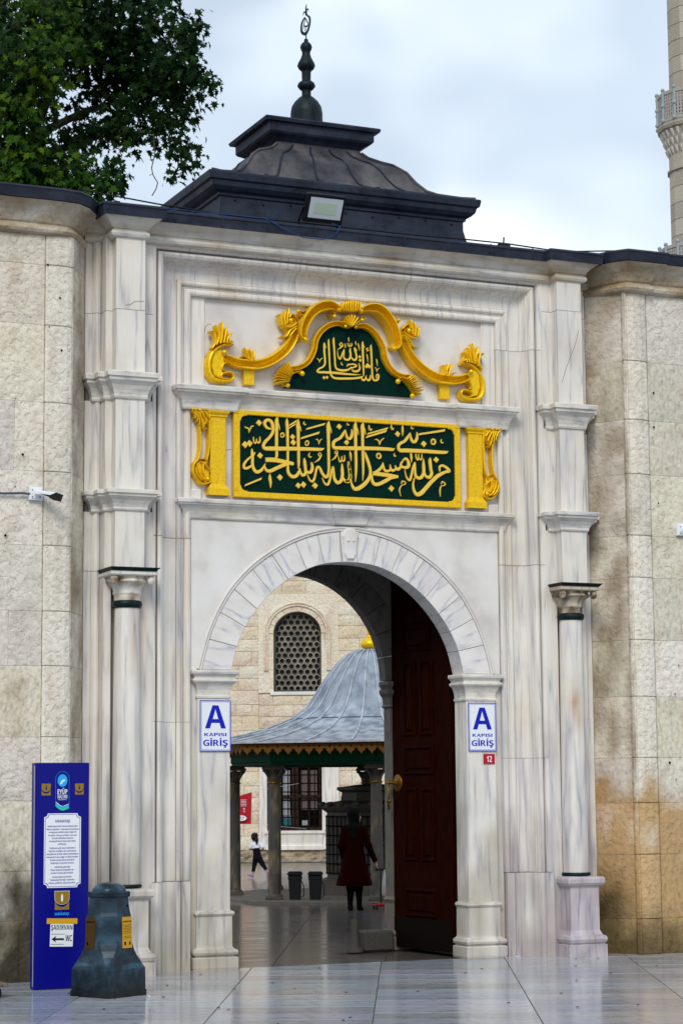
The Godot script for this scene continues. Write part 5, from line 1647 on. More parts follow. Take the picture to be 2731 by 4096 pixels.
func board() -> void:
	MAT.mark = mat(lin(0.26, 0.16, 0.012), 0.5)
	MAT.sky_blue = mat(lin(0.02, 0.35, 0.85), 0.4)
	MAT.aqua = mat(lin(0.02, 0.55, 0.25), 0.4)
	MAT.navy = mat(lin(0.005, 0.01, 0.22), 0.5)
	MAT.alu = mat(lin(0.5, 0.52, 0.55), 0.4, {"metal": 0.6})
	var T := thing("information_board", "tall blue municipal information board standing against the left wall", "sign board", Vector3(-3.172, 0.0, 1.2))
	var b := MB.new()
	b.box(Vector3(-0.232, 0.006, -0.11), Vector3(0.232, 1.856, 0.0), 0.004)
	obj("blue_panel", b, MAT.blue, T)
	b = MB.new()
	b.box(Vector3(-0.2355, 0.03, -0.03), Vector3(-0.2305, 1.83, -0.016), 0.001)
	obj("edge_strip", b, MAT.alu, T)
	# round-topped municipal badge
	var E := part("municipal_badge", T)
	E.position = Vector3(0.0, 1.62, 0.001)
	b = MB.new()
	var O := PackedVector2Array([Vector2(-0.058, -0.11)])
	O.append_array(arc_poly(0, 0.105, 0.058, 0.058, PI, 0, 14))
	O.append(Vector2(0.058, -0.11))
	for i in O.size() - 1: b.stroke([Vector3(O[i].x, O[i].y, 0.0018), Vector3(O[i + 1].x, O[i + 1].y, 0.0018)], 0, 0.001, [Vector2(-0.5, 0), Vector2(-0.5, 1), Vector2(0.5, 1), Vector2(0.5, 0)], false, 1)
	obj("outline", b, MAT.sky_blue, E)
	b = MB.new()
	b.prism(arc_poly(0, 0.088, 0.042, 0.052, 0, TAU - 0.26, 23), 0.0, 0.0012)
	obj("disc", b, MAT.sky_blue, E)
	b = MB.new()
	b.stroke([Vector3(-0.018, 0.06, 0.012), Vector3(-0.004, 0.075, 0.016), Vector3(0.004, 0.088, 0.016), Vector3(0.024, 0.09, 0.012)], 0.0011, 0.0006, LETTER, false, 4)
	obj("disc_shape", b, MAT.white, E)
	txt(E, "letters", "EYÜP", 0.084, 0.052, Vector3(0, 0.002, 0.0012), MAT.white)
	txt(E, "letters", "SULTAN", 0.084, 0.030, Vector3(0, -0.043, 0.0012), MAT.white)
	txt(E, "letters", "BELEDİYESİ", 0.070, 0.014, Vector3(0, -0.066, 0.0012), MAT.white, false)
	for k in 3:
		b = MB.new()
		var W := []
		for i in 9:
			var u := -0.056 + 0.112 * i / 8.0
			W.append(Vector3(u, -0.108 - k * 0.014 - 0.016 * sin((u + 0.056) / 0.112 * PI * 1.5 - 0.6) - 0.012 * (u / 0.056), [0.004, 0.018, 0.016][k]))
		b.stroke(W, 0.0003 * k, 0.001, LETTER, false, 3)
		obj("wave", b, [MAT.white, MAT.sky_blue, MAT.aqua][k], E)
	bowl_mark(T, "bowl_mark", Vector3(-0.140, 1.635, 0.001), 0.078, false)
	bowl_mark(T, "bowl_mark", Vector3(0.146, 1.637, 0.001), 0.074, false)
	txt(T, "letters", "sadakataşı", 0.078, 0.014, Vector3(-0.140, 1.577, 0.001), MAT.navy)
	txt(T, "letters", "sadakataşı", 0.074, 0.014, Vector3(0.146, 1.580, 0.001), MAT.navy)
	# white text panel with scooped corners
	var X := part("text_panel", T)
	X.position = Vector3(0.004, 1.132, 0.001)
	var scoop := func(w: float, h: float, r: float) -> PackedVector2Array:
		var P := PackedVector2Array()
		P.append_array(arc_poly(-w, -h, r, r, PI / 2, 0, 5)); P.append_array(arc_poly(w, -h, r, r, PI, PI / 2, 5))
		P.append_array(arc_poly(w, h, r, r, PI * 1.5, PI, 5)); P.append_array(arc_poly(-w, h, r, r, TAU, PI * 1.5, 5))
		return P
	for q in [[0.158, 0.305, 0.030, MAT.white, 0.001], [0.1505, 0.2975, 0.030, MAT.navy, 0.0015], [0.1465, 0.2935, 0.030, MAT.white, 0.002]]:
		b = MB.new()
		b.prism(scoop.call(q[0], q[1], q[2]), 0.0, q[4])
		obj("paper", b, q[3], X)
	txt(X, "heading", "SADAKATAŞI", 0.130, 0.031, Vector3(0, 0.238, 0.0021), MAT.navy)
	var lines := ["Sadaka taşı tarihte Osmanlı Döneminden", "itibaren uygulanır. Toplumsal yardımlaşma", "ve dayanışma kültürümüzün özgün bir", "örneğidir. İhtiyaç sahibinin istemek", "zorunda kalmadan ihtiyacını", "karşılayabilmesi düsturuyla ihdas", "edilmiştir.", "", "\"Sadakanın gizli olanı makbuldur.\"", "\"Sağ elin verdiğini sol el görmesin\"", "özdeyişlerde de ifade edilen yardımlaşma", "konusunda inanç, değer ve ilkelerimizden", "ilhamla oluşturulmuş yüksek bir", "medeniyet seviyesini yansıtır.", "", "Sadakataşı geleneği", "\"Huzur başkenti Eyüpsultan'da\"", "yeniden hayata geçirilmiştir.", "", "Buraya yapılan yardımlar", "\"Sadakataşı Derneği\" tarafından", "ihtiyaç sahibine ulaştırılacaktır."]
	var y := 0.198
	for s in lines:
		if s == "":
			y -= 0.008
			continue
		txt(X, "line", s, 0.0068 * s.length(), 0.0185, Vector3(0, y, 0.0021), MAT.navy)
		y -= 0.0245
	bowl_mark(T, "bowl_mark", Vector3(0.004, 0.722, 0.001), 0.122, true)
	txt(T, "letters", "sadakataşı", 0.122, 0.036, Vector3(0.004, 0.612, 0.001), MAT.sky_blue)
	# taped paper
	var N := thing("paper_notice", "white paper notice ŞADIRVAN WC with arrow, taped to the blue board", "notice", Vector3(-3.170, 0.442, 1.2045))
	N.rotation.z = -0.03
	obj("paper", plate(0.196, 0.190, 0.0, 0.001, Vector3(), 0.0), MAT.white, N)
	b = plate(0.262, 0.045, 0.001, 0.0022, Vector3(0, 0.112, 0), 0.0)
	obj("yellow_tape", b, mat(lin(0.62, 0.33, 0.01), 0.45), N)
	txt(N, "letters", "ŞADIRVAN", 0.182, 0.052, Vector3(0.0, 0.055, 0.0012), MAT.black)
	txt(N, "letters", "WC", 0.055, 0.050, Vector3(0.062, -0.026, 0.0012), MAT.black)
	b = MB.new()
	b.prism(PackedVector2Array([Vector2(-0.085, -0.035), Vector2(-0.045, -0.008), Vector2(-0.052, -0.027), Vector2(0.022, -0.027), Vector2(0.022, -0.043), Vector2(-0.052, -0.043), Vector2(-0.045, -0.062)]), 0.001, 0.0016)
	b.prism(PackedVector2Array([Vector2(-0.09, 0.004), Vector2(0.025, 0.004), Vector2(0.025, 0.008), Vector2(-0.09, 0.008)]), 0.001, 0.0016)
	b.prism(PackedVector2Array([Vector2(-0.09, -0.078), Vector2(0.025, -0.078), Vector2(0.025, -0.074), Vector2(-0.09, -0.074)]), 0.001, 0.0016)
	obj("arrow", b, MAT.black, N)

func charity_stone() -> void:
	var S := thing("charity_stone", "dark grey-green carved granite charity stone with gold plates before the blue board", "stone bollard", Vector3(-2.985, 0.0, 1.90), 0.47)
	S.scale = Vector3(0.87, 1.0, 0.87)
	# (height, half width, corner cut)
	var L := [[0.0, 0.248, 0.004], [0.045, 0.248, 0.004], [0.047, 0.241, 0.004], [0.16, 0.240, 0.004], [0.215, 0.240, 0.006], [0.228, 0.235, 0.010], [0.245, 0.229, 0.018], [0.27, 0.222, 0.030], [0.31, 0.215, 0.062], [0.36, 0.210, 0.092], [0.42, 0.207, 0.112], [0.52, 0.205, 0.118], [0.60, 0.203, 0.118], [0.63, 0.200, 0.115], [0.66, 0.190, 0.108], [0.72, 0.180, 0.103], [0.776, 0.172, 0.097], [0.779, 0.186, 0.105], [0.786, 0.192, 0.108], [0.812, 0.192, 0.108], [0.820, 0.186, 0.106], [0.822, 0.15, 0.088]]
	var ring := func(q: Array) -> PackedVector3Array:
		var a: float = q[1]
		var c: float = q[2]
		var o := PackedVector3Array()
		for p in [[-a, a - c], [-a + c, a], [a - c, a], [a, a - c], [a, -a + c], [a - c, -a], [-a + c, -a], [-a, -a + c]]: o.append(Vector3(p[0], q[0], p[1]))
		return o
	var b := MB.new()
	for i in L.size() - 1:
		var A: PackedVector3Array = ring.call(L[i])
		var B: PackedVector3Array = ring.call(L[i + 1])
		for k in 8: b.quad(A[k], A[(k + 1) % 8], B[(k + 1) % 8], B[k])
	obj("body", b, MAT.granite, S, func(p, _n):
		var s := nz.get_noise_3d(p.x * 5, p.y * 4, p.z * 5)
		var c := Color(0.22, 0.25, 0.27).lerp(Color(1.0, 0.98, 0.92), clampf(s * 2.4 - 0.1, 0, 0.85))
		return c.lerp(Color(0.12, 0.09, 0.06), clampf((0.07 - p.y) * 30.0, 0, 1)))
	b = MB.new()
	var D := []
	for i in 9:
		var a := PI / 2 * i / 8.0
		D.append(Vector2(0.158 * cos(a), 0.822 + 0.072 * sin(a)))
	b.lathe(D, Vector3(), 24)
	obj("dome_cap", b, MAT.granite, S, func(p, _n): return Color(0.35, 0.38, 0.40).lerp(Color(0.8, 0.8, 0.78), clampf(nz.get_noise_3d(p.x * 7, p.y * 7, p.z * 7) * 2.0 + 0.2, 0, 1)))
	# raised shield on the near corner
	# hole for coins
	b = MB.new()
	b.xf = Transform3D(Basis(Vector3.RIGHT, PI / 2), Vector3(0.055, 0.70, 0.171))
	b.lathe([Vector2(0.017, 0.012), Vector2(0.0, 0.0125)], Vector3(), 12, false)
	obj("coin_hole", b, MAT.soft_black, S)
	MAT.plate_gold = mat(lin(0.55, 0.30, 0.02), 0.45, {"metal": 0.2})
	MAT.plate_dark = mat(lin(0.06, 0.030, 0.004), 0.5, {"metal": 0.2})  # shade on the left plate put into its colour; also the print colour
	for k in 2:
		var P := part("gold_plate", S)
		P.transform = Transform3D(Basis(Vector3.UP, 0.0 if k == 0 else -PI / 2), Vector3(0.03, 0.50, 0.210) if k == 0 else Vector3(-0.210, 0.50, -0.03))
		P.rotate_object_local(Vector3.RIGHT, -0.035)
		obj("sheet", plate(0.122, 0.245, -0.012, 0.0, Vector3(), 0.001), MAT.plate_gold if k == 0 else MAT.plate_dark, P)
		txt(P, "heading", "SADAKATAŞI", 0.108, 0.016, Vector3(0, 0.084, 0.0006), MAT.kick)
		for i in 9:
			if i == 6: continue
			b = plate([0.11, 0.10, 0.115, 0.09, 0.11, 0.105, 0.1, 0.08, 0.1][i], 0.0035, 0.0, 0.0008, Vector3(0, 0.058 - i * 0.0125, 0), 0.0)
			obj("text_line", b, MAT.plate_dark, P)
		for q in [-0.03, 0.03]:
			b = plate(0.022, 0.026, 0.0, 0.001, Vector3(q, -0.085, 0), 0.0)
			obj("emblem", b, MAT.kick if q < 0 else MAT.plate_dark, P)

func small_things() -> void:
	# security cameras
	for g in [-1.0, 1.0]:
		var Cm := thing("security_camera", "white security camera on the left wall with a cable" if g < 0 else "white security camera on the right wall, cut by the edge of the photo", "camera", Vector3(-3.208, 4.222, 0.415) if g < 0 else Vector3(3.475, 4.175, 0.415), 0.0, "security cameras on the walls")
		obj("mount_plate", plate(0.125, 0.118, -0.01, 0.024, Vector3(), 0.006), MAT.white, Cm)
		obj("mount_plate", plate(0.095, 0.085, 0.02, 0.032, Vector3(0.004, 0, 0), 0.004), MAT.white, Cm)
		for q in [[-0.035, 0.03], [0.035, 0.03], [-0.035, -0.03], [0.035, -0.03]]:
			var s := MB.new()
			s.ball(Vector3(q[0], q[1], 0.031), 0.006, 4)
			obj("screw", s, MAT.black, Cm)
		var H := part("camera_body", Cm)
		H.transform = Transform3D(Basis(Vector3(0.74, -0.22, 0.60).normalized(), Vector3(0.16, 0.975, 0.16), Vector3(-0.62, 0.0, 0.78)).orthonormalized(), Vector3(0.0, 0.0, 0.065))
		var b := MB.new()
		b.ball(Vector3(0, 0, 0), 0.026, 7)
		b.tube([Vector3(-0.02, -0.005, -0.04), Vector3(0, 0, 0)], 0.017, 8)
		obj("joint", b, MAT.white, H)
		b = MB.new()
		b.prism(PackedVector2Array([Vector2(0.0, -0.012), Vector2(0.15, -0.028), Vector2(0.185, -0.012), Vector2(0.205, 0.036), Vector2(0.10, 0.030), Vector2(0.02, 0.030), Vector2(0.0, 0.022)]), -0.028, 0.028, 0.008, true)
		obj("housing", b, MAT.white, H)
		b = MB.new()
		b.prism(PackedVector2Array([Vector2(0.03, -0.004), Vector2(0.12, -0.016), Vector2(0.17, -0.034), Vector2(0.222, -0.034), Vector2(0.232, 0.028), Vector2(0.185, 0.038), Vector2(0.13, 0.006)]), -0.032, 0.032, 0.006, true)
		obj("black_front", b, MAT.black, H)
	var cb := MB.new()
	cb.tube([Vector3(-3.26, 4.218, 0.43), Vector3(-3.33, 4.222, 0.44), Vector3(-3.5, 4.212, 0.43), Vector3(-3.8, 4.225, 0.425), Vector3(-4.4, 4.215, 0.425)], 0.011, 7)
	tag(obj("camera_cable", cb, mat(lin(0.09, 0.11, 0.14), 0.5)), "grey cable running along the left wall to the security camera", "cable")
	# floodlight on the lead edge
	var F := thing("floodlight", "black LED floodlight tilted down in front of the lead roof", "floodlight", Vector3(-0.365, 7.13, 0.30))
	F.rotation.x = 0.50
	F.scale = Vector3.ONE * 1.12
	var b := MB.new()
	b.box(Vector3(-0.178, -0.125, -0.035), Vector3(0.178, 0.125, 0.02), 0.012)
	obj("housing", b, MAT.black, F)
	obj("rim", frame_of(0.350, 0.244, 0.016, 0.015, 0.026), MAT.black, F)
	obj("reflector", plate(0.30, 0.180, 0.018, 0.0225, Vector3(0.004, 0.006, 0), 0.0), mat(lin(0.52, 0.60, 0.66), 0.25), F)
	obj("led_field", plate(0.205, 0.100, 0.020, 0.0240, Vector3(0.0, 0.006, 0), 0.0), mat(lin(0.44, 0.55, 0.45), 0.5), F)
	b = MB.new()
	b.tube([Vector3(-0.186, 0.0, -0.01), Vector3(-0.188, -0.15, -0.06), Vector3(-0.16, -0.19, -0.075), Vector3(0.16, -0.19, -0.075), Vector3(0.188, -0.15, -0.06), Vector3(0.186, 0.0, -0.01)], 0.009, 6)
	obj("bracket", b, MAT.black, F)
	# cables over the roof edge
	b = MB.new()
	b.tube([Vector3(-2.5, 7.02, 0.10), Vector3(-2.0, 6.985, 0.24), Vector3(-1.4, 6.97, 0.30), Vector3(-1.0, 6.955, 0.36), Vector3(-0.82, 6.87, 0.385), Vector3(-0.62, 6.80, 0.39), Vector3(-0.42, 6.80, 0.39), Vector3(-0.28, 6.87, 0.385), Vector3(-0.22, 6.96, 0.34), Vector3(-0.28, 7.0, 0.28)], 0.005, 6)
	tag(obj("blue_cable", b, mat(lin(0.006, 0.05, 0.18), 0.45)), "thin blue cable hanging below the floodlight over the lead edge", "cable")
	b = MB.new()
	b.tube([Vector3(-2.8, 7.06, 0.3), Vector3(-2.0, 7.03, 0.2), Vector3(-1.3, 6.99, 0.22), Vector3(-0.4, 6.985, 0.24), Vector3(0.6, 6.99, 0.22), Vector3(1.2, 7.02, 0.15), Vector3(1.7, 7.03, 0.12), Vector3(2.3, 7.0, 0.14), Vector3(3.0, 7.05, 0.25), Vector3(4.0, 7.04, 0.25)], 0.008, 6)
	tag(obj("black_cable", b, MAT.black), "black lightning cable running along the top of the gate", "cable")
	b = MB.new()
	b.box(Vector3(1.60, 6.96, 0.10), Vector3(1.72, 7.02, 0.17), 0.006)
	b.tube([Vector3(1.66, 7.0, 0.13), Vector3(1.665, 7.09, 0.13)], 0.008, 6)
	tag(obj("cable_clamp", b, MAT.black), "small black clamp holding the cable near the right end of the roof", "clamp")
	# wooden dolly at the very left
	var D := thing("wooden_dolly", "worn wooden platform on castors at the left edge of the photo", "dolly", Vector3(-3.96, 0.0, 1.42), 0.06)
	for i in 4:
		b = MB.new()
		var v := rng.randf_range(0.7, 1.1)
		b.col = Color(0.24 * v, 0.21 * v, 0.17 * v)
		b.box(Vector3(-0.3, 0.088, -0.33 + i * 0.165), Vector3(0.17 + rng.randf_range(-0.01, 0.02), 0.118, -0.33 + i * 0.165 + 0.16), 0.005)
		obj("plank", b, mat(Color.WHITE, 0.85, {"tex": MAT.door.albedo_texture, "scale": Vector3(2, 2, 2)}), D)
	for q in [[0.12, 0.27], [-0.24, 0.27], [0.12, -0.27], [-0.24, -0.27]]:
		b = MB.new()
		b.xf = Transform3D(Basis(Vector3.FORWARD, PI / 2), Vector3(q[0] - 0.015, 0.038, q[1]))
		b.lathe([Vector2(0.0, 0.0), Vector2(0.034, 0.0), Vector2(0.038, 0.006), Vector2(0.038, 0.024), Vector2(0.034, 0.03), Vector2(0.0, 0.03)], Vector3(), 14)
		b.xf = Transform3D()
		b.box(Vector3(q[0] - 0.02, 0.04, q[1] - 0.015), Vector3(q[0] - 0.016, 0.089, q[1] + 0.015))
		obj("castor", b, MAT.black, D)
	MAT.dark_stone = mat(lin(0.055, 0.052, 0.048), 0.8, {"tex": MAT.vault.albedo_texture, "scale": Vector3(1.5, 1.5, 1.5)})
	# old stone and stump by the rear pier
	b = MB.new()
	b.box(Vector3(0.70, 0.0, -1.52), Vector3(1.02, 0.20, -1.26), 0.018)
	tag(obj("stone_block", b, MAT.dark_stone), "low grey stone block beside the rear pier of the passage", "stone")
	b = MB.new()
	b.lathe([Vector2(0.09, 0.0), Vector2(0.085, 0.04), Vector2(0.05, 0.055), Vector2(0.042, 0.2), Vector2(0.04, 0.32), Vector2(0.0, 0.325)], Vector3(0.60, 0, -1.30), 10)
	tag(obj("stone_post", b, MAT.dark_stone), "short grey stone post left of the low stone block", "post")
	# litter
	for q in [[-2.75, 2.2, 0.5, "white cigarette end lying on the paving before the blue board"], [1.7, 0.08, 0.1, "white strip of paper at the foot of the right pier"]]:
		b = MB.new()
		b.box(Vector3(-0.03, 0.0, -0.006), Vector3(0.03, 0.008, 0.006), 0.002)
		var o := obj("litter", b, MAT.white)
		o.position = Vector3(q[0], 0.003, q[1]); o.rotation.y = q[2] * 3.0
		tag(o, q[3], "litter")
	b = MB.new()
	for i in 40:
		b.xf = Transform3D(Basis(Vector3.UP, rng.randf() * TAU), Vector3(rng.randf_range(-3.6, 3.6), 0.003, rng.randf_range(0.25, 4.8)))
		b.box(Vector3(-0.012, 0.0, -0.006), Vector3(0.012, 0.004, 0.006), 0.001)
	var sc := obj("leaf_scraps", b, MAT.kick)
	tag(sc, "tiny dark scraps of dry leaf scattered over the pale paving", "litter")
	sc.set_meta("kind", "stuff")

func mnode(called: String, label: String, cat: String, x: float, y: float, z: float, turn := 0.0, group := "") -> Node3D:
	return thing(called, label, cat, MW(x, y, z), M_TURN + turn, group)

func kiosk() -> void:
	var K := mnode("fountain_kiosk", "octagonal fountain kiosk with grey lead dome, dark columns and fretwork eaves", "kiosk", -0.02, 0.0, -12.544)
	var ang := []
	for k in 8: ang.append(deg_to_rad(42.0 - 45.0 * k))
	var at := func(k: float, r: float) -> Vector2:
		var k0 := int(floor(k))
		var a: float = ang[k0 % 8]
		var b: float = ang[(k0 + 1) % 8]
		var pa := Vector2(-sin(a), cos(a)) * r
		var pb := Vector2(-sin(b), cos(b)) * r
		return pa.lerp(pb, k - k0)
	# platform
	var b := MB.new()
	var oct := PackedVector2Array()
	for k in 8: oct.append(Vector2(at.call(k, 2.48).x, -at.call(k, 2.48).y))
	b.xf = Transform3D(Basis(Vector3.RIGHT, -PI / 2), Vector3())
	b.prism(oct, -0.05, 0.045, 0.012)
	obj("platform", b, MAT.dark_marble, K)
	# roof shell: eight-sided at the eaves, round at the top
	var prof := [Vector2(2.78, 2.275), Vector2(2.77, 2.295), Vector2(2.4, 2.355), Vector2(2.14, 2.405), Vector2(1.67, 2.515), Vector2(1.27, 2.665), Vector2(1.04, 2.83), Vector2(0.91, 2.98), Vector2(0.83, 3.10), Vector2(0.75, 3.22), Vector2(0.64, 3.37), Vector2(0.51, 3.52), Vector2(0.36, 3.65), Vector2(0.20, 3.72), Vector2(0.05, 3.755), Vector2(0.0, 3.76)]
	var rim := func(k: float, q: Vector2) -> Vector3:
		var p: Vector2 = at.call(fmod(k, 8.0), q.x)
		var t := clampf((q.x - 0.8) / 1.5, 0, 1)
		var c := p.normalized() * q.x * 0.97
		p = c.lerp(p, t)
		return Vector3(p.x, q.y, p.y)
	b = MB.new()
	var rows := []
	for i in 64:
		var r := PackedVector3Array()
		for q in prof: r.append(rim.call(i / 8.0, q))
		rows.append(r)
	rows.reverse()
	b.grid(rows, true, false)
	obj("lead_dome", b, MAT.lead_dome, K, func(p, _n):
		var s := nz.get_noise_3d(p.x * 2.5, p.y * 2.5, p.z * 2.5)
		var c := Color(0.62, 0.67, 0.72).lerp(Color(0.95, 0.98, 1.0), clampf(s * 1.5 + 0.2, 0, 1))
		return c.lerp(Color(0.72, 0.66, 0.64), clampf((2.62 - p.y) * 3.0, 0, 0.8)))
	for i in 24:
		b = MB.new()
		var P := []
		for q in prof.slice(1, 14): P.append(rim.call(i / 3.0 + 0.15, q) + Vector3(0, 0.010, 0))
		b.tube(P, 0.016, 6)
		obj("roof_roll", b, MAT.lead_dome, K)
	b = MB.new()
	for h in [[1.27, 2.670], [0.70, 3.205]]:
		var P := []
		for i in 33: P.append(rim.call(i / 4.0, Vector2(h[0], h[1])))
		b.tube(P, 0.008, 5)
	obj("sheet_joint", b, MAT.lead, K)
	b = MB.new()
	b.lathe([Vector2(0.05, 3.74), Vector2(0.11, 3.76), Vector2(0.135, 3.80), Vector2(0.13, 3.85), Vector2(0.09, 3.90), Vector2(0.04, 3.93), Vector2(0.03, 3.97), Vector2(0.05, 4.0), Vector2(0.0, 4.08)], Vector3(), 16)
	obj("gilt_ball", b, MAT.gold, K)
	# soffit, beam and fretwork
	MAT.kiosk_green = mat(lin(0.006, 0.085, 0.040), 0.6, {"spec": 0.2})
	MAT.fret = mat(lin(0.14, 0.058, 0.011), 0.6, {"spec": 0.2})
	MAT.fret_dark = mat(lin(0.035, 0.014, 0.006), 0.6)
	b = MB.new()
	for k in 8:
		var a0: Vector2 = at.call(k, 2.76)
		var a1: Vector2 = at.call(k + 0.99999, 2.76)
		var b0: Vector2 = at.call(k, 1.9)
		var b1: Vector2 = at.call(k + 0.99999, 1.9)
		b.quad(Vector3(a0.x, 2.272, a0.y), Vector3(b0.x, 2.255, b0.y), Vector3(b1.x, 2.255, b1.y), Vector3(a1.x, 2.272, a1.y))
	obj("soffit", b, MAT.fret_dark, K)
	for k in 8:
		b = MB.new()
		var P := [at.call(k + 0.99999, 2.12), at.call(k, 2.12)]
		b.sweep(P, [Vector2(-0.16, 1.975), Vector2(0.0, 1.972), Vector2(0.004, 2.01), Vector2(-0.012, 2.02), Vector2(-0.012, 2.256)])
		b.sweep([at.call(k, 1.93), at.call(k + 0.99999, 1.93)], [Vector2(0, 1.975), Vector2(0, 2.256)])
		obj("beam", b, MAT.kiosk_green, K)
		b = MB.new()
		b.sweep(P, [Vector2(-0.04, 1.9655), Vector2(0.010, 1.965), Vector2(0.012, 1.985), Vector2(0.0, 1.986)])
		obj("beam_edge", b, mat(lin(0.22, 0.24, 0.22), 0.6), K)
	# one fretwork pendant, shared
	var shape := PackedVector2Array([Vector2(-0.078, 0.0), Vector2(-0.078, -0.075), Vector2(-0.066, -0.095), Vector2(-0.062, -0.082), Vector2(-0.052, -0.078), Vector2(-0.055, -0.10), Vector2(-0.048, -0.118), Vector2(-0.03, -0.125), Vector2(-0.014, -0.145), Vector2(0.0, -0.168), Vector2(0.014, -0.145), Vector2(0.03, -0.125), Vector2(0.048, -0.118), Vector2(0.055, -0.10), Vector2(0.052, -0.078), Vector2(0.062, -0.082), Vector2(0.066, -0.095), Vector2(0.078, -0.075), Vector2(0.078, 0.0)])
	b = MB.new()
	b.prism(shape, -0.010, 0.010, 0.002, true)
	var fm := b.mesh(MAT.fret)
	b = MB.new()   # the cut-out, seen as a dark cross in the board
	for q in [[-0.005, -0.075, 0.005, -0.022], [-0.02, -0.052, 0.02, -0.042]]: b.prism(PackedVector2Array([Vector2(q[0], q[1]), Vector2(q[2], q[1]), Vector2(q[2], q[3]), Vector2(q[0], q[3])]), 0.0, 0.0112)
	var cm := b.mesh(MAT.soft_black)
	for k in 8:
		var near: bool = k in [7, 0, 1]
		for i in 13:
			var p: Vector2 = at.call(k + (i + 0.5) / 13.0 * 0.99999, 2.70)
			var nrm: Vector2 = at.call(k + 0.5, 1.0)
			var t := Transform3D(Basis(Vector3.UP, atan2(nrm.x, nrm.y)), Vector3(p.x, 2.275, p.y))
			var f := inst("fret_pendant", fm, K, t)
			inst("cut_out", cm, f)
	# columns
	MAT.col_dark = mat(lin(0.20, 0.18, 0.15), 0.5, {"tex": MAT.marble.albedo_texture, "scale": Vector3(0.9, 0.25, 0.9)})
	for k in 8:
		var C := part("column", K)
		var p: Vector2 = at.call(k, 2.07)
		C.position = Vector3(p.x, 0, p.y)
		var vein := func(q, _n):
			var s := sin(q.y * 5.0 + q.x * 26.0 + nz.get_noise_3d(q.x * 4, q.y * 2, k) * 6.0)
			return Color(0.33, 0.36, 0.40).lerp(Color(1.0, 0.85, 0.55), clampf(s * 1.2 - 0.4, 0, 0.9))
		b = MB.new()
		var sh := []
		for i in 18: sh.append(Vector2(lerpf(0.092, 0.080, i / 17.0), lerpf(0.10, 1.72, i / 17.0)))
		b.lathe(sh, Vector3(), 18)
		obj("shaft", b, MAT.col_dark, C, vein)
		b = MB.new()
		b.box(Vector3(-0.12, 0.045, -0.12), Vector3(0.12, 0.085, 0.12), 0.006)
		b.lathe([Vector2(0.118, 0.085), Vector2(0.12, 0.10), Vector2(0.105, 0.118), Vector2(0.09, 0.125)], Vector3(), 18)
		obj("base", b, MAT.col_dark, C, func(_p, _n): return Color(0.4, 0.4, 0.4))
		b = MB.new()
		b.lathe([Vector2(0.083, 1.70), Vector2(0.094, 1.705), Vector2(0.094, 1.725), Vector2(0.083, 1.73)], Vector3(), 18)
		obj("ring", b, MAT.brass, C)
		b = MB.new()
		b.lathe([Vector2(0.080, 1.73), Vector2(0.082, 1.765), Vector2(0.092, 1.775), Vector2(0.084, 1.79), Vector2(0.092, 1.82), Vector2(0.12, 1.865), Vector2(0.15, 1.895)], Vector3(), 16)
		for q in [[-1, -1], [1, -1], [-1, 1], [1, 1]]:
			b.tube([Vector3(q[0] * 0.07, 1.80, q[1] * 0.07), Vector3(q[0] * 0.105, 1.86, q[1] * 0.105), Vector3(q[0] * 0.14, 1.905, q[1] * 0.14), Vector3(q[0] * 0.135, 1.875, q[1] * 0.135)], 0.022, 6)
			b.ball(Vector3(q[0] * 0.12 if q[0] == q[1] else 0.0, 1.89, q[1] * 0.12 if q[0] != q[1] else 0.13 * q[1]), 0.03, 5)
		b.box(Vector3(-0.165, 1.905, -0.165), Vector3(0.165, 1.945, 0.165), 0.01)
		b.box(Vector3(-0.145, 1.945, -0.145), Vector3(0.145, 1.972, 0.145), 0.004)
		obj("capital", b, MAT.col_dark, C, func(q, _n): return Color(0.42, 0.42, 0.42).lerp(Color(0.75, 0.7, 0.6), clampf(nz.get_noise_3d(q.x * 9, q.y * 9, k) * 2.0, 0, 1)))
	# fountain body inside
	var F := mnode("ablution_basin", "dark octagonal marble fountain with bronze grilles under the kiosk dome", "fountain", 0.0, 0.045, -12.58)
	b = MB.new()
	b.lathe([Vector2(0.86, 0.0), Vector2(0.86, 0.22), Vector2(0.78, 0.24), Vector2(0.72, 0.26), Vector2(0.72, 1.22), Vector2(0.78, 1.26), Vector2(0.82, 1.30), Vector2(0.82, 1.35), Vector2(0.50, 1.40), Vector2(0.48, 1.52), Vector2(0.56, 1.56), Vector2(0.56, 1.60), Vector2(0.0, 1.66)], Vector3(), 8, false, deg_to_rad(17), deg_to_rad(377))
	obj("basin", b, MAT.col_dark, F, func(_p, _n): return Color(0.35, 0.35, 0.36))
	for k in 8:
		var a := deg_to_rad(17 + 22.5 + 45 * k)
		var Gp := part("grille", F)
		Gp.transform = Transform3D(Basis(Vector3.UP, a), Vector3(sin(a), 0, cos(a)) * 0.672)
		for i in 5:
			b = MB.new()
			b.tube([Vector3(-0.2 + i * 0.1, 0.30, 0.012), Vector3(-0.2 + i * 0.1, 1.18, 0.012)], 0.009, 6)
			obj("bar", b, MAT.soft_black, Gp)
		for i in 7:
			b = MB.new()
			b.tube([Vector3(-0.24, 0.32 + i * 0.14, 0.014), Vector3(0.24, 0.32 + i * 0.14, 0.014)], 0.009, 6)
			obj("bar", b, MAT.soft_black, Gp)
	b = MB.new()
	for k in 20:
		var a := TAU * k / 20.0
		b.ball(Vector3(sin(a) * 0.80, 1.345, cos(a) * 0.80), 0.055, 5, Vector3(1, 0.7, 1))
	obj("scalloped_rim", b, MAT.col_dark, F, func(_p, _n): return Color(0.5, 0.5, 0.5))

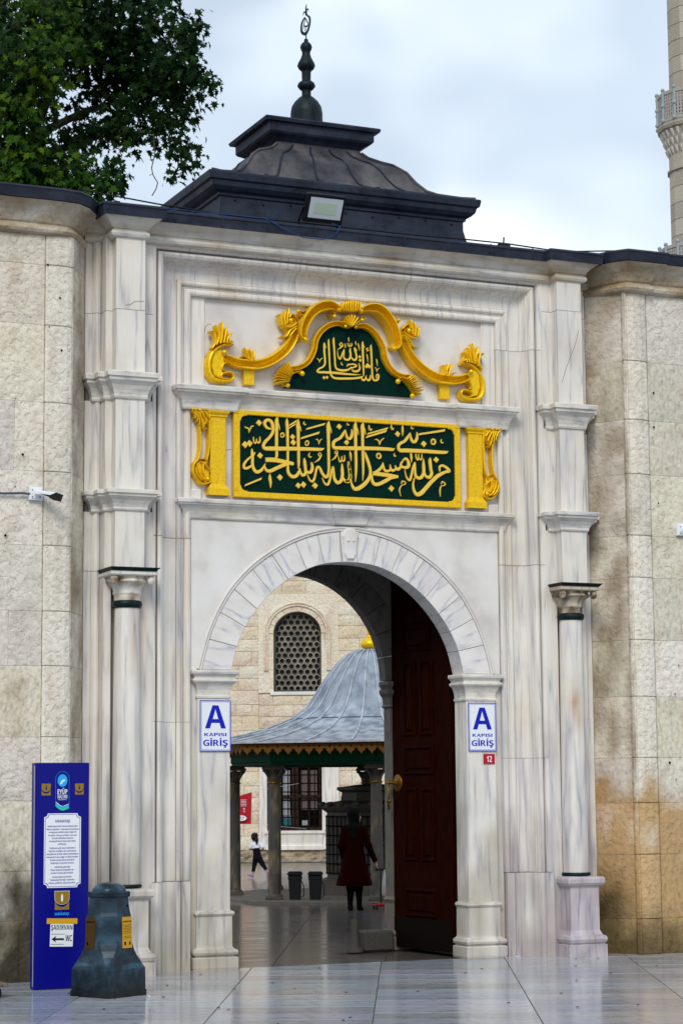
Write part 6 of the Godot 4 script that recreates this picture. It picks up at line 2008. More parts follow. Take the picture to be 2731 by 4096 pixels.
func mosque() -> void:
	var W := thing("mosque_wall", "pale honey stone wall of the mosque across the courtyard, with two windows", "building")
	var pale := func(p: Vector3, _n: Vector3) -> Color:
		var a := nf.get_noise_3d(p.x * 1.4, p.y * 1.8, p.z * 1.4)
		var b := nz.get_noise_3d(p.x * 4.0, p.y * 6.0, p.z * 4.0)
		var c := Color(1.12, 1.03, 0.94).lerp(Color(0.92, 0.82, 0.73), clampf(0.4 + a * 1.6, 0, 1))
		c = c.lerp(Color(0.88, 0.70, 0.58), clampf(b * 1.8 - 0.5, 0, 0.6))
		return c.lerp(Color(0.50, 0.44, 0.36), clampf(b * 1.5 - 0.45, 0, 0.7))
	var base := func(p: Vector3, _n: Vector3) -> Color:
		var b := nz.get_noise_3d(p.x * 5.0, p.y * 9.0, p.z * 5.0)
		return Color(0.66, 0.58, 0.48).lerp(Color(0.20, 0.18, 0.15), clampf(b * 2.4 + 0.15, 0, 1))
	var P := func(x: float) -> Vector2:
		var w := MW(x, 0, -28.4)
		return Vector2(w.x, w.z)
	var ys := []
	var y := 0.27
	while y < 7.6:
		ys.append(y)
		y += rng.randf_range(0.24, 0.34)
	ashlar(W, P.call(-5.2), P.call(-2.80), ys, Vector2(0.35, 0.8), 0.2, MAT.stone, pale, 0.2)
	ashlar(W, P.call(-0.99), P.call(2.2), ys, Vector2(0.35, 0.8), 0.2, MAT.stone, pale, 0.2)
	ashlar(W, P.call(-2.80), P.call(-0.99), [3.0, 3.26, 3.52, 3.76], Vector2(0.35, 0.8), 0.2, MAT.stone, pale, 0.2)
	ashlar(W, P.call(-2.80), P.call(-0.99), [6.05, 6.35, 6.66, 6.95, 7.3, 7.6], Vector2(0.35, 0.8), 0.2, MAT.stone, pale, 0.2)
	ashlar(W, P.call(-5.2), P.call(2.2), [0.0, 0.12, 0.27], Vector2(0.2, 0.5), 0.2, MAT.stone, base, 0.1)
	var R := part("wall_body", W)
	R.transform = Transform3D(Basis(Vector3.UP, M_TURN), MW(0, 0, -28.4))
	var b := MB.new()
	b.col = Color(0.8, 0.7, 0.6)
	b.box(Vector3(-14, 0, -1.4), Vector3(-2.80, 11, -0.03))
	b.box(Vector3(-0.99, 0, -1.4), Vector3(14, 11, -0.03))
	b.box(Vector3(-2.80, 0.0, -1.4), Vector3(-0.99, 0.68, -0.03))
	b.box(Vector3(-2.80, 2.95, -1.4), Vector3(-0.99, 3.82, -0.03))
	b.box(Vector3(-2.80, 6.0, -1.4), Vector3(-0.99, 11, -0.03))
	obj("core", b, MAT.stone, R)
	# upper arched window
	var U := part("arched_window", W)
	U.transform = Transform3D(Basis(Vector3.UP, M_TURN), MW(-1.92, 0, -28.4))
	var sur := PackedVector2Array()
	var out := PackedVector2Array([Vector2(-0.885, 3.80), Vector2(-0.545, 3.80)])
	for p in arc_poly(0, 5.14, 0.545, 0.50, PI, 0, 16): out.append(p)
	out.append_array(PackedVector2Array([Vector2(0.545, 3.80), Vector2(0.935, 3.80), Vector2(0.935, 6.05), Vector2(-0.885, 6.05)]))
	b = MB.new()
	b.prism(out, -0.35, 0.004)
	obj("surround", b, MAT.stone, U, func(p, n): return pale.call(p * 1.3 + Vector3(7, 0, 0), n))
	var hood := [Vector2(-0.66, 4.3)]
	for p in arc_poly(0, 5.14, 0.66, 0.62, PI, 0, 18): hood.append(p)
	hood.append(Vector2(0.66, 4.3))
	b = MB.new()
	b.sweep(hood, [Vector2(0, 0), Vector2(0.0, 0.04), Vector2(0.02, 0.05), Vector2(0.045, 0.03), Vector2(0.06, 0.055), Vector2(0.085, 0.06), Vector2(0.10, 0.0)], true)
	obj("hood_mould", b, MAT.stone, U, pale)
	for i in 9:   # arch stones under the hood
		var a0 := PI * i / 9.0 + 0.012
		var a1 := PI * (i + 1) / 9.0 - 0.012
		b = MB.new()
		var q := arc_poly(0, 5.14, 0.545, 0.50, a0, a1, 4)
		q.append_array(arc_poly(0, 5.14, 0.65, 0.61, a1, a0, 4))
		b.prism(q, 0.0, 0.022, 0.006)
		obj("arch_stone", b, MAT.stone, U, pale)
	b = MB.new()
	b.box(Vector3(-0.62, 3.74, -0.3), Vector3(0.62, 3.82, 0.03), 0.01)
	obj("sill", b, MAT.marble_p, U)
	b = MB.new()
	var bk := PackedVector2Array([Vector2(-0.545, 3.82), Vector2(0.545, 3.82)])
	bk.append_array(arc_poly(0, 5.14, 0.545, 0.50, 0, PI, 16))
	b.prism(bk, -0.34, -0.28)
	obj("dark_pane", b, mat(lin(0.02, 0.028, 0.03), 0.3), U)
	# pierced plaster lattice: rings set like a honeycomb
	b = MB.new()
	var pitch := 0.145
	for i in 12:
		var a0 := TAU * i / 12.0
		var a1 := TAU * (i + 1) / 12.0
		var hexr := func(a: float) -> float: return pitch * 0.497 / cos(fmod(a + PI / 6.0, PI / 3.0) - PI / 6.0)
		var o0: Vector2 = Vector2(cos(a0), sin(a0)) * hexr.call(a0)
		var o1: Vector2 = Vector2(cos(a1), sin(a1)) * hexr.call(a1)
		var r0 := Vector2(cos(a0), sin(a0))
		var r1 := Vector2(cos(a1), sin(a1))
		b.quad(Vector3(r0.x * 0.054, r0.y * 0.054, 0.012), Vector3(o0.x, o0.y, 0.0), Vector3(o1.x, o1.y, 0.0), Vector3(r1.x * 0.054, r1.y * 0.054, 0.012))
		b.quad(Vector3(r0.x * 0.047, r0.y * 0.047, -0.03), Vector3(r0.x * 0.054, r0.y * 0.054, 0.012), Vector3(r1.x * 0.054, r1.y * 0.054, 0.012), Vector3(r1.x * 0.047, r1.y * 0.047, -0.03))
	var pl := [b.mesh(mat(lin(0.21, 0.185, 0.15), 0.9)), b.mesh(mat(lin(0.27, 0.24, 0.19), 0.9)), b.mesh(mat(lin(0.16, 0.145, 0.12), 0.9))]
	for r in 15:
		for c in 8:
			var x := (c - 3.5) * pitch + (0.0 if r % 2 else pitch / 2)
			var yy := 3.90 + r * pitch * 0.866
			if absf(x) > 0.50: continue
			if yy > 5.14 and Vector2(x / 0.50, (yy - 5.14) / 0.455).length() > 1.0: continue
			inst("lattice_ring", pl[rng.randi() % 3], U, Transform3D(Basis(), Vector3(x, yy, -0.20)))
	b = MB.new()
	var edge := [Vector2(0.535, 3.83)]
	for p in arc_poly(0, 5.14, 0.535, 0.49, 0, PI, 16): edge.append(p)
	edge.append(Vector2(-0.535, 3.83))
	b.sweep(edge, [Vector2(0.0, -0.24), Vector2(0.0, -0.18), Vector2(0.035, -0.18), Vector2(0.035, -0.24)], true, true)
	obj("lattice_frame", b, mat(lin(0.09, 0.085, 0.075), 0.85), U)
	# lower window with iron grille
	var L := part("grille_window", W)
	L.transform = Transform3D(Basis(Vector3.UP, M_TURN), MW(-2.0, 0, -28.4))
	for q in [[-0.80, 0.27, -0.62, 2.95], [0.62, 0.27, 1.01, 2.95]]:
		b = MB.new()
		b.box(Vector3(q[0], q[1], -0.4), Vector3(q[2], q[3], 0.05), 0.012)
		if q[0] > 0: b.box(Vector3(0.66, 0.7, 0.045), Vector3(0.86, 2.95, 0.075), 0.012)
		obj("marble_jamb", b, MAT.marble, L)
	b = MB.new()
	b.sweep([Vector2(-0.615, -0.2), Vector2(-0.615, 0.05), Vector2(0.615, 0.05), Vector2(0.615, -0.2)], [Vector2(0.02, 0.27), Vector2(0.02, 0.36), Vector2(0.0, 0.38), Vector2(0.0, 0.42), Vector2(0.03, 0.60), Vector2(0.06, 0.64), Vector2(0.06, 0.69), Vector2(-0.3, 0.70)])
	obj("marble_sill", b, MAT.marble, L)
	b = MB.new()
	b.box(Vector3(-0.62, 0.70, -0.36), Vector3(0.62, 2.95, -0.34))
	obj("dark_room", b, MAT.kick, L)
	var brown := mat(lin(0.030, 0.012, 0.007), 0.5)
	for q in [[-0.62, -0.54], [-0.08, 0.08], [0.54, 0.62], [-0.33, -0.29], [0.29, 0.33]]:
		b = MB.new()
		b.box(Vector3(q[0], 0.70, -0.30), Vector3(q[1], 2.95, -0.24), 0.006)
		obj("window_frame", b, brown, L)
	for q in [0.70, 1.42, 2.12, 2.86]:
		b = MB.new()
		b.box(Vector3(-0.62, q, -0.295), Vector3(0.62, q + 0.07, -0.245), 0.006)
		obj("window_frame", b, brown, L)
	for q in [[-0.28, 0.95, -0.12, 2.05, 0], [0.12, 1.15, 0.28, 2.05, 1], [0.34, 1.15, 0.5, 2.05, 1], [-0.28, 0.80, -0.1, 1.05, 2], [0.14, 0.80, 0.3, 0.92, 0]]:
		b = MB.new()
		b.box(Vector3(q[0], q[1], -0.33), Vector3(q[2], q[3], -0.315), 0.002)
		obj("pane", b, [mat(lin(0.36, 0.38, 0.42), 0.4), mat(lin(0.16, 0.12, 0.115), 0.4), mat(lin(0.02, 0.15, 0.18), 0.4)][q[4]], L)
	for i in 9:
		b = MB.new()
		b.tube([Vector3(-0.60 + i * 0.15, 0.72, -0.06), Vector3(-0.60 + i * 0.15, 2.95, -0.06)], 0.014, 6)
		obj("iron_bar", b, MAT.soft_black, L)
	for i in 12:
		b = MB.new()
		b.tube([Vector3(-0.62, 0.80 + i * 0.19, -0.055), Vector3(0.62, 0.80 + i * 0.19, -0.055)], 0.014, 6)
		obj("iron_bar", b, MAT.soft_black, L)
	b = MB.new()
	for i in 9:
		for k in 12: b.ball(Vector3(-0.60 + i * 0.15, 0.80 + k * 0.19, -0.057), 0.025, 3)
	var kn := obj("bar_knots", b, MAT.soft_black, L)
	# red banner strung between the kiosk and the wall
	var B := mnode("red_banner", "red cloth banner with white print hanging in front of the mosque wall", "banner", -3.03, 1.23, -26.4)
	b = MB.new()
	var rows := []
	for i in 9:
		var u := i / 8.0
		var r := PackedVector3Array()
		for k in 9:
			var v := k / 8.0
			r.append(Vector3(-0.30 + u * 0.50 + 0.02 * (v - 0.5), lerpf(-0.345, 0.19 + u * 0.15, v), 0.025 * sin(u * 7.0 + v * 2.0)))
		rows.append(r)
	b.grid(rows)
	obj("cloth", b, mat(lin(0.38, 0.012, 0.022), 0.8), B)
	b = MB.new()
	b.xf = Transform3D(Basis(), Vector3(-0.02, -0.22, 0.04))
	b.prism(arc_poly(0, 0, 0.115, 0.06, 0, TAU - 0.3, 19), 0.0, 0.002)
	obj("white_patch", b, MAT.white, B)
	for q in [["78", 0.035, 0.07, -0.02], ["16", 0.035, 0.07, -0.075], ["05 60", 0.09, 0.035, -0.205], ["(z)", 0.05, 0.03, -0.25]]: txt(B, "letters", q[0], q[1], 0.035, Vector3(q[2] - 0.03, q[3], 0.043), MAT.white if q[3] > -0.1 else MAT.red)
	for i in 5:
		b = plate(0.13 - 0.015 * (i % 2), 0.008, 0.0, 0.002, Vector3(0.03, 0.17 - i * 0.032, 0.035), 0.0)
		obj("print_line", b, MAT.white, B)
	b = MB.new()
	b.tube([MW(-3.4, 1.62, -26.4), MW(-2.82, 1.58, -26.4), MW(-2.4, 1.66, -27.3), MW(-1.9, 1.75, -28.3)], 0.003, 5)
	b.tube([MW(-2.85, 0.885, -26.4), MW(-2.2, 0.80, -27.5), MW(-1.75, 0.74, -28.3)], 0.003, 5)
	tag(obj("banner_cord", b, MAT.white), "thin white cords that hold the red banner", "cord")

func minaret() -> void:
	var T := thing("minaret", "tall pale stone minaret with carved balconies at the right edge", "minaret", Vector3(35.3, 0, -46.83))
	var tint := func(p: Vector3, _n: Vector3) -> Color:
		var course := floorf(p.y / 0.62)
		var cell := floorf(atan2(p.x, p.z) * 3.2 + course * 0.5)
		var v := fposmod(sin(course * 12.9 + cell * 78.2) * 43.7, 1.0)
		return Color(0.62, 0.59, 0.55).lerp(Color(0.48, 0.45, 0.42), v)
	var r := 1.15
	for y in 62:
		var b := MB.new()
		var y0 := y * 0.62
		if y0 > 36: break
		var rr := r * (1.0 if y0 < 24.2 else 0.93)
		var k := MB.new()
		for i in 16:
			b = MB.new()
			var a0 := TAU * i / 16.0
			var a1 := TAU * (i + 1) / 16.0
			var v := rng.randf_range(0.80, 1.05)
			k.col = Color(0.66 * v, 0.63 * v, 0.59 * v)
			k.quad(Vector3(sin(a0) * rr, y0 + 0.01, cos(a0) * rr), Vector3(sin(a1) * rr, y0 + 0.01, cos(a1) * rr), Vector3(sin(a1) * rr, y0 + 0.61, cos(a1) * rr), Vector3(sin(a0) * rr, y0 + 0.61, cos(a0) * rr))
		k.col = Color(0.45, 0.40, 0.34)
		k.lathe([Vector2(rr - 0.02, y0 - 0.01), Vector2(rr - 0.02, y0 + 0.63)], Vector3(), 16, false)
		obj("stone_course", k, MAT.stone, T)
	for lv in [[25.80, 1.50], [19.95, 1.55]]:
		var y0: float = lv[0]
		var R: float = lv[1]
		var Bc := part("balcony", T)
		var b := MB.new()
		b.lathe([Vector2(1.1, y0 - 1.65), Vector2(1.22, y0 - 1.62), Vector2(1.22, y0 - 1.54), Vector2(1.14, y0 - 1.52)], Vector3(), 16, false)
		b.lathe([Vector2(1.12, y0 - 1.0), Vector2(1.28, y0 - 0.55), Vector2(R - 0.08, y0 - 0.1), Vector2(R + 0.02, y0 - 0.06), Vector2(R + 0.06, y0 + 0.04), Vector2(R + 0.06, y0 + 0.12), Vector2(R, y0 + 0.16), Vector2(1.0, y0 + 0.16)], Vector3(), 16, false)
		obj("deck", b, MAT.stone, Bc, tint)
		for tier in 3:
			for i in 32:
				var a := TAU * (i + 0.5 * tier) / 32.0
				var rr := [1.40, 1.29, 1.20][tier] as float
				var h: float = y0 - 0.10 - tier * 0.30
				b = MB.new()
				var c := Vector3(sin(a) * rr, h, cos(a) * rr)
				b.tube([c, c - Vector3(sin(a) * 0.06, 0.15, cos(a) * 0.06), c - Vector3(sin(a) * 0.16, 0.36, cos(a) * 0.16)], [0.085, 0.07, 0.03], 6)
				obj("corbel", b, MAT.stone, Bc)
		for i in 16:
			var a0 := TAU * i / 16.0
			var a1 := TAU * (i + 1) / 16.0
			var c0 := Vector3(sin(a0) * R, y0 + 0.16, cos(a0) * R)
			var c1 := Vector3(sin(a1) * R, y0 + 0.16, cos(a1) * R)
			var d := (c1 - c0)
			var w := d.length()
			d = d.normalized()
			b = MB.new()
			b.xf = Transform3D(Basis(d, Vector3.UP, d.cross(Vector3.UP)), c0)
			b.box(Vector3(0, 0, -0.04), Vector3(w, 0.12, 0.04))
			b.box(Vector3(0, 1.02, -0.05), Vector3(w, 1.16, 0.05), 0.01)
			for q in 6:
				b.box(Vector3(w * q / 5.0 - 0.035, 0.12, -0.025), Vector3(w * q / 5.0 + 0.035, 1.02, 0.025))
			for q in 7:
				b.box(Vector3(0, 0.16 + q * 0.13, -0.022), Vector3(w, 0.21 + q * 0.13, 0.022))
			obj("railing_panel", b, MAT.stone, Bc, func(_p, _n): return Color(0.52, 0.51, 0.53))
			b = MB.new()
			b.tube([c0 * Vector3(1.02, 1, 1.02), c0 * Vector3(1.02, 1, 1.02) + Vector3(0, 1.2, 0)], 0.06, 6)
			b.ball(c0 * Vector3(1.03, 1, 1.03) + Vector3(0, 1.22, 0), 0.08, 4)
			b.ball(c0 * Vector3(1.03, 1, 1.03) + Vector3(0, 0.62, 0), 0.09, 4)
			b.ball(c0 * Vector3(1.03, 1, 1.03) + Vector3(0, 0.06, 0), 0.09, 4)
			obj("railing_post", b, mat(lin(0.30, 0.36, 0.40), 0.6), Bc)

func leaf_mesh(c: Color) -> ArrayMesh:
	var b := MB.new()
	var A := []
	# five pointed lobes of a plane leaf, folded along the midrib
	for q in [[0.0, -0.30], [0.10, -0.20], [0.34, -0.30], [0.24, -0.08], [0.52, 0.06], [0.24, 0.12], [0.30, 0.42], [0.12, 0.30], [0.0, 0.70]]: A.append(Vector2(q[0], q[1]))
	for g in [-1.0, 1.0]:
		for i in A.size() - 1:
			var p: Vector2 = A[i]
			var q: Vector2 = A[i + 1]
			var o := Vector3(0, 0, 0)
			var a := Vector3(p.x * g, p.y, absf(p.x) * 0.28 - p.y * p.y * 0.25)
			var d := Vector3(q.x * g, q.y, absf(q.x) * 0.28 - q.y * q.y * 0.25)
			b.col = c * ((0.92 if i % 2 else 1.05) / (0.16 if c != Color.WHITE else 1.0))
			if g > 0: b.tri(o, a, d)
			else: b.tri(o, d, a)
	return b.mesh(MAT.leaf)

func tree() -> void:
	var T := thing("plane_tree", "large plane tree with dark green lobed leaves behind the left wall", "tree", Vector3(-3.9, 0, -8.2))
	var o := Vector3(-3.9, 0, -8.2)
	var b := MB.new()
	b.tube([Vector3(0, -0.05, 0), Vector3(0.03, 0.5, 0), Vector3(0.1, 2.5, 0.05), Vector3(0.25, 5.0, 0.1), Vector3(0.7, 7.2, 0.2), Vector3(1.4, 9.0, 0.5), Vector3(2.2, 11.0, 0.8), Vector3(2.6, 13.0, 0.7)], [0.55, 0.46, 0.40, 0.36, 0.28, 0.20, 0.14, 0.05], 12)
	obj("trunk", b, MAT.bark, T)
	for q in [[[-2.5, 9.0, -7.7], [-1.28, 9.7, -6.95], [-0.66, 11.1, -7.4], [-0.09, 11.26, -7.21], [0.27, 11.3, -7.04], [0.5, 11.1, -6.6]], [[-2.2, 9.4, -7.6], [-1.16, 9.86, -6.9], [-0.41, 10.39, -7.4], [0.05, 10.55, -7.2], [0.5, 10.4, -6.2]], [[-2.9, 8.2, -7.8], [-1.3, 9.6, -7.2], [-0.59, 9.84, -7.08], [-0.34, 9.95, -6.95], [0.05, 9.85, -6.3], [0.25, 9.75, -6.0]], [[-2.6, 8.6, -7.8], [-2.0, 9.1, -6.9], [-1.5, 9.3, -6.5], [-0.8, 9.0, -6.3], [-0.4, 9.1, -6.2]], [[-1.7, 11.0, -7.4], [-1.2, 11.6, -7.2], [-0.3, 12.0, -7.2], [0.4, 11.7, -6.6], [0.65, 11.5, -6.4]]]:
		b = MB.new()
		var P := []
		var r := []
		for i in q.size():
			P.append(Vector3(q[i][0], q[i][1], q[i][2]) - o)
			r.append(lerpf(0.075, 0.012, i / float(q.size() - 1)))
		b.tube(P, r, 7)
		obj("branch", b, MAT.bark, T)
	b = MB.new()   # bare hanging twig
	b.tube([Vector3(0.06, 9.75, -6.0) - o, Vector3(0.03, 9.43, -5.87) - o, Vector3(-0.02, 9.25, -5.84) - o, Vector3(-0.01, 9.16, -5.82) - o, Vector3(0.05, 9.06, -5.81) - o, Vector3(0.03, 8.98, -5.82) - o, Vector3(-0.01, 8.90, -5.85) - o], 0.007, 5)
	b.tube([Vector3(-0.02, 9.17, -5.83) - o, Vector3(-0.06, 9.14, -5.80) - o], 0.005, 4)
	obj("bare_twig", b, MAT.bark, T)
	var C := part("crown", T)
	var meshes := []
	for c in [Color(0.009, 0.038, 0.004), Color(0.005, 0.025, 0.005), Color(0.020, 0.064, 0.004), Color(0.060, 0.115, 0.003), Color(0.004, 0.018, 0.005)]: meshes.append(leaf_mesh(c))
	var base := leaf_mesh(Color.WHITE)
	var X := []
	var K := []
	for s in CLUMPS:
		var q: PackedStringArray = s.split(",")
		var c := Vector3(q[0].to_float(), q[1].to_float(), q[2].to_float())
		var r := q[3].to_float()
		var d := q[4].to_float()
		var n := int(LEAVES * d * r * r)
		var sprig := Vector3()
		var v := Vector3()
		for i in n:
			if i % 16 == 0:
				v = Vector3(rng.randfn(0, 0.5), rng.randfn(0, 0.45), rng.randfn(0, 0.8))
				if v.length() > 1.3: v = v.normalized() * rng.randf_range(0.6, 1.25)
				sprig = c + v * r
			var p := sprig + Vector3(rng.randfn(0, 0.085), rng.randfn(0, 0.10) - 0.03, rng.randfn(0, 0.09))
			# leaves hang and tilt outward
			var out := Vector3(v.x * 0.6 + rng.randf_range(-0.8, 0.8), -1.0 + rng.randf_range(-0.3, 0.9), rng.randf_range(-0.5, 0.9)).normalized()
			var zz := Vector3(rng.randf_range(-0.9, 0.9), rng.randf_range(0.0, 1.0), rng.randf_range(0.2, 1.0)).normalized()
			var xx := out.cross(zz).normalized()
			zz = xx.cross(out).normalized()
			var sc := rng.randf_range(0.055, 0.16)
			X.append(Transform3D(Basis(xx * sc, out * sc, zz * sc), p - o))
			var lit := clampf((c.x < -1.0 and v.z > 0.2) as int * 0.5 + rng.randf_range(-0.3, 0.5), 0, 1)  # light on the left front of the crown, painted as brighter leaf colour
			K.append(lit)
	var order := range(X.size())
	var eye := Vector3(-8.33, 1.62, 18.66) - o
	order.sort_custom(func(i, j): return X[i].origin.distance_squared_to(eye) < X[j].origin.distance_squared_to(eye))
	var mm := MultiMesh.new()
	mm.transform_format = MultiMesh.TRANSFORM_3D
	mm.use_colors = true
	mm.mesh = base
	mm.instance_count = maxi(0, X.size() - 300)
	var m := 0
	for k in X.size():
		var i: int = order[k]
		if k < 300:
			var t: float = K[i]
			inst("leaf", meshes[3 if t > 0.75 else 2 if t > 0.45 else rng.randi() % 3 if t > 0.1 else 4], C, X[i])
		else:
			mm.set_instance_transform(m, X[i])
			var t: float = K[i]
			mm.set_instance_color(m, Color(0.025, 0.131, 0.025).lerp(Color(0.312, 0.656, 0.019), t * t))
			m += 1
	var mi := MultiMeshInstance3D.new()
	mi.name = "foliage"
	mi.multimesh = mm
	mi.set_meta("kind", "stuff")
	C.add_child(mi, true)
const LEAVES := 2100.0

# a figure as one skin: smooth union of tapered capsules, meshed with surface nets
func figure(bones: Array, cell: float, k: float) -> MB:
	var lo := Vector3(9, 9, 9)
	var hi := Vector3(-9, -9, -9)
	for q in bones:
		for e in 2:
			var r: float = q[2 + e] + k + cell * 2
			lo = lo.min(q[e] - Vector3.ONE * r)
			hi = hi.max(q[e] + Vector3.ONE * r)
	var n := Vector3i(((hi - lo) / cell).ceil()) + Vector3i.ONE
	var D := PackedFloat32Array()
	D.resize(n.x * n.y * n.z)
	D.fill(1.0)
	var W := PackedInt32Array()
	W.resize(D.size())
	var best := PackedFloat32Array()
	best.resize(D.size())
	best.fill(9.0)
	for bi in bones.size():
		var q: Array = bones[bi]
		var a: Vector3 = q[0]
		var b: Vector3 = q[1]
		var ra: float = q[2]
		var rb: float = q[3]
		var pad := maxf(ra, rb) + k + cell * 2
		var i0 := Vector3i(((a.min(b) - Vector3.ONE * pad - lo) / cell).floor()).clamp(Vector3i.ZERO, n - Vector3i.ONE)
		var i1 := Vector3i(((a.max(b) + Vector3.ONE * pad - lo) / cell).ceil()).clamp(Vector3i.ZERO, n - Vector3i.ONE)
		var ab := b - a
		var l2 := maxf(ab.length_squared(), 1e-9)
		for z in range(i0.z, i1.z + 1):
			for y in range(i0.y, i1.y + 1):
				for x in range(i0.x, i1.x + 1):
					var p := lo + Vector3(x, y, z) * cell
					var t := clampf((p - a).dot(ab) / l2, 0, 1)
					var d := p.distance_to(a + ab * t) - lerpf(ra, rb, t)
					var i := x + n.x * (y + n.y * z)
					if d < best[i]:
						best[i] = d; W[i] = bi
					var e := D[i]
					var h := clampf(0.5 + 0.5 * (e - d) / k, 0, 1)
					D[i] = lerpf(e, d, h) - k * h * (1 - h)
	var idx := {}
	var V := PackedVector3Array()
	var Cc := PackedColorArray()
	var sx := 1
	var sy := n.x
	var sz := n.x * n.y
	var corner := [0, sx, sy, sx + sy, sz, sx + sz, sy + sz, sx + sy + sz]
	var edges := [[0, 1], [2, 3], [4, 5], [6, 7], [0, 2], [1, 3], [4, 6], [5, 7], [0, 4], [1, 5], [2, 6], [3, 7]]
	for z in n.z - 1:
		for y in n.y - 1:
			for x in n.x - 1:
				var i := x + sy * y + sz * z
				var m := 0
				for c in 8:
					if D[i + corner[c]] < 0: m |= 1 << c
				if m == 0 or m == 255: continue
				var s := Vector3()
				var w := 0
				for e in edges:
					var d0 := D[i + corner[e[0]]]
					var d1 := D[i + corner[e[1]]]
					if (d0 < 0) == (d1 < 0): continue
					var t := d0 / (d0 - d1)
					var p0 := Vector3(e[0] & 1, (e[0] >> 1) & 1, e[0] >> 2)
					var p1 := Vector3(e[1] & 1, (e[1] >> 1) & 1, e[1] >> 2)
					s += p0.lerp(p1, t); w += 1
				idx[i] = V.size()
				V.append(lo + (Vector3(x, y, z) + s / w) * cell)
				Cc.append(bones[W[i]][4])
	var F := []
	for i in idx:
		var d0 := D[i]
		for ax in 3:
			var st: int = [sx, sy, sz][ax]
			var u: int = [sy, sz, sx][ax]
			var v: int = [sz, sx, sy][ax]
			var d1 := D[i + st]
			if (d0 < 0) == (d1 < 0): continue
			if not (idx.has(i - u) and idx.has(i - v) and idx.has(i - u - v)): continue
			var q := [idx[i], idx[i - u], idx[i - u - v], idx[i - v]]
			if d0 < 0: F.append(q)
			else: F.append([q[3], q[2], q[1], q[0]])
	var N := PackedVector3Array()
	N.resize(V.size())
	for q in F:
		var f := (V[q[2]] - V[q[0]]).cross(V[q[3]] - V[q[1]])
		for j in q: N[j] += f
	var out := MB.new()
	for q in F:
		for t in [[0, 1, 2], [0, 2, 3]]:
			for j in [t[0], t[2], t[1]]:
				out.v.append(V[q[j]]); out.n.append(N[q[j]].normalized()); out.c.append(Cc[q[j]])
	return out

func bone(a: Array, b: Array, ra: float, rb: float, c: Color) -> Array:
	return [Vector3(a[0], a[1], a[2]), Vector3(b[0], b[1], b[2]), ra, rb, c]

func hand(P: Vector3, dir: Vector3, side: Vector3, s: float, c: Color) -> Array:
	# palm, four curled fingers and a thumb, s is the length of the hand
	var B := []
	var pal := P + dir * s * 0.42
	var nrm := dir.cross(side).normalized()
	B.append([P, pal, s * 0.17, s * 0.19, c])
	for i in 4:
		var root := pal + side * s * (0.20 - 0.135 * i) + dir * s * 0.04
		var l: float = s * [0.40, 0.46, 0.43, 0.34][i]
		var k1: Vector3 = root + dir * l * 0.5
		var k2: Vector3 = k1 + (dir * 0.75 + nrm * 0.6).normalized() * l * 0.5
		B.append([root, k1, s * 0.062, s * 0.056, c])
		B.append([k1, k2, s * 0.056, s * 0.045, c])
	var th := P + dir * s * 0.12 + side * s * 0.17
	var t1 := th + (dir * 0.7 + side * 0.55 + nrm * 0.3).normalized() * s * 0.26
	B.append([th, t1, s * 0.075, s * 0.062, c])
	B.append([t1, t1 + (dir * 0.9 + nrm * 0.4).normalized() * s * 0.2, s * 0.062, s * 0.05, c])
	return B

func merge(a: MB, b: MB) -> void:
	a.v.append_array(b.v); a.n.append_array(b.n); a.c.append_array(b.c)

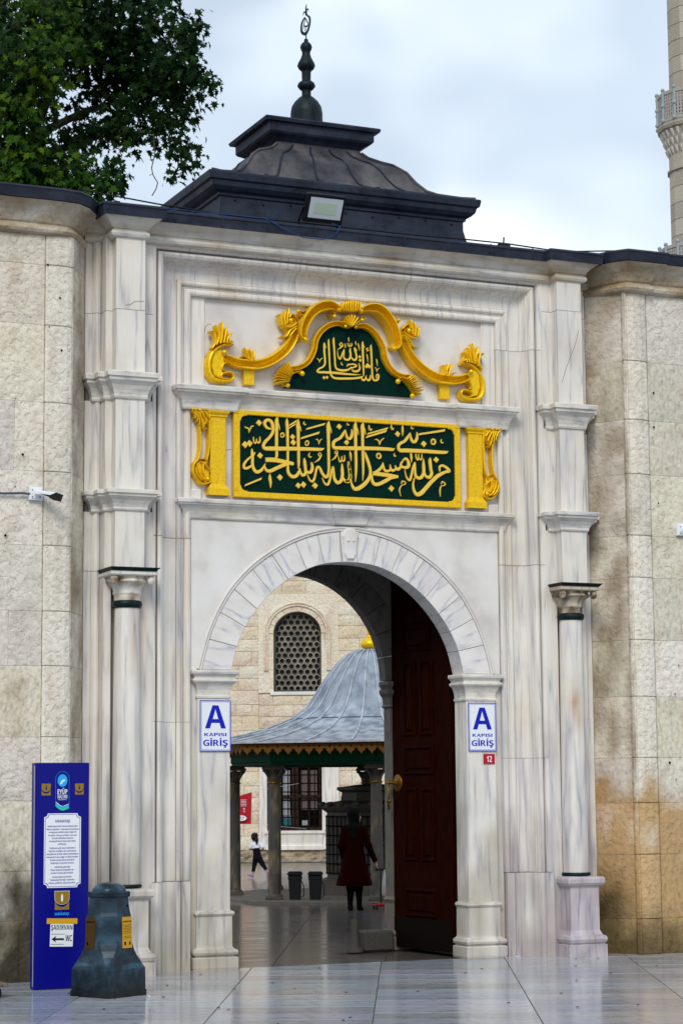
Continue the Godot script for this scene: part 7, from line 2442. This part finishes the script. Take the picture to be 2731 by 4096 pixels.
func people() -> void:
	var skin := Color(0.42, 0.24, 0.17)
	var white := Color(0.72, 0.74, 0.82)
	var dark := Color(0.010, 0.010, 0.013)
	var shoe := Color(0.30, 0.16, 0.46)
	var hairc := Color(0.008, 0.007, 0.009)
	# the running girl, seen from behind
	var G := mnode("person", "small child in white T-shirt and black dungarees running away across the courtyard", "person", -2.28, -0.012, -20.04)
	var m := figure([
		bone([-0.03, 0.69, -0.02], [-0.03, 0.63, -0.01], 0.026, 0.03, skin),
		bone([-0.075, 0.625, -0.02], [0.055, 0.62, 0.01], 0.040, 0.040, white),
		bone([-0.03, 0.60, 0.0], [-0.01, 0.54, 0.0], 0.062, 0.066, white),
		bone([-0.01, 0.53, 0.0], [0.012, 0.38, 0.0], 0.068, 0.074, dark),
		bone([-0.02, 0.60, 0.035], [-0.01, 0.53, 0.035], 0.020, 0.028, dark),
		bone([-0.02, 0.37, -0.01], [-0.045, 0.255, -0.04], 0.056, 0.044, dark),
		bone([-0.045, 0.255, -0.04], [-0.066, 0.135, 0.0], 0.042, 0.034, dark),
		bone([-0.066, 0.135, 0.0], [-0.075, 0.065, 0.015], 0.023, 0.018, skin),
		bone([0.045, 0.37, 0.01], [0.105, 0.255, 0.0], 0.056, 0.044, dark),
		bone([0.105, 0.255, 0.0], [0.168, 0.168, 0.05], 0.042, 0.034, dark),
		bone([0.168, 0.168, 0.05], [0.202, 0.105, 0.07], 0.023, 0.018, skin),
		bone([-0.078, 0.035, 0.02], [-0.15, 0.052, -0.03], 0.024, 0.020, shoe),
		bone([0.215, 0.098, 0.075], [0.208, 0.022, 0.055], 0.025, 0.021, shoe),
		bone([-0.085, 0.615, -0.02], [-0.115, 0.565, -0.02], 0.040, 0.034, white),
		bone([-0.115, 0.565, -0.02], [-0.128, 0.535, -0.03], 0.024, 0.022, skin),
		bone([-0.128, 0.535, -0.03], [-0.095, 0.525, -0.09], 0.022, 0.016, skin),
		bone([0.065, 0.61, 0.01], [0.105, 0.575, 0.03], 0.040, 0.034, white),
		bone([0.105, 0.575, 0.03], [0.122, 0.548, 0.035], 0.024, 0.022, skin),
		bone([0.122, 0.548, 0.035], [0.088, 0.512, 0.0], 0.022, 0.016, skin)], 0.011, 0.018)
	merge(m, figure(hand(Vector3(-0.093, 0.524, -0.092), Vector3(0.2, 0.15, -0.95).normalized(), Vector3(0, 1, 0), 0.06, skin) + hand(Vector3(0.086, 0.510, -0.004), Vector3(-0.5, -0.2, -0.8).normalized(), Vector3(0, 1, 0), 0.06, skin), 0.003, 0.004))
	merge(m, figure([bone([-0.043, 0.762, -0.02], [-0.043, 0.735, -0.03], 0.062, 0.052, skin), bone([-0.09, 0.745, -0.085], [-0.093, 0.738, -0.088], 0.010, 0.012, skin), bone([0.018, 0.74, 0.0], [0.018, 0.728, 0.0], 0.012, 0.010, skin), bone([-0.10, 0.745, -0.03], [-0.10, 0.735, -0.03], 0.010, 0.009, skin), bone([-0.06, 0.70, -0.03], [-0.03, 0.68, -0.01], 0.028, 0.03, skin)], 0.005, 0.012))
	obj("body", m, MAT.plain, G)
	m = figure([bone([-0.040, 0.772, -0.005], [-0.04, 0.745, 0.005], 0.066, 0.062, hairc), bone([-0.03, 0.80, 0.035], [-0.005, 0.80, 0.065], 0.03, 0.028, hairc), bone([-0.005, 0.80, 0.065], [0.005, 0.70, 0.075], 0.028, 0.030, hairc), bone([0.005, 0.70, 0.075], [0.0, 0.62, 0.065], 0.030, 0.010, hairc)], 0.006, 0.014)
	obj("hair", m, mat(Color.WHITE, 0.45), G)
	# the woman by the scooter
	var coat := Color(0.013, 0.0006, 0.003)
	var scarf := Color(0.005, 0.0045, 0.006)
	var Wm := mnode("person", "woman in long dark red coat and black headscarf, hand towards the scooter", "person", -0.20, -0.012, -9.08)
	m = figure([
		bone([0.0, 1.19, 0.0], [0.0, 1.12, 0.0], 0.038, 0.042, skin),
		bone([-0.10, 1.085, 0.0], [0.10, 1.085, 0.0], 0.052, 0.052, coat),
		bone([0.0, 1.06, 0.0], [0.0, 0.82, 0.0], 0.105, 0.098, coat),
		bone([0.0, 0.80, 0.0], [0.0, 0.60, 0.0], 0.105, 0.125, coat),
		bone([-0.05, 0.6, 0.0], [-0.055, 0.30, 0.0], 0.08, 0.052, scarf),
		bone([-0.055, 0.30, 0.0], [-0.06, 0.05, 0.01], 0.052, 0.034, scarf),
		bone([0.05, 0.6, 0.0], [0.06, 0.30, 0.02], 0.08, 0.052, scarf),
		bone([0.06, 0.30, 0.02], [0.065, 0.05, 0.01], 0.052, 0.034, scarf),
		bone([-0.06, 0.03, 0.0], [-0.04, 0.024, 0.10], 0.034, 0.026, scarf),
		bone([0.065, 0.03, 0.0], [0.10, 0.024, 0.09], 0.034, 0.026, scarf),
		bone([0.125, 1.08, 0.0], [0.20, 0.86, 0.03], 0.052, 0.044, coat),
		bone([0.20, 0.86, 0.03], [0.275, 0.675, -0.06], 0.043, 0.036, coat),
		bone([0.275, 0.675, -0.06], [0.288, 0.645, -0.075], 0.022, 0.020, skin),
		bone([-0.125, 1.08, 0.0], [-0.175, 0.86, 0.02], 0.052, 0.044, coat),
		bone([-0.175, 0.86, 0.02], [-0.15, 0.70, -0.10], 0.043, 0.034, coat),
		bone([-0.15, 0.70, -0.10], [-0.14, 0.675, -0.115], 0.022, 0.02, skin)], 0.013, 0.03)
	merge(m, figure(hand(Vector3(0.288, 0.645, -0.075), Vector3(0.22, -0.96, -0.12).normalized(), Vector3(0, 0.1, -1).normalized(), 0.105, skin) + hand(Vector3(-0.14, 0.675, -0.115), Vector3(0.3, -0.8, -0.5).normalized(), Vector3(0.9, 0.3, 0.1).normalized(), 0.105, skin), 0.004, 0.006))
	merge(m, figure([bone([0.01, 1.275, -0.01], [0.02, 1.235, -0.02], 0.075, 0.062, skin), bone([0.075, 1.255, -0.055], [0.088, 1.24, -0.065], 0.012, 0.014, skin), bone([0.055, 1.215, -0.045], [0.07, 1.205, -0.05], 0.022, 0.02, skin), bone([0.06, 1.275, -0.065], [0.065, 1.275, -0.06], 0.012, 0.012, skin)], 0.006, 0.012))
	obj("body", m, MAT.plain, Wm)
	m = figure([bone([-0.005, 1.285, 0.01], [0.0, 1.23, 0.02], 0.086, 0.078, scarf), bone([0.0, 1.19, 0.01], [0.0, 1.12, 0.02], 0.062, 0.095, scarf), bone([-0.02, 1.10, 0.06], [-0.01, 0.98, 0.085], 0.07, 0.05, scarf)], 0.008, 0.03)
	obj("headscarf", m, MAT.plain, Wm)
	var b := MB.new()
	b.col = coat
	var rows := []
	for i in 40:
		var a := TAU * i / 40.0
		var r := PackedVector3Array()
		for q in [[0.33, 0.235, 0.19], [0.36, 0.238, 0.192], [0.5, 0.20, 0.16], [0.65, 0.165, 0.135], [0.8, 0.135, 0.115], [0.95, 0.13, 0.112], [1.05, 0.128, 0.10]]:
			var fold: float = 1.0 + 0.06 * sin(a * 7.0 + 1.0) * clampf((0.75 - q[0]) * 2.5, 0, 1)
			r.append(Vector3(sin(a) * q[1] * fold, q[0], cos(a) * q[2] * fold))
		rows.append(r)
	b.grid(rows, true, false)
	obj("coat_skirt", b, MAT.plain, Wm)

func court_things() -> void:
	MAT.bin = mat(lin(0.013, 0.015, 0.016), 0.6, {"spec": 0.2})
	for i in 2:
		var B := mnode("waste_bin", ["dark grey waste bin nearest the kiosk column, with black lid", "dark grey waste bin on the right of the two, nearer the woman"][i], "waste bin", -1.10 + i * 0.295, 0.045, -10.92 + i * 0.06, 0.0, "waste bins on the kiosk step")
		var b := MB.new()
		for q in [[0.0, 0.355, 0.078, 0.098]]:
			var P := func(y: float, w: float) -> PackedVector3Array:
				var o := PackedVector3Array()
				for p in [[-1, 0.8], [-0.8, 1], [0.8, 1], [1, 0.8], [1, -0.8], [0.8, -1], [-0.8, -1], [-1, -0.8]]: o.append(Vector3(p[0] * w, y, p[1] * w * 0.8))
				return o
			var L := [P.call(0.0, 0.078), P.call(0.29, 0.093), P.call(0.295, 0.100), P.call(0.335, 0.100)]
			for k in 3:
				for j in 8: b.quad(L[k][j], L[k][(j + 1) % 8], L[k + 1][(j + 1) % 8], L[k + 1][j])
		obj("tub", b, MAT.bin, B)
		b = MB.new()
		b.box(Vector3(-0.108, 0.335, -0.09), Vector3(0.108, 0.40, 0.09), 0.022)
		b.box(Vector3(-0.09, 0.352, 0.088), Vector3(0.09, 0.372, 0.094), 0.003)
		obj("lid", b, MAT.black, B)
		b = MB.new()
		b.tube([Vector3(0.09, 0.03, 0.05), Vector3(0.125, 0.06, 0.05), Vector3(0.125, 0.2, 0.05), Vector3(0.10, 0.26, 0.05)], 0.008, 5)
		obj("handle", b, MAT.bin, B)
	var S := mnode("kick_scooter", "child's black and red kick scooter beside the woman's hand", "scooter", 0.155, -0.012, -9.33, 0.35)
	var b := MB.new()
	b.tube([Vector3(0, 0.06, 0), Vector3(0.004, 0.30, -0.01)], 0.014, 8)
	b.tube([Vector3(0.004, 0.28, -0.01), Vector3(0.006, 0.53, -0.02)], 0.010, 8)
	obj("stem", b, MAT.black, S)
	b = MB.new()
	b.tube([Vector3(-0.075, 0.53, -0.02), Vector3(0.08, 0.535, -0.02)], 0.012, 8)
	b.tube([Vector3(-0.075, 0.53, -0.02), Vector3(-0.025, 0.531, -0.02)], 0.016, 8)
	b.tube([Vector3(0.035, 0.533, -0.02), Vector3(0.08, 0.535, -0.02)], 0.016, 8)
	obj("handlebar", b, MAT.black, S)
	b = MB.new()
	b.box(Vector3(-0.045, 0.035, -0.30), Vector3(0.045, 0.055, 0.0), 0.008)
	b.box(Vector3(-0.035, 0.04, -0.02), Vector3(0.035, 0.085, 0.05), 0.012)
	b.box(Vector3(-0.07, 0.035, 0.0), Vector3(0.07, 0.06, 0.035), 0.008)
	obj("deck", b, MAT.red_bright, S)
	for q in [[-0.075, 0.03], [0.075, 0.03], [0.0, -0.30]]:
		b = MB.new()
		b.xf = Transform3D(Basis(Vector3.FORWARD, PI / 2), Vector3(q[0] - 0.01, 0.035, q[1]))
		b.lathe([Vector2(0.0, 0.0), Vector2(0.030, 0.0), Vector2(0.035, 0.005), Vector2(0.035, 0.017), Vector2(0.030, 0.022), Vector2(0.0, 0.022)], Vector3(), 14)
		var w := obj("wheel", b, MAT.black, S)
	var bag := mnode("plastic_bag", "clear plastic bag with red label and oranges hanging from the scooter handle", "bag", 0.205, 0.0, -9.30)
	b = MB.new()
	var rows := []
	for i in 16:
		var a := TAU * i / 16.0
		var r := PackedVector3Array()
		for q in [[0.165, 0.012], [0.17, 0.03], [0.21, 0.040], [0.28, 0.038], [0.36, 0.028], [0.44, 0.018], [0.50, 0.008], [0.52, 0.007]]: r.append(Vector3(sin(a) * q[1] * (1.0 + 0.12 * sin(a * 5)), q[0], cos(a) * q[1] * (1.0 + 0.12 * sin(a * 4))))
		rows.append(r)
	b.grid(rows, true, false)
	var film := mat(Color(0.8, 0.84, 0.9, 0.45), 0.3)
	film.transparency = BaseMaterial3D.TRANSPARENCY_ALPHA
	obj("film", b, film, bag)
	b = MB.new()
	for q in [[-0.012, 0.195, 0.01], [0.014, 0.20, 0.0], [0.0, 0.215, -0.012]]: b.ball(Vector3(q[0], q[1], q[2]), 0.020, 5)
	obj("orange", b, mat(lin(0.45, 0.13, 0.01), 0.5), bag)
	b = MB.new()
	b.box(Vector3(-0.022, 0.245, -0.004), Vector3(0.022, 0.31, 0.012), 0.004)
	obj("red_packet", b, MAT.red_bright, bag)

func _ready() -> void:
	rng.seed = 4242
	setting()
	materials()
	MAT.red_bright = mat(lin(0.50, 0.012, 0.012), 0.4)
	grounds()
	gateway()
	walls()
	mosque()
	kiosk()
	minaret()
	tree()
	signs()
	board()
	charity_stone()
	small_things()
	people()
	court_things()
